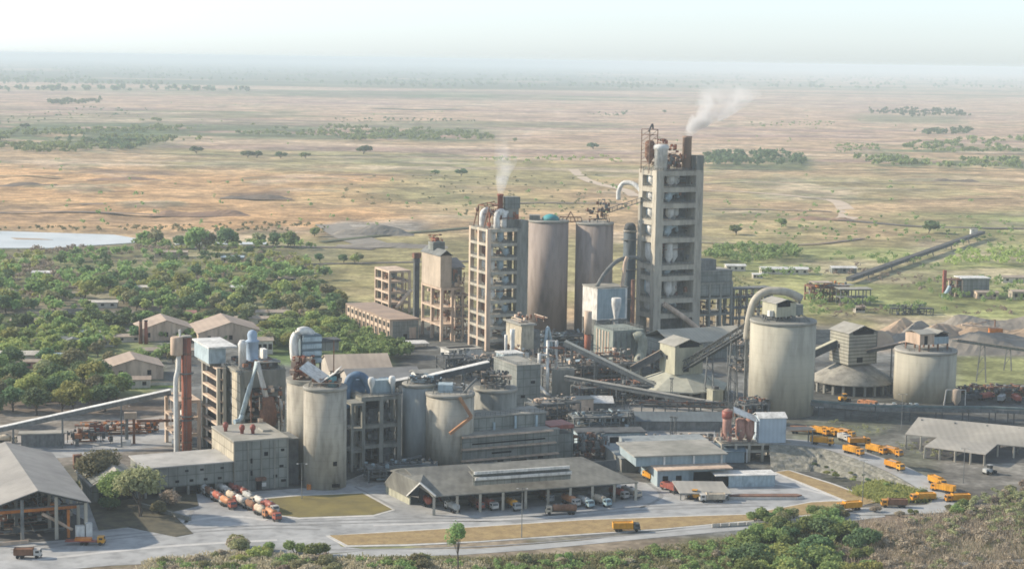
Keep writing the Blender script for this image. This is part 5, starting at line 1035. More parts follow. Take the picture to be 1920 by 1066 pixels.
t = thing('middle_yard_stores', 'rows of dim steel pipe and plate stacked in the middle yard', 'steel stacks', G(1200, 828), R(4)); clutter(t, (-14, 0, 0, 30, 5, 2.4), 30, 102, [M_GSTEEL, M_STEEL, M_CREAM], 3)
t = thing('pipe_trench_rack', 'low cluttered pipe rack crossing the yard before the angular cone shed', 'pipe rack', G(1180, 775), R(-3)); frame(t, 46, 4, [0, 4], 9, 1, .4, M_GSTEEL, .4); clutter(t, (0, 0, 3, 46, 4, 6), 26, 103, [M_GSTEEL, M_RUST, M_STEEL], 1.6)
# ================================================================ PINK PACKING PLANT
zd = 7.2
p = G(1352, 866); t = thing('bulk_loading_plant', 'salmon and blue bulk loading plant on concrete legs at the top of the truck ramp', 'building', p, R(8))
PP = p
frame(t, 27, 12, [0, zd*.62, zd], 5, 1, .9, M_CON, .9); clutter(t, (0, 1, 0, 24, 11, zd*.6), 14, 111, [M_GSTEEL, M_STEEL], 3)
M_SAL = mat('salmon_paint', (.44, .25, .20), (.30, .17, .14), .3, grime=.5)
cyclone(t, 2.4, 2, zd+1, 1.7, 12.0, M_SAL); mb = MB(); mb.sm = True; mb.cyl(2.4, 2, zd+9.4, zd+12.2, 2.0, n=18); link('red_drum', mb, M_RED, t)
for x in (8, 11.5): mb = MB(); mb.sm = True; mb.lathe(x, 3, [(.6, zd+.1), (1.9, zd+3), (1.9, zd+8.4), (1.2, zd+9)], 16); link('salmon_bin', mb, M_SAL, t)
mb = MB(); mb.slab([(4, -1, zd+12.4), (13, -1.5, zd+8.6), (14.5, 6, zd+9.4), (6, 6.5, zd+13)], .3); link('sloped_roof', mb, M_WHITE, t)
part('blue_casing', mat('pale_blue_cladding', (.40, .48, .54), (.32, .39, .45), .1, ribs=1.6), t, (14.5, 0, zd, 25, 8, zd+9.6)); gable(t, 14.2, 25.3, 0, 8, zd+9.6, zd+11.2, M_WHITE, 'x', .2)
clutter(t, (0, 0, zd, 14, 8, zd+5), 16, 112, [M_SAL, M_GSTEEL, M_CREAM], 2.2); rail(t, 0, -.2, 14, 8, zd, sides='fl'); part('canopy', M_TAN, t, (25.02, -2, zd+5, 36, 4, zd+5.4)); part('canopy_post', M_GSTEEL, t, (34.8, -1.6, zd-1, 35.2, -1.2, zd+5), (34.8, 3.4, zd-1, 35.2, 3.8, zd+5))
# ramp: raised road and slope
rp = [(1440, 846, 9.0), (1500, 846, 8.8), (1560, 850, 8.0), (1620, 866, 6.6), (1680, 890, 4.6), (1740, 920, 2.2), (1775, 944, .5), (1765, 962, .14), (1700, 968, .12), (1620, 962, .10)]
RP = []
for x, y, z in rp: q = G(x, y, z) if z > .2 else G(x, y); RP.append(Vector((q.x, q.y, z)))
RP = [G(x, y-z*0, z) for x, y, z in [(1440, 826, 7.0), (1500, 829, 6.8), (1560, 837, 6.2), (1620, 855, 5.2), (1680, 878, 3.8), (1740, 909, 1.9), (1775, 934, .8), (1765, 950, .3), (1700, 955, .22), (1600, 958, .16)]]
RC = smooth_curve(RP, 8); mbt = MB(); mbs = MB(); tv = []; sv = []; fs = []; fs2 = []
n = len(RC)
for i, q in enumerate(RC):
    d = RC[min(i+1, n-1)]-RC[max(i-1, 0)]; d.z = 0; d.normalize(); s = Vector((d.y, -d.x, 0)); w = 5.4 if i < n-10 else 5.0   # s: to the right going down
    tv += [tuple(q-s*w), tuple(q+s*w)]
    run_ = q.z*2.1
    def bank(f0, f1, dz0, dz1, rough):
        a_ = s*(w+.5+run_*f0); return a_
    K = 14; pr = []
    for side, span, k0 in ((-1, .8, 5), (1, 1.0, K)):
        row = []
        for k in range(k0+1):
            f = k/k0; off = (w+.5+run_*span*f)*side; zz = q.z*(1-f)-.05-.25*f
            if 0 < k < k0: zz += (float(vnoise(np.array([i*.45]), np.array([k*.8+side*9]), 5)[0])-.5)*1.3*min(1, q.z/2); off += (float(vnoise(np.array([i*.6+7]), np.array([k*.9]), 6)[0])-.5)*.9
            row.append((q.x+s.x*off, q.y+s.y*off, zz))
        pr.append(row)
    sv += pr[0][::-1]+pr[1]; NR = len(pr[0])+len(pr[1])
for i in range(n-1):
    fs.append((2*i, 2*i+1, 2*i+3, 2*i+2))
    for k in range(NR-1): fs2.append((NR*i+k, NR*i+k+1, NR*(i+1)+k+1, NR*(i+1)+k))
mbt.add(tv, [f[::-1] for f in fs]); mbs.add(sv, fs2); setting('ramp_road', mbt, M_ROAD); o = setting('ramp_slope', mbs, M_GRAVEL)
RAMP = RC
# ================================================================ RIGHT OPEN SHED
t = thing('open_store_shed', 'wide open sided shed with one sloping grey sheet roof at the right edge', 'shed', G(1740, 850), 0)
zl, zh_ = 4.6, 10.5
P = [R3(1722, 781, zh_), R3(1990, 806, zh_), R3(1990, 843, zl), R3(1870, 832, zl+.5), R3(1848, 851, zl), R3(1733, 836, zl), R3(1757, 819, zl+1.2), R3(1697, 813, zl+1.2)]
mb = MB(); mb.add(P+[(x, y, z-.3) for x, y, z in P], [(7, 6, 5, 4, 3, 2, 1, 0), tuple(range(8, 16))]+[(i, (i+1) % 8, (i+1) % 8+8, i+8) for i in range(8)]); link('roof', mb, M_SHEET, t, world=True)
for (x, y, z) in ((1735, 837, zl), (1763, 840, zl), (1792, 844, zl), (1821, 848, zl), (1847, 851, zl), (1902, 836, zl+.2), (1700, 814, zl+1.1), (1728, 817, zl+1.1), (1872, 833, zl+.4), (1935, 840, zl)):
    q = G(x, y, z); part('post', M_CON, t, (0, 0, 0, .01, .01, .01)) if False else link('post', MB().box(q.x-.3, q.y+.3, 0, q.x+.3, q.y+.9, z-.35), M_CON, t, world=True)
for (x, y) in ((1728, 783), (1790, 789), (1850, 794), (1910, 799)):
    q = G(x, y, zh_); link('rear_post', MB().box(q.x-.3, q.y-.9, 0, q.x+.3, q.y-.3, zh_-.35), M_GSTEEL, t, world=True)
for k in range(4):
    q = G(1765+k*48, 848+(k % 2)*4); o = link('coal_heap', MB().lathe(q.x+2, q.y+14, [(7, 0), (4, 2.6), (1, 3.8)], 14), M_COAL_SHADE, None); tag(o, ['leftmost low coal heap under the open sheet roof', 'second low coal heap from the left under the open sheet roof', 'third low coal heap from the left under the open sheet roof', 'rightmost low coal heap under the open sheet roof'][k], 'heap', 'coal heaps under the open shed')
sheet('shed_shade_sheet', [(1705, 822), (1990, 812), (1990, 866), (1850, 868), (1735, 858)], M_COAL_SHADE, z=.1)  # dark sheet paints the shade beneath the open roof
sheet('corner_shade_sheet', [(-200, 1010), (-200, 930), (30, 900), (160, 975), (168, 1008), (60, 1016)], M_COAL_SHADE, z=.12)  # dark sheet paints the unlit interior of the corner shed
# ================================================================ LEFT FRONT SHED
zr_, ze_ = 16.5, 11.5
apx = Vector(R3(71, 918, zr_)); rgt = Vector(R3(168, 940, ze_)); ax2 = Vector((rgt.x-apx.x, rgt.y-apx.y, 0)); hw2 = ax2.length; ax2.normalize(); bk2 = Vector((-ax2.y, ax2.x, 0))
t = thing('front_shed', 'large open gabled shed in the bottom left corner with a corrugated grey roof', 'shed', (apx.x, apx.y, 0), math.atan2(ax2.y, ax2.x))
BL = 75
gable(t, -hw2, hw2, 0, BL, ze_, zr_, mat('corrugated_grey_roof', (.33, .32, .295), (.24, .235, .22), .05, ribs=1.8, rib_axis=1, grime=.2), 'y', .4)
for k in range(6):
    y = 1+k*14
    for x in (-hw2+.5, -hw2*.33, hw2*.33, hw2-1.5): part('column', M_CON if x > 0 else M_GSTEEL, t, (x, y, 0, x+1, y+.8, ze_-.5+(0 if abs(x) > hw2*.5 else 2.6)))
    mb = MB(); mb.beam((-hw2+.5, y+.4, ze_-.8), (hw2-.5, y+.4, ze_-.8), .5); mb.beam((-hw2+.5, y+.4, ze_-.6), (0, y+.4, zr_-.8), .4); mb.beam((0, y+.4, zr_-.8), (hw2-.5, y+.4, ze_-.6), .4)
    for j in range(5): x = -hw2*.8+hw2*.4*j; mb.beam((x, y+.4, ze_-.8), (x, y+.4, ze_-.6+(zr_-ze_-.3)*(1-abs(x)/hw2)), .2)
    link('truss', mb, M_STEEL, t)
part('crane_beam', M_ORANGE, t, (-hw2+1, 6, ze_-3.2, hw2-3, 7.2, ze_-2.2)); part('crane_trolley', M_ORANGE, t, (hw2*.3, 5.6, ze_-2.2, hw2*.3+2, 7.6, ze_-1)); part('rear_wall', M_STEEL, t, (-hw2+1, BL-1, 0, hw2-1, BL-.6, ze_)); part('side_wall', M_STEEL, t, (-hw2+.2, 30, 0, -hw2+.5, BL-1, ze_-1))
clutter(t, (-hw2+2, 8, 0, hw2-4, 40, 7.5), 30, 121, [M_STEEL, M_RUST, M_GSTEEL], 4); part('white_bin', M_WHITE, t, (hw2-4.4, -1, 0, hw2-1.8, 1, 4.2)); part('white_bin', M_WHITE, t, (hw2-1.4, -.8, 0, hw2+.6, 1, 4.8)); part('orange_mast', M_ORANGE, t, (hw2-6.6, 2, 0, hw2-5.8, 3, 9))
duct(t, [(hw2-14, 4, 8), (hw2-9, 3, 5), (hw2-5, 2, 2.5)], .5, M_CREAM, 'chute')
part('low_wall', M_CREAM, t, (-hw2, -.6, 0, -hw2*.2, -.2, 1.2))
# ================================================================ VEHICLES
def wheels(t, xs, hw, r=.55):
    for x in xs:
        for s in (-1, 1):
            mb = MB(); c = [(x, s*hw-.16, r), (x, s*hw+.16, r)]; mb.tube(c, r, 12); w = link('wheel', mb, M_RUBBER, t)
def truck(kind, cabm, bodym, L=9.2):
    """front of the vehicle at +x"""
    t = bpy.data.objects.new(kind, None); C.objects.link(t); LOCS[t.name] = ((0, 0, 0), 0)
    hl = L/2; part('chassis', M_STEEL, t, (-hl+.2, -.5, .75, hl-.5, .5, 1.05))
    cb = MB(); x0 = hl-2.1
    cb.add([(x0, -1.2, .8), (hl, -1.2, .8), (hl, 1.2, .8), (x0, 1.2, .8), (x0, -1.2, 2.75), (hl-.25, -1.15, 2.7), (hl-.25, 1.15, 2.7), (x0, 1.2, 2.75), (hl, -1.2, 1.75), (hl, 1.2, 1.75)],
           [(0, 3, 2, 1), (4, 5, 6, 7), (0, 1, 8, 5, 4), (3, 7, 6, 9, 2), (0, 4, 7, 3), (1, 2, 9, 8), (8, 9, 6, 5)])
    cab = link('cab', cb, cabm, t)
    mb = MB(); mb.add([(hl+.02, -1.0, 1.8), (hl+.02, 1.0, 1.8), (hl-.2, .98, 2.55), (hl-.2, -.98, 2.55)], [(0, 1, 2, 3)]); link('windscreen', mb, M_GLASS, cab)
    for s in (-1, 1): link('side_window', MB().box(x0+.5, s*1.19-.04, 1.8, hl-.5, s*1.19+.04, 2.4), M_GLASS, cab)
    link('bumper', MB().box(hl-.1, -1.2, .5, hl+.15, 1.2, .85), M_STEEL, cab)
    if kind == 'cargo_truck':
        mb = MB(); x1 = hl-2.3; mb.box(-hl, -1.25, 1.1, x1, 1.25, 1.3); mb.box(-hl, -1.25, 1.3, x1, -1.15, 3.0); mb.box(-hl, 1.15, 1.3, x1, 1.25, 3.0); mb.box(-hl, -1.15, 1.3, -hl+.1, 1.15, 3.0); mb.box(x1-.1, -1.15, 1.3, x1, 1.15, 3.3)
        for k in range(6): x = -hl+.5+k*(L-3.2)/5.5; mb.box(x, -1.32, 1.1, x+.12, -1.25, 3.0); mb.box(x, 1.25, 1.1, x+.12, 1.32, 3.0)
        link('cargo_body', mb, bodym, t); mb = MB(); mb.slab([(-hl+.1, -1.15, 2.75), (x1-.1, -1.15, 2.8), (x1-.1, 1.15, 2.8), (-hl+.1, 1.15, 2.75)], .15); link('load_cover', mb, M_TAN if bodym == M_YEL2 else bodym, t)
    elif kind == 'tanker_truck':
        mb = MB(); mb.sm = True; mb.tube([(-hl, 0, 2.2), (-hl+.25, 0, 2.2), (0, 0, 2.15), (hl-2.6, 0, 2.2), (hl-2.35, 0, 2.2)], [.7, 1.2, 1.25, 1.2, .7], 16); tk = link('tank', mb, bodym, t)
        for x in (-hl+1.5, 0, hl-3.6): link('hatch', MB().cyl(x, 0, 3.3, 3.65, .35, n=10), M_GSTEEL, tk)
        link('tank_frame', MB().box(-hl+.3, -1.0, 1.02, hl-2.5, 1.0, 1.25), M_STEEL, t)
    elif kind == 'flatbed_trailer':
        part('bed', bodym, t, (-hl-4, -1.25, 1.1, hl-2.3, 1.25, 1.35)); part('load', M_ORANGE, t, (-hl-1, -1.0, 1.36, hl-4, 1.0, 2.2))
    wheels(t, (-hl+1.2, -hl+2.5, hl-1.2), 1.05)
    return t
M_TW = paint('white_cab_paint', (.62, .60, .55), grime=.4, rough=.5); M_TR = paint('dull_red_paint', (.40, .12, .08), grime=.4, rough=.5); M_TO = paint('faded_orange_paint', (.58, .28, .14), grime=.4, rough=.5)
M_TG = paint('grey_tank_paint', (.42, .44, .43), grime=.4, rough=.5); M_TB = paint('brown_truck_paint', (.24, .13, .08), grime=.4); M_TC = paint('cream_tank_paint', (.60, .52, .40), grime=.4); M_TBL = paint('pale_blue_cab_paint', (.35, .48, .52), grime=.3)
protos = {}
def veh(kind, cm, bm, px, py, rot, label, cat='truck', group=None, z=0, L=8.8, s=None):
    k = (kind, cm.name, bm.name, L)
    if k not in protos: protos[k] = truck(kind, cm, bm, L)
    q = G(px, py, z); o = place(protos[k], (q.x, q.y, z), rot, label, group, s); o['category'] = cat; return o
def rampz(px, py):
    z = 5
    for _ in range(12):
        q = G(px, py, z); k = min(range(len(RAMP)), key=lambda i: (RAMP[i].x-q.x)**2+(RAMP[i].y-q.y)**2); z = RAMP[k].z
    d = RAMP[min(k+1, len(RAMP)-1)]-RAMP[max(k-1, 0)]; return z+.03, math.atan2(d.y, d.x)
YT = 'yellow trucks at the loading ramp'
for (px, py, cm, bm, back, lb) in (
        (1541, 833, M_YEL, M_YEL, 0, 'yellow truck nearest the loading plant on the ramp, lowest left of the queue'),
        (1600, 851, M_YEL2, M_YEL, 0, 'orange yellow truck by itself at the gravel side edge of the upper ramp'),
        (1643, 849, M_YEL2, M_YEL, 0, 'left truck of the touching pair on the upper ramp'),
        (1673, 853, M_YEL2, M_YEL2, 0, 'right truck of the touching pair on the upper ramp'),
        (1677, 879, M_YEL, M_YEL2, 0, 'lone yellow truck halfway down the ramp'),
        (1757, 909, M_YEL, M_YEL, 0, 'yellow truck near the foot of the ramp, just above the smaller one'),
        (1768, 922, M_YEL2, M_YEL, 1, 'truck seen end on at the foot of the ramp')):
    z, an = rampz(px, py); veh('cargo_truck', cm, bm, px, py, an+(math.pi if back else 0)+(R(35) if back else 0), lb, group=YT, z=z)
for (px, py, an, cm, bm, lb) in (
        (1537, 814, -50, M_YEL2, M_YEL, 'first yellow truck from the left in the row parked behind the ramp'),
        (1553, 815, -52, M_YEL, M_YEL, 'second yellow truck from the left in the row parked behind the ramp'),
        (1569, 817, -50, M_YEL2, M_YEL, 'third yellow truck from the left in the row parked behind the ramp'),
        (1585, 818, -50, M_YEL, M_YEL2, 'fourth yellow truck from the left in the row parked behind the ramp'),
        (1611, 833, 10, M_YEL2, M_YEL2, 'orange truck standing crosswise right of the parked row behind the ramp'),
        (1730, 939, 192, M_YEL2, M_YEL, 'pale yellow truck turning on the lower road left of the road bend'),
        (1795, 941, 188, M_YEL2, M_YEL, 'rightmost yellow truck, out at the road bend'),
        (1676, 950, 180, M_YEL2, M_TB, 'brownish yellow truck on the lower road below the green embankment'),
        (1592, 956, 200, M_YEL2, M_YEL, 'yellow truck half hidden by bushes at the end of the dry verge'),
        (1174, 995, 5, M_STEEL, M_YEL, 'yellow truck with dark cab alone on the front access road'),
        (1502, 812, -5, M_YEL2, M_TO, 'faded orange truck behind the canopy of the loading plant')):
    veh('cargo_truck', cm, bm, px, py, R(an), lb, group=YT, z=.12 if py > 900 else 0)
lot = [(382, 924, -62, M_TW, M_TG, 'grey tanker with white cab farthest left in the yard lorry park'), (396, 932, -60, M_TW, M_TB, 'brown tanker with white cab second from left in the lorry park'), (412, 941, -58, M_TG, M_TR, 'dull red tanker at the left front of the lorry park'),
       (428, 950, -55, M_TR, M_TO, 'faded orange tanker at the front left corner of the lorry park'), (420, 926, -60, M_TW, M_TW, 'white tanker behind the dull red one in the lorry park'), (440, 925, -64, M_RED, M_RED, 'bright red lorry at the back of the lorry park'),
       (438, 940, -58, M_TR, M_TC, 'cream tanker with red cab left of centre in the lorry park'), (456, 931, -60, M_TW, M_TR, 'red tanker with white cab at the back centre of the lorry park'), (455, 948, -58, M_STEEL, M_TW, 'white tanker with dark cab in the middle of the lorry park'),
       (470, 942, -58, M_TC, M_TG, 'grey tanker with cream cab right of centre in the lorry park'), (475, 957, -55, M_TR, M_TB, 'brown tanker with red cab near the front of the lorry park'), (490, 950, -58, M_TR, M_TW, 'white tanker with red cab at the right rear of the lorry park'),
       (492, 966, -55, M_TO, M_TC, 'cream tanker with orange cab at the right front of the lorry park'), (508, 958, -58, M_TW, M_RED, 'bright red tanker with white cab at the right edge of the lorry park'), (511, 972, -55, M_TR, M_TO, 'orange tanker with red cab nearest the lawn corner of the lorry park')]
for (px, py, an, cm, bm, lb) in lot: veh('tanker_truck', cm, bm, px, py, R(an), lb, group='lorries in the yard park', z=.08, L=8.4)
shd = [(801, 945, 100, M_TR, M_TR, 'red lorry under the gable of the loading shed'), (848, 957, 115, M_TW, M_TG, 'tanker seen from behind at the left corner column of the loading shed'), (893, 951, -62, M_TR, M_TB, 'brown tanker second from left along the loading shed'), (918, 952, -60, M_TW, M_TR, 'red tanker with white cab along the loading shed'),
       (962, 953, -65, M_TG, M_YEL, 'yellow tanker at the open front of the loading shed'), (1024, 938, -65, M_TG, M_TB, 'brown tanker inside the loading shed right of the yellow one'), (1070, 946, -55, M_TW, M_TO, 'orange tanker with white cab along the right half of the loading shed'),
       (1096, 948, -57, M_TBL, M_TG, 'grey tanker with pale blue cab at the loading shed'), (1127, 946, -52, M_TBL, M_TC, 'cream tanker with pale blue cab at the loading shed'), (1160, 932, -50, M_TW, M_TR, 'red tanker with white cab at the right end of the loading shed'), (1183, 930, -48, M_TC, M_TW, 'white tanker farthest right under the loading shed'), (835, 946, 110, M_RED, M_STEEL, 'dark tanker with bright red cab inside the loading shed at the left')]
for (px, py, an, cm, bm, lb) in shd: veh('tanker_truck', cm, bm, px, py, R(an), lb, group='tankers at the loading shed', z=.08, L=8.4)
veh('tanker_truck', M_TC, M_TB, 1052, 963, R(184), 'long brown tanker parked sideways in the open yard before the loading shed', z=.08, L=10.5)
veh('cargo_truck', M_TW, M_TC, 1335, 940, R(185), 'cream lorry with white cab parked by the traffic island', z=.08)
veh('cargo_truck', M_TW, M_TG, 1310, 934, R(170), 'grey lorry with white cab beside the sloping shelter', z=.08)
veh('cargo_truck', M_TR, M_RED, 1256, 920, R(120), 'red lorry at the corner of the blue grey building', z=.08)
veh('cargo_truck', M_YEL, M_YEL, 1217, 898, R(110), 'small yellow lorry in the alley behind the right end of the loading shed', z=.08, L=7)
veh('cargo_truck', M_TW, M_TB, 52, 1045, R(5), 'brown lorry with white cab in the bottom left corner', z=.08, L=8)
veh('flatbed_trailer', M_YEL, M_RED, 172, 1020, R(2), 'red flatbed with yellow cab beside the corner shed', z=.08, L=8)
veh('cargo_truck', M_TR, M_TR, 186, 812, R(10), 'red lorry in the dusty yard under the white belt gallery', z=.08, L=8)
veh('cargo_truck', M_STEEL, M_TO, 160, 826, R(15), 'orange lorry with dark cab in the dusty yard under the white belt gallery', z=.08, L=9)
veh('tanker_truck', M_TC, M_TC, 12, 830, R(5), 'cream tanker at the left edge under the belt gallery', z=.08, L=8)
def loader(px, py, rot, m, label, s=1):
    q = G(px, py); t = thing('wheel_loader', label, 'loader', q, rot); part('body', m, t, (-2.6, -1, .9, .6, 1, 2.2)); c = part('cab', M_GLASS, t, (-.6, -.8, 2.2, .8, .8, 3.4)); link('cab_roof', MB().box(-.8, -.9, 3.41, 1, .9, 3.6), m, c)
    mb = MB(); mb.beam((.6, -.7, 1.6), (2.6, -.7, .9), .3); mb.beam((.6, .7, 1.6), (2.6, .7, .9), .3); link('arm', mb, m, t); mb = MB(); mb.slab([(2.4, -1.4, .3), (3.6, -1.4, .1), (3.6, 1.4, .1), (2.4, 1.4, .3)], .15); mb.box(2.3, -1.4, .2, 2.5, 1.4, 1.4); link('bucket', mb, M_STEEL, t)
    wheels(t, (-1.7, 1.1), .95, .8); t.scale = (s, s, s)
loader(1583, 752, R(20), M_YEL, 'yellow wheel loader before the round cone shed'); loader(1303, 936, R(160), M_YEL, 'yellow wheel loader under the sloping shelter'); loader(1855, 888, R(30), M_TG, 'grey wheel loader alone on the dark ground right of the open shed')
for k, (x, y, m, lb) in enumerate(((1826, 750, M_STEEL, 'dark lorry leftmost of the group right of the small silo'), (1850, 748, M_TR, 'salmon red lorry in the group right of the small silo'), (1878, 752, M_TG, 'grey lorry right of the salmon one near the small silo'), (1905, 752, M_TR, 'red lorry rightmost of the group near the small silo'), (1868, 738, M_STEEL, 'dark lorry behind the salmon one near the small silo'), (1626, 762, M_TO, 'faded orange lorry below the round cone shed'))):
    veh('cargo_truck', m, m, x, y, R(15+25*k), lb, group='lorries by the small silo', z=.08)
veh('cargo_truck', M_TW, M_TW, 1583, 826, R(-60), 'small white lorry among the yellow trucks behind the ramp', z=0, L=6)
# lamp posts
def lamp_post(px, py, ptp, label):
    q = G(px, py); h = ztop(q, ptp); t = thing('lamp_post', label, 'lamp post', q, 0, 'tall yard lamp posts'); mb = MB(); mb.cyl(0, 0, 0, h, .16, .09, n=8); link('pole', mb, M_GSTEEL, t); part('lamp_arm', M_GSTEEL, t, (-1.4, -.06, h-.1, 1.4, .06, h)); part('lamp', M_WHITE, t, (-1.8, -.2, h-.25, -1.1, .2, h-.1)); part('lamp', M_WHITE, t, (1.1, -.2, h-.25, 1.8, .2, h-.1))
lamp_post(978, 1008, 914, 'tall lamp post on the dry verge before the loading shed'); lamp_post(1617, 945, 862, 'tall lamp post at the right end of the dry verge'); lamp_post(566, 935, 868, 'lamp post beside the lawn under the front silo'); lamp_post(1806, 905, 840, 'lamp post near the bend of the ramp road'); lamp_post(1690, 806, 738, 'thin lamp post left of the open sheet roof'); lamp_post(235, 830, 760, 'lamp post in the yard under the white belt gallery')
# ================================================================ TREES AND BUSHES
def quads(P, Nn, s, rs):
    """leaf clump faces at points P facing roughly Nn"""
    k = len(P); a = rs.normal(size=(k, 3)); n = Nn+rs.normal(size=(k, 3))*.6; n /= np.linalg.norm(n, axis=1)[:, None]
    a -= (a*n).sum(1)[:, None]*n; a /= np.linalg.norm(a, axis=1)[:, None]; b = np.cross(n, a); sz = (s*(.6+.8*rs.rand(k)))[:, None] if np.ndim(s) else (s*(.6+.8*rs.rand(k)))[:, None]
    a = a*sz*.5; b = b*sz*.5*(.5+.5*rs.rand(k))[:, None]
    return np.stack([P-a-b*.6, P+a*.7-b, P+a+b*.5, P-a*.6+b], 1).reshape(-1, 3)
def crown_pts(rs, n, r, zc, rz, nb, gap=.5):
    u = rs.normal(size=(nb, 3)); u /= np.linalg.norm(u, axis=1)[:, None]; u[:, 2] = np.abs(u[:, 2])*1.1-.35
    cen = u*np.array([r*.62, r*.62, rz*.62])*(.55+.5*rs.rand(nb))[:, None]; br = r*(.28+.2*rs.rand(nb))
    k = rs.randint(nb, size=n); d = rs.normal(size=(n, 3)); d /= np.linalg.norm(d, axis=1)[:, None]
    P = cen[k]+d*br[k][:, None]*(.65+.4*rs.rand(n))[:, None]*np.array([1, 1, rz/r*.85+.1]); P[:, 2] += zc
    return P, d*.6+np.array([0, 0, .5]), cen+np.array([0, 0, zc])
def qmesh(name, V_, m):
    me = bpy.data.meshes.new(name); k = len(V_); V_ = np.ascontiguousarray(V_, np.float32); me.vertices.add(k); me.vertices.foreach_set('co', V_.ravel()); me.loops.add(k); me.loops.foreach_set('vertex_index', np.arange(k, dtype=np.int32))
    me.polygons.add(k//4); me.polygons.foreach_set('loop_start', np.arange(0, k, 4, dtype=np.int32)); me.polygons.foreach_set('loop_total', np.full(k//4, 4, np.int32)); me.update(calc_edges=True); me.materials.append(m); return me
def tree_proto(name, seed, h, r, n, ls, m, trunk=.28, low=.32, nb=14):
    rs = np.random.RandomState(seed); t = bpy.data.objects.new(name, None); C.objects.link(t); zc = h*(1+low)/2; rz = h*(1-low)/2*1.15
    P, Nn, cen = crown_pts(rs, n, r, zc, rz, nb); P[:, 2] = np.maximum(P[:, 2], h*low*.7)
    o = bpy.data.objects.new('crown', qmesh('crown', quads(P, Nn, ls, rs), m)); C.objects.link(o); o.parent = t
    mb = MB(); mb.tube([(0, 0, -.5), (r*.03, 0, h*low*.6), (0, r*.04, h*low*1.1), (0, 0, zc)], [trunk*1.3, trunk, trunk*.8, trunk*.3], 7)
    for c_ in cen[:7]: mb.tube([(0, 0, h*low), tuple((c_+np.array([0, 0, h*low]))*.5), tuple(c_)], [trunk*.5, trunk*.35, trunk*.12], 5)
    link('trunk', mb, M_BARK, t); return t
def bush_proto(name, seed, h, r, n, ls, m):
    rs = np.random.RandomState(seed); t = bpy.data.objects.new(name, None); C.objects.link(t)
    P, Nn, cen = crown_pts(rs, n, r, h*.5, h*.55, 9); P[:, 2] = np.abs(P[:, 2])
    o = bpy.data.objects.new('foliage', qmesh('foliage', quads(P, Nn, ls, rs), m)); C.objects.link(o); o.parent = t
    mb = MB()
    for c_ in cen[:6]: mb.tube([(0, 0, -.2), tuple(c_*np.array([.5, .5, .6])), tuple(c_)], [.09, .07, .03], 4)
    link('stems', mb, M_BARK, t); return t
LM = [M_LEAF, M_LEAFY, M_LEAFD, M_OLIVE]
TR = [tree_proto('broadleaf_tree', 10+i, 10, (5.2, 5.6, 4.6, 6.0, 5.0, 5.4)[i], 1400, .8, LM[(0, 1, 2, 3, 0, 2)[i]], low=.2) for i in range(6)]
TF = [tree_proto('broadleaf_tree', 30+i, 10, (5.6, 6.2, 5.2, 6.0)[i], 420, 1.5, LM[(0, 2, 3, 1)[i]], low=.1, nb=10) for i in range(4)]
TB = [tree_proto('broadleaf_tree', 50+i, 10, (5.4, 6.0)[i], 5200, .46, (M_OLIVE, M_LEAF)[i], .3, low=.2, nb=26) for i in range(2)]
BU = [bush_proto('bush', 60+i, 3.2, 2.6, 1500, .33, (M_LEAF, M_LEAFY, M_LEAFD, M_OLIVE, M_BRUSH)[i]) for i in range(5)]
for o in TR+TF+TB+BU: o['category'] = 'bush' if o in BU else 'tree'
def put(protos_, px, py, hgt, label, group, base=10.0, i=None, z=0):
    q = G(px, py); s = hgt/base; i = rnd.randrange(len(protos_)) if i is None else i
    return place(protos_[i], (q.x, q.y, z), rnd.uniform(0, 6.28), label, group, (s*rnd.uniform(.9, 1.2), s*rnd.uniform(.9, 1.2), s))
# two near trees
put(TB, 188, 925, 16.5, 'left and farther of two large trees between the corner shed and the long store', None, i=0)
put(TB, 262, 968, 18, 'right and nearer of two large trees before the long grey store', None, i=0); put(TB, 222, 948, 13, 'smaller leafy tree between the two large trees by the long store', None, i=1)
for k, (x, y, hgt, i, lb) in enumerate(((300, 962, 5, 3, 'olive bush right under the nearer large tree'), (315, 948, 6, 4, 'dry bush right of the nearer large tree'), (205, 955, 5, 2, 'dark bush under the two large trees'), (160, 915, 5, 3, 'olive bush left of the farther large tree'))): put(BU, x, y, hgt, lb, None, 3.2, i)
SL = tree_proto('slim_tree', 78, 16, 3.3, 1100, .5, M_LEAF, .2, .35, nb=8); SL['category'] = 'tree'; t = put([SL], 858, 1078, 17.5, 'slim tree standing alone at the bottom edge before the dry verge', None, 16.0, i=0)
def inpoly(x, y, P):
    c = False; j = len(P)-1
    for i in range(len(P)):
        if (P[i][1] > y) != (P[j][1] > y) and x < (P[j][0]-P[i][0])*(y-P[i][1])/(P[j][1]-P[i][1])+P[i][0]: c = not c
        j = i
    return c
def scatter(poly, n, seed, worldw=True):
    r = random.Random(seed); xs_ = [p[0] for p in poly]; ys_ = [p[1] for p in poly]; out = []; k = 0
    while len(out) < n and k < n*60:
        k += 1; x = r.uniform(min(xs_), max(xs_)); d0, d1 = 1/(max(ys_)-110), 1/(min(ys_)-110)
        y = 110+1/r.uniform(d0, d1) if worldw else r.uniform(min(ys_), max(ys_))
        if inpoly(x, y, poly): out.append((x, y))
    return out
def grove(poly, n, seed, protos_, h0, h1, label, group, w=True):
    for x, y in scatter(poly, n, seed, w): put(protos_, x, y, rnd.uniform(h0, h1), label, group)
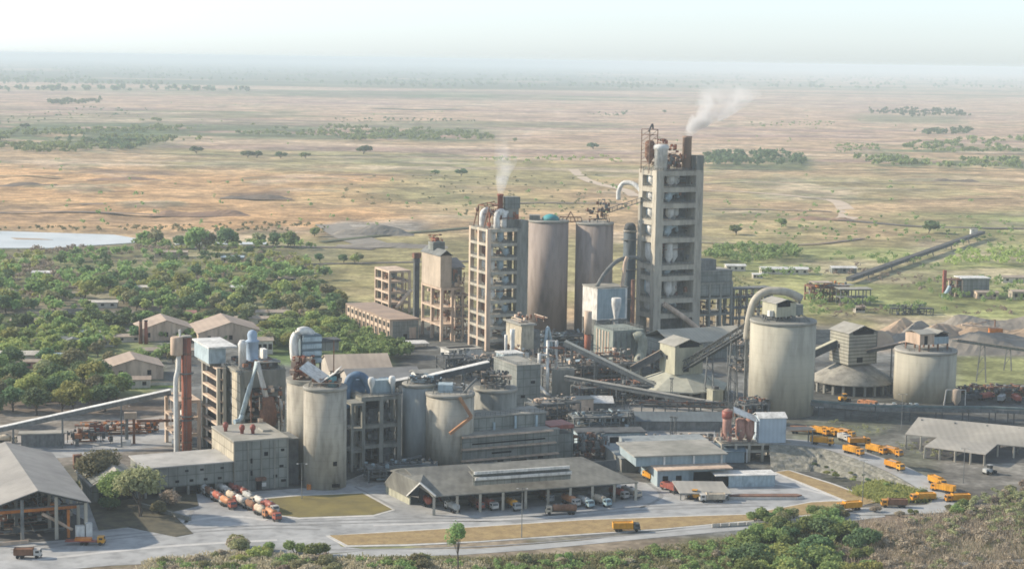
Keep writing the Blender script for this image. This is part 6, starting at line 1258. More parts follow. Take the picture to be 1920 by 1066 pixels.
def mass(name, label, poly, n, seed, h0, h1, m, quadn=60, ls=1.5, worldw=True, clump=None, rr=.5, aspect=1, kind='stuff'):
    """a far wood that reads as one mass"""
    rs = np.random.RandomState(seed); pts = scatter(poly, n, seed, worldw); Vv = []
    for x, y in pts:
        q = G(x, y)
        if clump is not None and vnoise(np.array([q.x/clump]), np.array([q.y/clump]), seed)[0] < .5: continue
        h = rs.uniform(h0, h1); P, Nn, _ = crown_pts(rs, quadn, h*rr, h*.58, h*.45, 5); P[:, 2] = np.maximum(P[:, 2], .3); Vv.append(quads(P+np.array([q.x, q.y, 0]), Nn, ls*h/10, rs))
    o = bpy.data.objects.new(name, qmesh(name, np.concatenate(Vv), m)); C.objects.link(o); o['kind'] = kind; o['label'] = label; o['category'] = 'woodland'; return o
g1 = [(-40, 800), (-40, 690), (60, 690), (120, 700), (200, 712), (236, 740), (225, 765), (150, 785), (60, 795)]
grove(g1, 42, 1, TR, 10, 16, 'tree in the dense dark grove at the left edge above the belt gallery', 'trees of the left edge grove')
wood = [(-60, 592), (-60, 478), (100, 470), (260, 466), (420, 474), (560, 486), (600, 510), (640, 560), (645, 592), (560, 598), (440, 596), (330, 590), (200, 590)]
nearwood = [(-60, 592), (-60, 545), (200, 540), (440, 540), (600, 545), (650, 575), (640, 596), (560, 600), (440, 598), (330, 592)]
grove(nearwood, 95, 2, TF, 8, 13, 'tree in the near part of the wide wood beyond the workshops', 'trees of the near wood')
mass('woodland', 'wide mixed green wood between the river and the workshops', wood, 380, 3, 6, 11, M_LEAF, 70, 2.0, clump=45, rr=.62)
mass('woodland', 'bright yellow green trees through the wood west of the works', wood, 480, 4, 5, 9, M_LEAFY, 60, 2.0, clump=60, rr=.62)
mass('woodland', 'dark evergreen trees through the wood west of the works', wood, 170, 5, 6, 12, M_LEAFD, 70, 2.0, clump=50, rr=.6)
mass('scrubland', 'bare brown scrub through the wood west of the works', wood, 800, 6, 4, 7, M_BRUSH, 70, 1.8, clump=60, rr=.65)
g3 = [(-40, 690), (-40, 605), (120, 606), (330, 600), (340, 640), (240, 650), (160, 660), (330, 680), (330, 700), (140, 700)]
grove(g3, 46, 7, TF, 6, 10, 'tree among the low houses at the far left', 'trees among the houses')
g4 = [(500, 668), (480, 640), (540, 605), (650, 610), (700, 640), (760, 665), (755, 680), (640, 672), (600, 650)]
grove(g4, 26, 8, TR, 7, 11, 'tree in the green patch beside the beige workshop block', 'trees by the workshop block')
for (x, y, hgt, lb) in ((465, 296, 13, 'wide dark tree left of the dark row on the plain'), (482, 296, 13, 'dark tree touching the wide one on the plain'), (526, 297, 12, 'dark tree in the middle of the row on the plain'), (573, 297, 11, 'small dark tree at the right end of the row on the plain'), (682, 289, 17, 'round dark tree alone on the plain left of centre'), (1112, 280, 14, 'round tree on the plain left of the tallest tower'), (368, 288, 14, 'round tree beside the far green belt'), (965, 266, 9, 'small tree on the plain above the kiln tower smoke'), (865, 330, 12, 'leaning tree right of a smaller one on the mid plain'), (815, 328, 8, 'small tree on the mid plain'), (1742, 437, 14, 'round bushy tree near the dark track at the right'), (1380, 440, 10, 'tree on the olive field right of the tallest tower'), (1465, 425, 9, 'small tree on the olive field below the dirt track bend'), (48, 242, 14, 'round tree at the far left edge of the plain'), (590, 443, 9, 'tree by the quarry road left of the pale gravel'), (1245, 212, 11, 'tiny tree on the far plain above the tallest tower'), (1368, 480, 0, '')):
    if hgt:
        o = put(TF, x, y, hgt, lb, None, i=1 if hgt > 11 else 0); o.scale = (o.scale[0]*1.45, o.scale[1]*1.45, o.scale[2]*.95)
for k, (x, y) in enumerate(((270, 462), (292, 463), (340, 466), (374, 474), (386, 474), (428, 462), (438, 462), (485, 461), (512, 462), (540, 464), (552, 464))):
    put(TF, x, y, (14, 15, 12, 22, 19, 17, 13, 12, 13, 15, 12)[k], 'tree in the row along the far river bank', 'river bank trees', i=(0, 2, 1)[k % 3])
for k, (x, y) in enumerate(((600, 492), (645, 494), (665, 495), (672, 492))): put(TF, x, y, 8, 'tree in the short line on the tan field left of the open frame building', 'tan field trees')
# far belts
mass('tree_belt', 'long green tree belt across the far left plain', [(-60, 290), (-60, 250), (120, 246), (180, 232), (300, 228), (420, 236), (620, 240), (900, 250), (930, 264), (600, 266), (340, 266), (290, 278), (240, 290)], 1900, 11, 6, 13, M_LEAF, 30, 3.4, worldw=False, clump=120, rr=.65)
mass('tree_belt', 'dark thicker part of the far left tree belt', [(-60, 288), (-60, 262), (160, 262), (290, 262), (260, 284)], 300, 12, 9, 15, M_LEAFD, 34, 2.6, worldw=False, clump=90)
mass('tree_belt', 'dark green belt right of the tallest tower', [(1318, 316), (1325, 298), (1400, 290), (1470, 292), (1525, 305), (1500, 316)], 120, 13, 10, 18, M_LEAFD, 40, 2.4, worldw=False)
mass('tree_belt', 'broad green belt at the far right plain', [(1600, 300), (1680, 290), (1730, 268), (1840, 264), (1980, 262), (1980, 318), (1780, 318), (1640, 312)], 420, 14, 8, 16, M_LEAF, 36, 3.0, worldw=False, clump=110, rr=.65)
mass('tree_belt', 'thin blue green belts far out on the right plain', [(1600, 214), (1700, 206), (1800, 210), (1830, 220), (1700, 222)], 110, 15, 12, 20, M_LEAFD, 26, 3, worldw=False)
mass('tree_belt', 'short dark belt right of the far right plain', [(1710, 250), (1820, 246), (1830, 254), (1740, 258)], 50, 16, 12, 18, M_LEAFD, 26, 3, worldw=False)
mass('tree_belt', 'scattered small trees over the whole plain', [(-200, 440), (-200, 190), (2100, 190), (2100, 440)], 420, 17, 3, 8, M_LEAF, 22, 2.5, worldw=False, clump=400)
mass('tree_belt', 'hazy woods near the horizon', [(-300, 172), (-300, 125), (900, 128), (2200, 155), (2200, 172), (900, 165), (500, 172)], 2600, 18, 14, 24, M_LEAFD, 14, 8, worldw=False, clump=700)
mass('tree_belt', 'row of dark trees on the upper left plain', [(90, 194), (190, 190), (190, 196), (90, 200)], 50, 19, 12, 20, M_LEAFD, 20, 4, worldw=False)
mass('woodland', 'green thicket right behind the tower annexe', [(1325, 494), (1325, 474), (1400, 470), (1500, 476), (1505, 492), (1400, 498)], 110, 20, 7, 12, M_LEAF, 60, 1.6, worldw=False)
mass('woodland', 'loose green scrub around the right side buildings', [(1420, 590), (1420, 520), (1600, 470), (1980, 460), (1980, 600), (1700, 590), (1560, 600)], 420, 21, 4, 9, M_LEAF, 50, 1.5, clump=50)
mass('scrubland', 'grey brown scrub around the right side buildings', [(1420, 590), (1420, 520), (1600, 500), (1980, 520), (1980, 600), (1700, 590), (1560, 600)], 260, 22, 3, 6, M_BRUSH, 50, 1.4, clump=60)
mass('woodland', 'green hedge of small trees right of the dark track', [(1760, 505), (1800, 480), (1980, 470), (1980, 500)], 90, 23, 6, 10, M_LEAFY, 50, 1.5, worldw=False)
# foreground scrub
fb = [(1385, 1085), (1380, 1040), (1420, 1005), (1480, 985), (1560, 985), (1620, 1000), (1640, 1085)]
for k, (x, y) in enumerate(scatter(fb, 46, 31, False)): put(BU, x, y, rnd.uniform(4, 7.5), 'leafy green bush in the thick clump at the bottom right of centre', 'bottom green bushes', 3.2, i=(0, 1, 2, 0)[k % 4])
for k, (x, y) in enumerate(scatter([(430, 1080), (440, 1022), (520, 1030), (640, 1048), (640, 1090)], 26, 32, False)): put(BU, x, y, rnd.uniform(3, 5.5), 'olive green bush in the scrub at the bottom left of centre', 'bottom left bushes', 3.2, i=(3, 0, 1, 4)[k % 4])
for k, (x, y) in enumerate(scatter([(690, 1085), (700, 1050), (790, 1050), (800, 1085)], 9, 33, False)): put(BU, x, y, rnd.uniform(3, 5), 'green bush in the small clump left of the slim tree', 'small bush clump', 3.2, i=(0, 3)[k % 2])
for k, (x, y) in enumerate(scatter([(930, 1085), (940, 1045), (1020, 1040), (1100, 1050), (1240, 1035), (1400, 1020), (1400, 1090)], 40, 34, False)): put(BU, x, y, rnd.uniform(1.6, 4.2), 'low bush on the rough ground at the bottom centre right', 'bottom centre bushes', 3.2, i=(3, 0, 4, 3)[k % 4])
for k, (x, y) in enumerate(scatter([(1600, 945), (1700, 958), (1830, 940), (1900, 915), (1990, 900), (1990, 960), (1700, 985)], 34, 35, False)): put(BU, x, y, rnd.uniform(2, 4), 'olive bush along the upper edge of the brown brush at the right', 'right edge bushes', 3.2, i=(3, 0, 4)[k % 3])
for k, (x, y) in enumerate(scatter([(1490, 872), (1540, 870), (1700, 910), (1742, 935), (1650, 936)], 22, 36, False)): put(BU, x, y, rnd.uniform(.9, 1.9), 'small bush growing on the gravel embankment', 'embankment bushes', 3.2, i=(2, 0, 1)[k % 3], z=1.2)
for k, (x, y) in enumerate(scatter([(270, 1080), (300, 1060), (430, 1045), (430, 1085)], 14, 37, False)): put(BU, x, y, rnd.uniform(2, 4), 'dry brown bush at the bottom left', 'dry brown bushes', 3.2, i=(4, 3)[k % 2])
for k, (x, y) in enumerate(scatter([(1380, 985), (1420, 965), (1560, 962), (1640, 972), (1560, 990)], 16, 38, False)): put(BU, x, y, rnd.uniform(3, 5), 'green bush half covering the right end of the access road', 'roadside bushes', 3.2, i=(0, 3)[k % 2])
def brush(name, label, poly, n, seed, h0, h1, m, w=.1):
    rs = np.random.RandomState(seed); pts = np.array([tuple(G(x, y)) for x, y in scatter(poly, n, seed, True)]); k = 16
    P = np.repeat(pts, k, 0)+rs.normal(size=(n*k, 3))*np.array([1.0, 1.0, 0]); h = rs.uniform(h0, h1, size=n*k); top = P+rs.normal(size=P.shape)*np.array([.8, .8, 0])+np.stack([0*h, 0*h, h], 1); an = rs.uniform(0, 6.28, n*k); a = np.stack([np.cos(an), np.sin(an), 0*an], 1)*w
    o = bpy.data.objects.new(name, qmesh(name, np.stack([P-a, P+a, top+a*2.2, top-a*1.5], 1).reshape(-1, 3), m)); C.objects.link(o); o['kind'] = 'stuff'; o['label'] = label; o['category'] = 'scrub'
brush('dry_brush', 'thick dry brown brush filling the bottom right corner', [(1560, 1100), (1600, 985), (1700, 975), (1850, 955), (2000, 930), (2000, 1100)], 1500, 41, .8, 2.6, M_BRUSH, .04)
brush('dry_brush', 'dry brush at the bottom left of the road', [(240, 1100), (280, 1055), (450, 1040), (640, 1055), (900, 1060), (900, 1100)], 1500, 42, .6, 2.2, M_BRUSH)
brush('dry_grass', 'olive dry grass tufts along the bottom centre', [(640, 1100), (640, 1045), (900, 1050), (1200, 1035), (1400, 1005), (1560, 990), (1560, 1100)], 2600, 43, .4, 1.5, M_OLIVE)
brush('weeds', 'green weeds over the lower embankment', [(1600, 925), (1640, 905), (1735, 925), (1745, 940), (1650, 942)], 420, 44, .8, 2.0, M_LEAFY)
mass('scrubland', 'mixed scrub at the right edge above the brown brush', [(1800, 960), (1830, 940), (1990, 905), (1990, 1000), (1820, 985)], 90, 45, 2.5, 5, M_OLIVE, 90, 1.2, worldw=False)
mass('scrubland', 'brown bare shrubs within the bottom right brush', [(1560, 1100), (1610, 990), (1700, 985), (1850, 965), (2000, 945), (2000, 1100)], 190, 46, 1.8, 4.6, M_BRUSH, 220, 1.2, worldw=False, rr=.7)
mass('scrubland', 'olive shrubs mixed into the bottom right brush', [(1560, 1100), (1610, 990), (1700, 985), (1850, 965), (2000, 945), (2000, 1100)], 200, 47, 1.4, 3.8, M_OLIVE, 200, 1.2, worldw=False, rr=.7, clump=18)
mass('scrubland', 'low green and olive scrub along the bottom edge', [(270, 1095), (300, 1062), (460, 1045), (640, 1055), (900, 1062), (1240, 1040), (1400, 1005), (1560, 985), (1600, 1095)], 420, 48, 1.2, 3.6, M_LEAF, 90, 1.6, worldw=False, rr=.8, clump=22)
mass('scrubland', 'pale dry scrub along the bottom edge', [(240, 1095), (280, 1060), (460, 1045), (640, 1055), (900, 1062), (1240, 1040), (1400, 1010), (1560, 990), (1600, 1095)], 300, 49, 1.0, 2.8, M_BRUSH, 80, 1.6, worldw=False, rr=.8, clump=25)
mass('woodland', 'green undergrowth around the houses at the far left', [(-40, 700), (-40, 600), (330, 596), (640, 600), (760, 660), (740, 690), (480, 640), (330, 650), (330, 700), (140, 700)], 620, 50, 3, 8, M_LEAF, 80, 2.0, clump=28, rr=.55)
mass('woodland', 'dense green trees between the tan sheds and the beige workshop block', [(485, 655), (520, 615), (640, 612), (700, 640), (770, 672), (750, 682), (640, 672), (590, 655)], 150, 51, 5, 10, M_LEAF, 130, 1.7, worldw=False, rr=.6)
mass('woodland', 'yellow green trees among the far left houses', [(-40, 650), (20, 632), (150, 620), (230, 630), (220, 655), (120, 665), (20, 668)], 60, 52, 5, 8, M_LEAFY, 120, 1.7, worldw=False, rr=.6)
mass('woodland', 'dark trees below the wood by the grey street', [(-40, 612), (200, 600), (460, 600), (640, 604), (640, 618), (400, 612), (-40, 622)], 110, 53, 5, 9, M_LEAFD, 100, 1.8, worldw=False, rr=.6)
mass('scrubland', 'olive scrub above the truck ramp', [(1500, 805), (1560, 790), (1760, 815), (1800, 860), (1790, 900), (1700, 850), (1620, 815)], 120, 54, .8, 2.4, M_OLIVE, 60, 1.6, worldw=False, rr=.7, clump=16)

for k, (P_, n_, m_, lb) in enumerate((([(600, 225), (820, 222), (900, 230), (640, 232)], 60, M_LEAFD, 'thin tree line over the far plain left of the tallest tower'), ([(1400, 232), (1560, 228), (1570, 236), (1410, 240)], 50, M_LEAF, 'thin tree line on the far plain above the dark right belt'), ([(1100, 214), (1180, 210), (1190, 218), (1110, 220)], 30, M_LEAFD, 'small far tree line left of the smoke'), ([(1560, 276), (1640, 268), (1650, 284), (1570, 288)], 50, M_LEAF, 'short green belt left of the broad right belt'), ([(900, 300), (1150, 296), (1180, 306), (920, 310)], 40, M_LEAFY, 'faint line of shrubs behind the brown silos'), ([(1330, 400), (1560, 396), (1900, 410), (1900, 460), (1400, 450)], 130, M_LEAF, 'scattered shrubs on the olive fields at the right'), ([(640, 330), (1180, 330), (1180, 400), (860, 410), (640, 380)], 120, M_OLIVE, 'scattered shrubs on the fields behind the kiln tower'), ([(-60, 235), (160, 200), (300, 205), (200, 222), (-60, 240)], 60, M_LEAFD, 'loose far trees above the left belt'), ([(-60, 432), (600, 420), (620, 440), (260, 436), (-60, 434)], 110, M_OLIVE, 'low scrub along the near river bank'), ([(1330, 520), (1420, 515), (1420, 560), (1340, 560)], 30, M_OLIVE, 'scrub right of the tower annexe'), ([(250, 458), (560, 460), (600, 468), (260, 470)], 60, M_LEAF, 'undergrowth below the river bank trees'))):
    mass('tree_belt', lb, P_, n_, 400+k, 3, (9 if k not in (5, 6, 8, 9) else 5), m_, 30, 3.0, worldw=False, rr=.65)
# ================================================================ BACKGROUND BUILDINGS
M_RTAN = mat('tan_sheet_roof', (.42, .34, .27), (.32, .26, .21), .05, ribs=3); M_WW = mat('whitewashed_wall', (.62, .58, .50), (.45, .42, .36), .2, grime=.3); M_PINKW = mat('faded_pink_wall', (.42, .22, .19), (.3, .16, .14), .2)
def house(px, py, L, Wd, he, rise, mw, mr, label, ang=18, ax='x', name='low_house', cat='house', group=None, nw=3):
    t = thing(name, label, cat, G(px, py), R(ang), group); gwall(t, 0, L, 0, Wd, 0, he, he+rise-.3, mw, ax); gable(t, 0, L, 0, Wd, he, he+rise, mr, ax)
    for k in range(nw): x = L*(k+.5)/nw; part('window', M_DARK, t, (x-.9, -.1, he*.35, x+.9, .2, he*.75))
    part('door', M_STEEL, t, (-.1, Wd*.4, 0, .2, Wd*.6, he*.7)); return t
house(262, 640, 28, 26, 6, 5, M_CREAM, M_RTAN, 'wide tan roofed hall with two red chimneys in front at the far left', 18, 'y', 'hall', 'hall')
house(372, 646, 34, 34, 6, 5.5, M_CREAM, M_RTAN, 'larger tan roofed hall behind the front works', 18, 'y', 'hall', 'hall')
house(200, 714, 26, 22, 6, 4, M_CREAM, M_RTAN, 'tan roofed store with a dark open end left of the red stack', 18, 'y', 'hall', 'hall', nw=2)
house(218, 728, 15, 6, 4, 1.2, M_WW, M_RTAN, 'small white annexe in front of the tan roofed store', 10)
house(0, 682, 22, 8, 4.5, 1.5, M_WW, M_WW, 'long white roofed house at the left edge above the grove', 6); house(32, 690, 11, 5, 3.2, 1, M_PINKW, M_TAN, 'small faded pink house in front of the long white house', 5)
house(70, 684, 18, 8, 4, 1.4, M_WALLG, M_PBLUE, 'pale blue roofed house right of the faded pink house', 8); house(100, 652, 7, 6, 4, 1.6, M_WW, M_WALLG, 'small white house among yellow green trees at the left', 14); house(125, 656, 6, 7, 4.5, 1.5, M_BLUEW, M_GSTEEL, 'grey blue gabled house among the trees at the left', 14, 'y')
house(180, 650, 9, 7, 3.5, 1.2, M_WW, M_RTAN, 'low cream house with a white dome tank beside it', 12); house(188, 642, 22, 8, 3, 1, M_WW, M_TAN, 'long low tan house left of the hall with red chimneys', 12)
house(262, 672, 10, 7, 4, 1.2, M_WW, M_TAN, 'white gabled house behind the dark round trees', 12); house(300, 668, 22, 7, 3, .8, M_CREAM, M_TAN, 'low long tan house left of the cream drum', 10)
house(440, 610, 28, 8, 4, 1, M_WW, M_TAN, 'long cream house behind the separator tower', 5); house(482, 664, 8, 7, 7, 1.5, M_WW, M_TAN, 'cream two storey house right of the separator tower', 15)
house(165, 577, 17, 7, 3.4, 1, M_WW, M_WW, 'pale long house within the wood, left of middle', 6); house(88, 560, 8, 6, 3, 1, M_WW, M_WW, 'tiny pale house deep in the wood at the left', 6); house(132, 560, 8, 6, 3, 1, M_WW, M_TAN, 'tiny pale house in the wood right of another', 6)
house(480, 598, 18, 7, 4, 1.2, M_WW, M_TAN, 'cream house at the near edge of the wood', 6); house(350, 600, 5, 5, 4, 1.5, M_RUST, M_PINKW, 'tiny red hut at the near edge of the wood', 6)
house(600, 648, 15, 6, 3, .8, M_WW, M_TAN, 'low white roofed house in the green patch above the tan sheds', 10); house(415, 492, 16, 7, 4, 1, M_WALLG, M_PBLUE, 'grey roofed house near the river bank trees', 4); house(290, 482, 24, 8, 4, 1, M_TAN, M_TAN, 'long tan house on the far side of the wood', 4)
house(20, 612, 16, 8, 3.4, 1, M_WALLG, M_TAN, 'grey house at the left edge under the wood', 6)
for x, lb in ((264, 'left of two slim dark red chimneys before the tan roofed hall'), (274, 'right of two slim dark red chimneys before the tan roofed hall')):
    q = G(x, 644); t = thing('brick_chimney', lb, 'chimney', q, 0); h = ztop(q, 600); mb = MB(); mb.sm = True; mb.cyl(0, 0, 0, h, 1.1, .8, n=12); link('shaft', mb, M_STACK if x > 270 else M_RUST, t); mb = MB(); mb.cyl(0, 0, h*.97, h, 1.1, n=12); link('cap_ring', mb, M_STEEL, t)
q = G(187, 648); t = thing('water_tank', 'small white dome water tank beside the low cream house', 'tank', q, 0); mb = MB(); mb.sm = True; mb.lathe(0, 0, [(1.9, 2), (1.9, 4.5), (1.2, 5.5), (.3, 5.9)], 14); link('dome', mb, M_WHITE, t); part('stand', M_GSTEEL, t, (-1, -1, 0, 1, 1, 2))
t = thing('garden_wall', 'pale wall beside a green lawn left of the white duct column', 'wall', G(238, 722), R(3)); part('wall', M_WW, t, (0, 0, 0, 30, .4, 1.6)); part('coping', M_TAN, t, (-.1, -.1, 1.6, 30.1, .5, 1.8)); sheet('small_lawn', [(255, 730), (330, 726), (330, 720), (250, 721)], mat('watered_lawn', (.16, .22, .05), (.11, .16, .04), .2), z=.1)
sheet('grey_street', [(60, 628), (330, 618), (330, 612), (60, 620)], M_MUD, z=.08)
# right side
house(1362, 508, 14, 8, 4, 1, M_WW, M_WHITE, 'white shed beyond the tower annexe', 3); house(1428, 514, 34, 10, 4, 1.2, M_WW, M_WHITE, 'long white roofed shed beyond the largest silo', 2, nw=6)
house(1412, 522, 7, 5, 3, .8, M_WW, M_WHITE, 'tiny white house before the white sheds', 3); house(1560, 512, 18, 8, 4, 1, M_WALLG, M_WHITE, 'grey white roofed shed right of the long white one', 3)
t = thing('brick_red_plant', 'low brick red crushing plant with grey roofs beyond the largest silo', 'building', G(1520, 566), R(12)); frame(t, 26, 12, [0, 5, 10], 4, 1, .9, M_RUST, .9); clutter(t, (0, 0, 0, 26, 12, 12), 20, 131, [M_RUST, M_ORANGE, M_GSTEEL], 3); part('roof', M_TAN, t, (2, 0, 12, 15, 10, 12.4)); part('lower_roof', M_DUST, t, (16, 1, 10, 30, 9, 10.4))
house(1604, 586, 6, 5, 3.5, .8, M_WW, M_TAN, 'tiny tan hut on the grass above the banded house', 8)
p = G(1805, 556); t = thing('brown_clad_plant', 'brown clad two storey building with a pale roof and red end at the far right', 'building', p, R(8)); L = 20
part('wall', M_WALLG, t, (0, 0, 0, L*.9, 12, 12)); part('roof', M_WHITE, t, (-2, -1, 12, L*.9+.6, 12.4, 12.5)); frame(t, .01, .01, [0, .1], 1, 1, .01, M_RUST) if False else None
for x in (-10, -5.5, -1): part('column', M_CREAM, t, (x, 0, 0, x+.9, .9, 11)); part('column', M_RUST, t, (x, 8, 0, x+.9, 8.9, 12))
part('red_floor', M_RUST, t, (-10, .2, 6, -.05, 9, 6.5), (-10, .2, 10.6, -.05, 9, 11.2)); part('red_tower', M_RED, t, (-12, 4, 0, -10.1, 6, 17)); duct(t, [(-10, -2, 7), (-13, -4, 3), (-16, -5, .5)], 1.3, M_PBLUE, 'blue_chute'); clutter(t, (-10, 1, 0, -1, 8, 10), 10, 132, [M_RUST, M_GSTEEL], 3)
house(1832, 560, 14, 8, 4.2, 1, M_CREAM, M_TAN, 'cream house right of the brown clad building', 4); house(1898, 562, 14, 8, 5.5, 1, M_WALLP, M_TAN, 'pinkish house at the far right edge', 4); house(1880, 530, 20, 8, 4, 1, M_WW, M_TAN, 'long tan house behind the cream house at the right', 4); house(1690, 560, 0.1, .1, .1, .1, M_WW, M_TAN, 'x') if False else None
pa, pb = G(1592, 532), G(1842, 446)
gallery('overland_belt', 'long dark overland belt rising right across the fields', (pa.x, pa.y), 2, (pb.x, pb.y), ztop(pb, 438), 4.5, 2.6, M_COAL_SHADE, M_STEEL, (.1, .25, .4, .55, .7, .85), legw=.7); t = thing('belt_head_cabin', 'small white cabin at the upper end of the overland belt', 'cabin', G(1842, 446), 0); zc_ = ztop(pb, 438); part('cabin', M_WHITE, t, (-9, 5, 0, -3, 10, zc_+3)); part('cabin_roof', M_DUST, t, (-9.5, 4.5, zc_+3, -2.5, 10.5, zc_+3.4))
t = thing('grey_platform_frame', 'grey open platform frame left of the lower end of the overland belt', 'frame', G(1575, 572), R(8)); frame(t, 20, 9, [0, 5, 10], 4, 1, .6, M_GSTEEL, .6); part('deck_roof', M_DUST, t, (-1, -1, 10.1, 21, 10, 10.4))
t = thing('trestle_yard', 'dark steel trestles on the scrub beyond the banded cone house', 'scaffold', G(1672, 590), R(5)); frame(t, 26, 5, [0, 4], 6, 1, .5, M_STEEL, .5); clutter(t, (0, 0, 0, 26, 5, 6), 16, 133, [M_STEEL, M_GSTEEL], 2.4)
# stockpiles
def heap(px, py, L, Wd, H, m, ang, label, seed, group='raw material stockpiles'):
    rs = np.random.RandomState(seed); n, k = 26, 12; vs = []; q = G(px, py)
    for i in range(n+1):
        for j in range(k+1):
            u = i/n; v = j/k*2-1; e = min(1, u*6, (1-u)*6); hh = H*max(0, 1-abs(v)**1.15)*e*(.85+.25*math.sin(u*9+seed))+rs.uniform(-.25, .25)*(abs(v) < .95)
            vs.append(((u-.5)*L, v*Wd/2, max(-.3, hh)))
    fs = [(i*(k+1)+j, (i+1)*(k+1)+j, (i+1)*(k+1)+j+1, i*(k+1)+j+1) for i in range(n) for j in range(k)]
    o = link('stockpile', MB().add(vs, fs), m); o.location = q; o.rotation_euler = (0, 0, R(ang)); tag(o, label, 'stockpile', group)
heap(1672, 630, 80, 24, 7, M_SAND, 62, 'tan ridge stockpile farthest left behind the small silo', 1); heap(1708, 630, 74, 16, 6.5, M_MUD, 62, 'dark grey ridge stockpile beside the tan one', 2); heap(1752, 630, 80, 24, 6, M_SAND, 60, 'second tan ridge stockpile right of the dark grey one', 3); heap(1850, 655, 66, 36, 9, M_MUD, 8, 'large grey heap just right of the small silo top', 4); heap(1912, 650, 70, 32, 7, M_MUD, 0, 'grey heap at the right edge', 5); heap(1860, 614, 66, 28, 7, M_MUD, 5, 'far grey heap behind the orange stacker', 6); heap(1900, 628, 70, 16, 5, M_SAND, 4, 'low tan bank at the right edge behind the grey heap', 7); heap(1800, 618, 40, 20, 4, M_SAND, 20, 'low tan bank left of the orange stacker', 8)
t = thing('orange_stacker', 'orange and cream stacker machine among the stockpiles', 'stacker', G(1848, 632), R(4)); mb = MB(); mb.beam((-14, 0, 7), (6, 0, 5.5), 1.6, .8); mb.beam((6, 0, 5.5), (14, 0, 4), 1.2, .6); link('boom', mb, M_CREAM, t); part('body', M_ORANGE, t, (2, -2, 2, 9, 2, 5.2)); mb = MB(); mb.beam((5, 0, 1), (5, 0, 10), .6); mb.beam((5, 0, 10), (-8, 0, 7), .25); link('mast', mb, M_RUST, t)
for x in (2, 8): part('leg', M_STEEL, t, (x, -2, 0, x+.8, 2, 2))
strip('stockyard_track', [(1810, 648), (1870, 656), (1930, 664), (2010, 676)], 5, M_TRACK, .3)
strip('lower_road', [(1640, 1072), (1700, 1062), (1800, 1058), (1920, 1052), (2050, 1046)], 4, M_ROAD, .3)
# mounds on the rough ground, walls, details
t = thing('retaining_wall', 'low pale retaining wall running off the foot of the near large tree', 'wall', G(300, 960), R(-42)); mb = MB(); mb.box(-10, -.4, 0, 16, .4, 1.4); link('wall', mb, M_CON2, t)
t = thing('boundary_wall', 'thin whitewashed wall along the back of the access road at the right of centre', 'wall', G(1400, 985), R(14)); mb = MB()
for k in range(14): mb.box(-12+k*3, -.15, 0, -12+k*3+2.7, .15, 1.3)
link('wall_panels', mb, M_WW, t); part('plinth', M_CON2, t, (-12, -.25, 0, 30, .25, .3))
# dust shed near river: quarry heap and digger marks
heap(700, 440, 70, 20, 8, M_MUD, 6, 'dark grey spoil heap by the pale quarry ground', 9, None); heap(735, 462, 90, 22, 3, M_MUD, 2, 'low pale spoil bank in front of the dark quarry heap', 10, None)
for k, (x, y, L, H, lb) in enumerate(((380, 405, 90, 7, 'long reddish spoil bank on the left plain'), (480, 372, 70, 5, 'thin dark spoil bank on the mid left plain'), (240, 338, 90, 5, 'dark spoil bank on the upper left plain'), (60, 350, 70, 6, 'tan spoil mound at the left edge of the plain'), (1540, 412, 60, 4, 'dark spoil bank by the dirt track bend'), (1790, 340, 60, 4, 'thin spoil bank on the right plain'))):
    heap(x, y, L*1.1, 16, H*.8, (mat('reddish_spoil', (.34, .22, .14), (.22, .15, .11), .05), mat('dark_spoil', (.20, .16, .12), (.13, .11, .09), .05))[k % 2], 2, lb, 20+k, 'spoil banks on the plain')
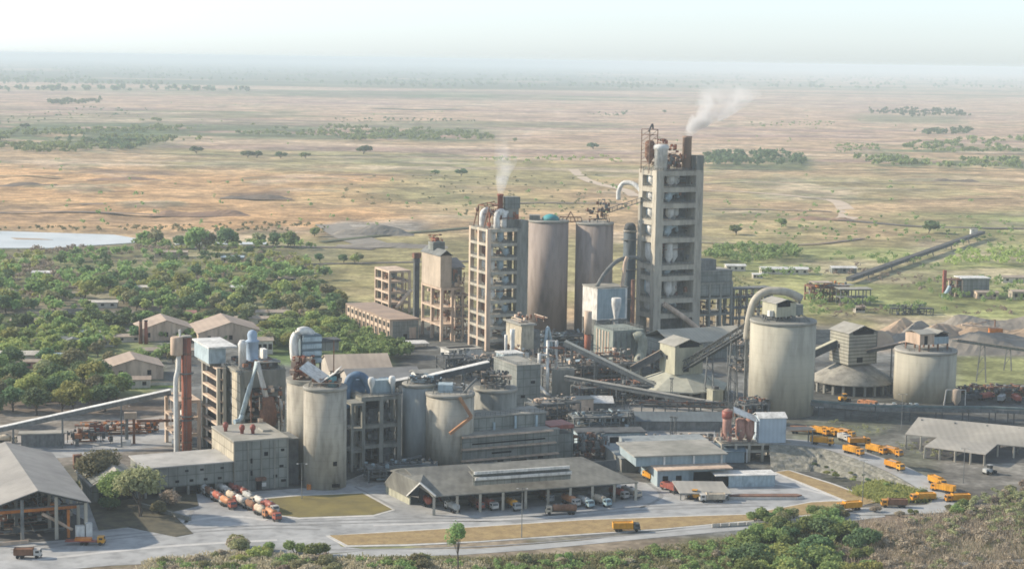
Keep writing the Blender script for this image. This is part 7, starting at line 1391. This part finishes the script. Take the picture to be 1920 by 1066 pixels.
# ================================================================ SMOKE
def plume(label, base, pts, rads, dens, col, seed):
    me = bpy.data.materials.new('smoke'); me.use_nodes = True; N = me.node_tree.nodes; L = me.node_tree.links; N.remove(N['Principled BSDF'])
    pv = N.new('ShaderNodeVolumePrincipled'); pv.inputs['Color'].default_value = (*col, 1); pv.inputs['Anisotropy'].default_value = .2
    tc = N.new('ShaderNodeNewGeometry'); nz = N.new('ShaderNodeTexNoise'); nz.inputs['Scale'].default_value = .10; nz.inputs['Detail'].default_value = 4; nz.inputs['Distortion'].default_value = .6; L.new(tc.outputs['Position'], nz.inputs[0])
    mr = N.new('ShaderNodeMapRange'); mr.inputs[1].default_value = .44; mr.inputs[2].default_value = .7; mr.inputs[4].default_value = dens; L.new(nz.outputs[0], mr.inputs[0])
    # thins out as it drifts upwards
    sx_ = N.new('ShaderNodeSeparateXYZ'); L.new(tc.outputs['Position'], sx_.inputs[0]); z0, z1 = base.z, base.z+pts[-1][2]
    m2 = N.new('ShaderNodeMapRange'); m2.inputs[1].default_value = z0; m2.inputs[2].default_value = z1; m2.inputs[3].default_value = 1.0; m2.inputs[4].default_value = .0; L.new(sx_.outputs[2], m2.inputs[0])
    pw = N.new('ShaderNodeMath'); pw.operation = 'POWER'; pw.inputs[1].default_value = 2.6; L.new(m2.outputs[0], pw.inputs[0])
    mu = N.new('ShaderNodeMath'); mu.operation = 'MULTIPLY'; L.new(mr.outputs[0], mu.inputs[0]); L.new(pw.outputs[0], mu.inputs[1]); L.new(mu.outputs[0], pv.inputs['Density']); L.new(pv.outputs[0], N['Material Output'].inputs['Volume'])
    mb = MB(); mb.tube(smooth_curve([tuple(base+Vector(p)) for p in pts], 4), list(np.interp(np.linspace(0, 1, (len(pts)-1)*4+1), np.linspace(0, 1, len(pts)), rads)), 14)
    import bmesh; bm = bmesh.new(); tm = bpy.data.meshes.new('tmp'); tm.from_pydata(mb.v, [], mb.f); bm.from_mesh(tm); bmesh.ops.recalc_face_normals(bm, faces=bm.faces); mb.f = [tuple(v.index for v in f.verts) for f in bm.faces]; bm.free(); o = link('smoke', mb, me); tag(o, label, 'smoke', kind='stuff')
b1 = Vector((STK[0].x, STK[0].y, STK[1]+.1)); b2 = Vector((STK2[0].x, STK2[0].y, STK2[1]+.1))
plume('white smoke drifting up right from the tallest tower', b1, [(0, 0, 0), (3, 1, 5), (9, 3, 12), (16, 5, 20), (27, 8, 34)], [2.2, 4, 8, 13, 19], .9, (.95, .95, .95), 1)
plume('faint smoke above the kiln tower', b2, [(0, 0, 0), (1, 0, 10), (4, 1, 24), (9, 3, 40)], [1.6, 4, 8, 12], .3, (.95, .95, .95), 2)

t = thing('scrap_yard', 'dark jumble of scrap steel and machinery behind the lorries right of the small silo', 'scrap heap', G(1800, 742), R(3)); clutter(t, (0, 0, 0, 44, 12, 4), 40, 301, [M_STEEL, M_RUST, M_GSTEEL], 3.2)
t = thing('steel_bundles', 'bundles of dark steel lying before the round cone shed', 'steel stacks', G(1560, 768), R(3)); clutter(t, (0, 0, 0, 40, 5, 2.2), 24, 302, [M_GSTEEL, M_STEEL, M_BLUEW], 2.6)

house(236, 548, 14, 7, 3.4, 1, M_WW, M_WW, 'white roofed house in a gap of the wood above the grey street', 5); house(330, 556, 12, 7, 3.2, 1, M_WALLG, M_TAN, 'tan roofed hut in the middle of the wood', 8); house(430, 548, 16, 7, 3.4, 1, M_CREAM, M_WHITE, 'cream hut with white roof at the right part of the wood', 4); house(60, 520, 14, 7, 3.4, 1, M_WALLG, M_WHITE, 'white roofed hut at the far left of the wood', 4); house(520, 530, 12, 6, 3.4, 1, M_WALLG, M_TAN, 'tan hut near the right end of the wood', 4); house(20, 640, 14, 7, 3.4, 1, M_CREAM, M_TAN, 'tan roofed house at the left edge below the grey street', 6); house(150, 634, 12, 7, 3.2, 1, M_WW, M_WHITE, 'white roofed house just below the grey street', 6)
# ---------------------------------------------------------------- haze
hz = bpy.data.materials.new('dusty_air'); hz.use_nodes = True; N = hz.node_tree.nodes; N.remove(N['Principled BSDF'])
pv = N.new('ShaderNodeVolumePrincipled'); pv.inputs['Color'].default_value = (.72, .83, .90, 1); pv.inputs['Density'].default_value = .00009; pv.inputs['Anisotropy'].default_value = .0
hz.node_tree.links.new(pv.outputs[0], N['Material Output'].inputs['Volume'])
mb = MB(); mb.box(-42000, -1500, -14, 42000, 50000, 158); o = link('haze', mb, hz); o['kind'] = 'stuff'
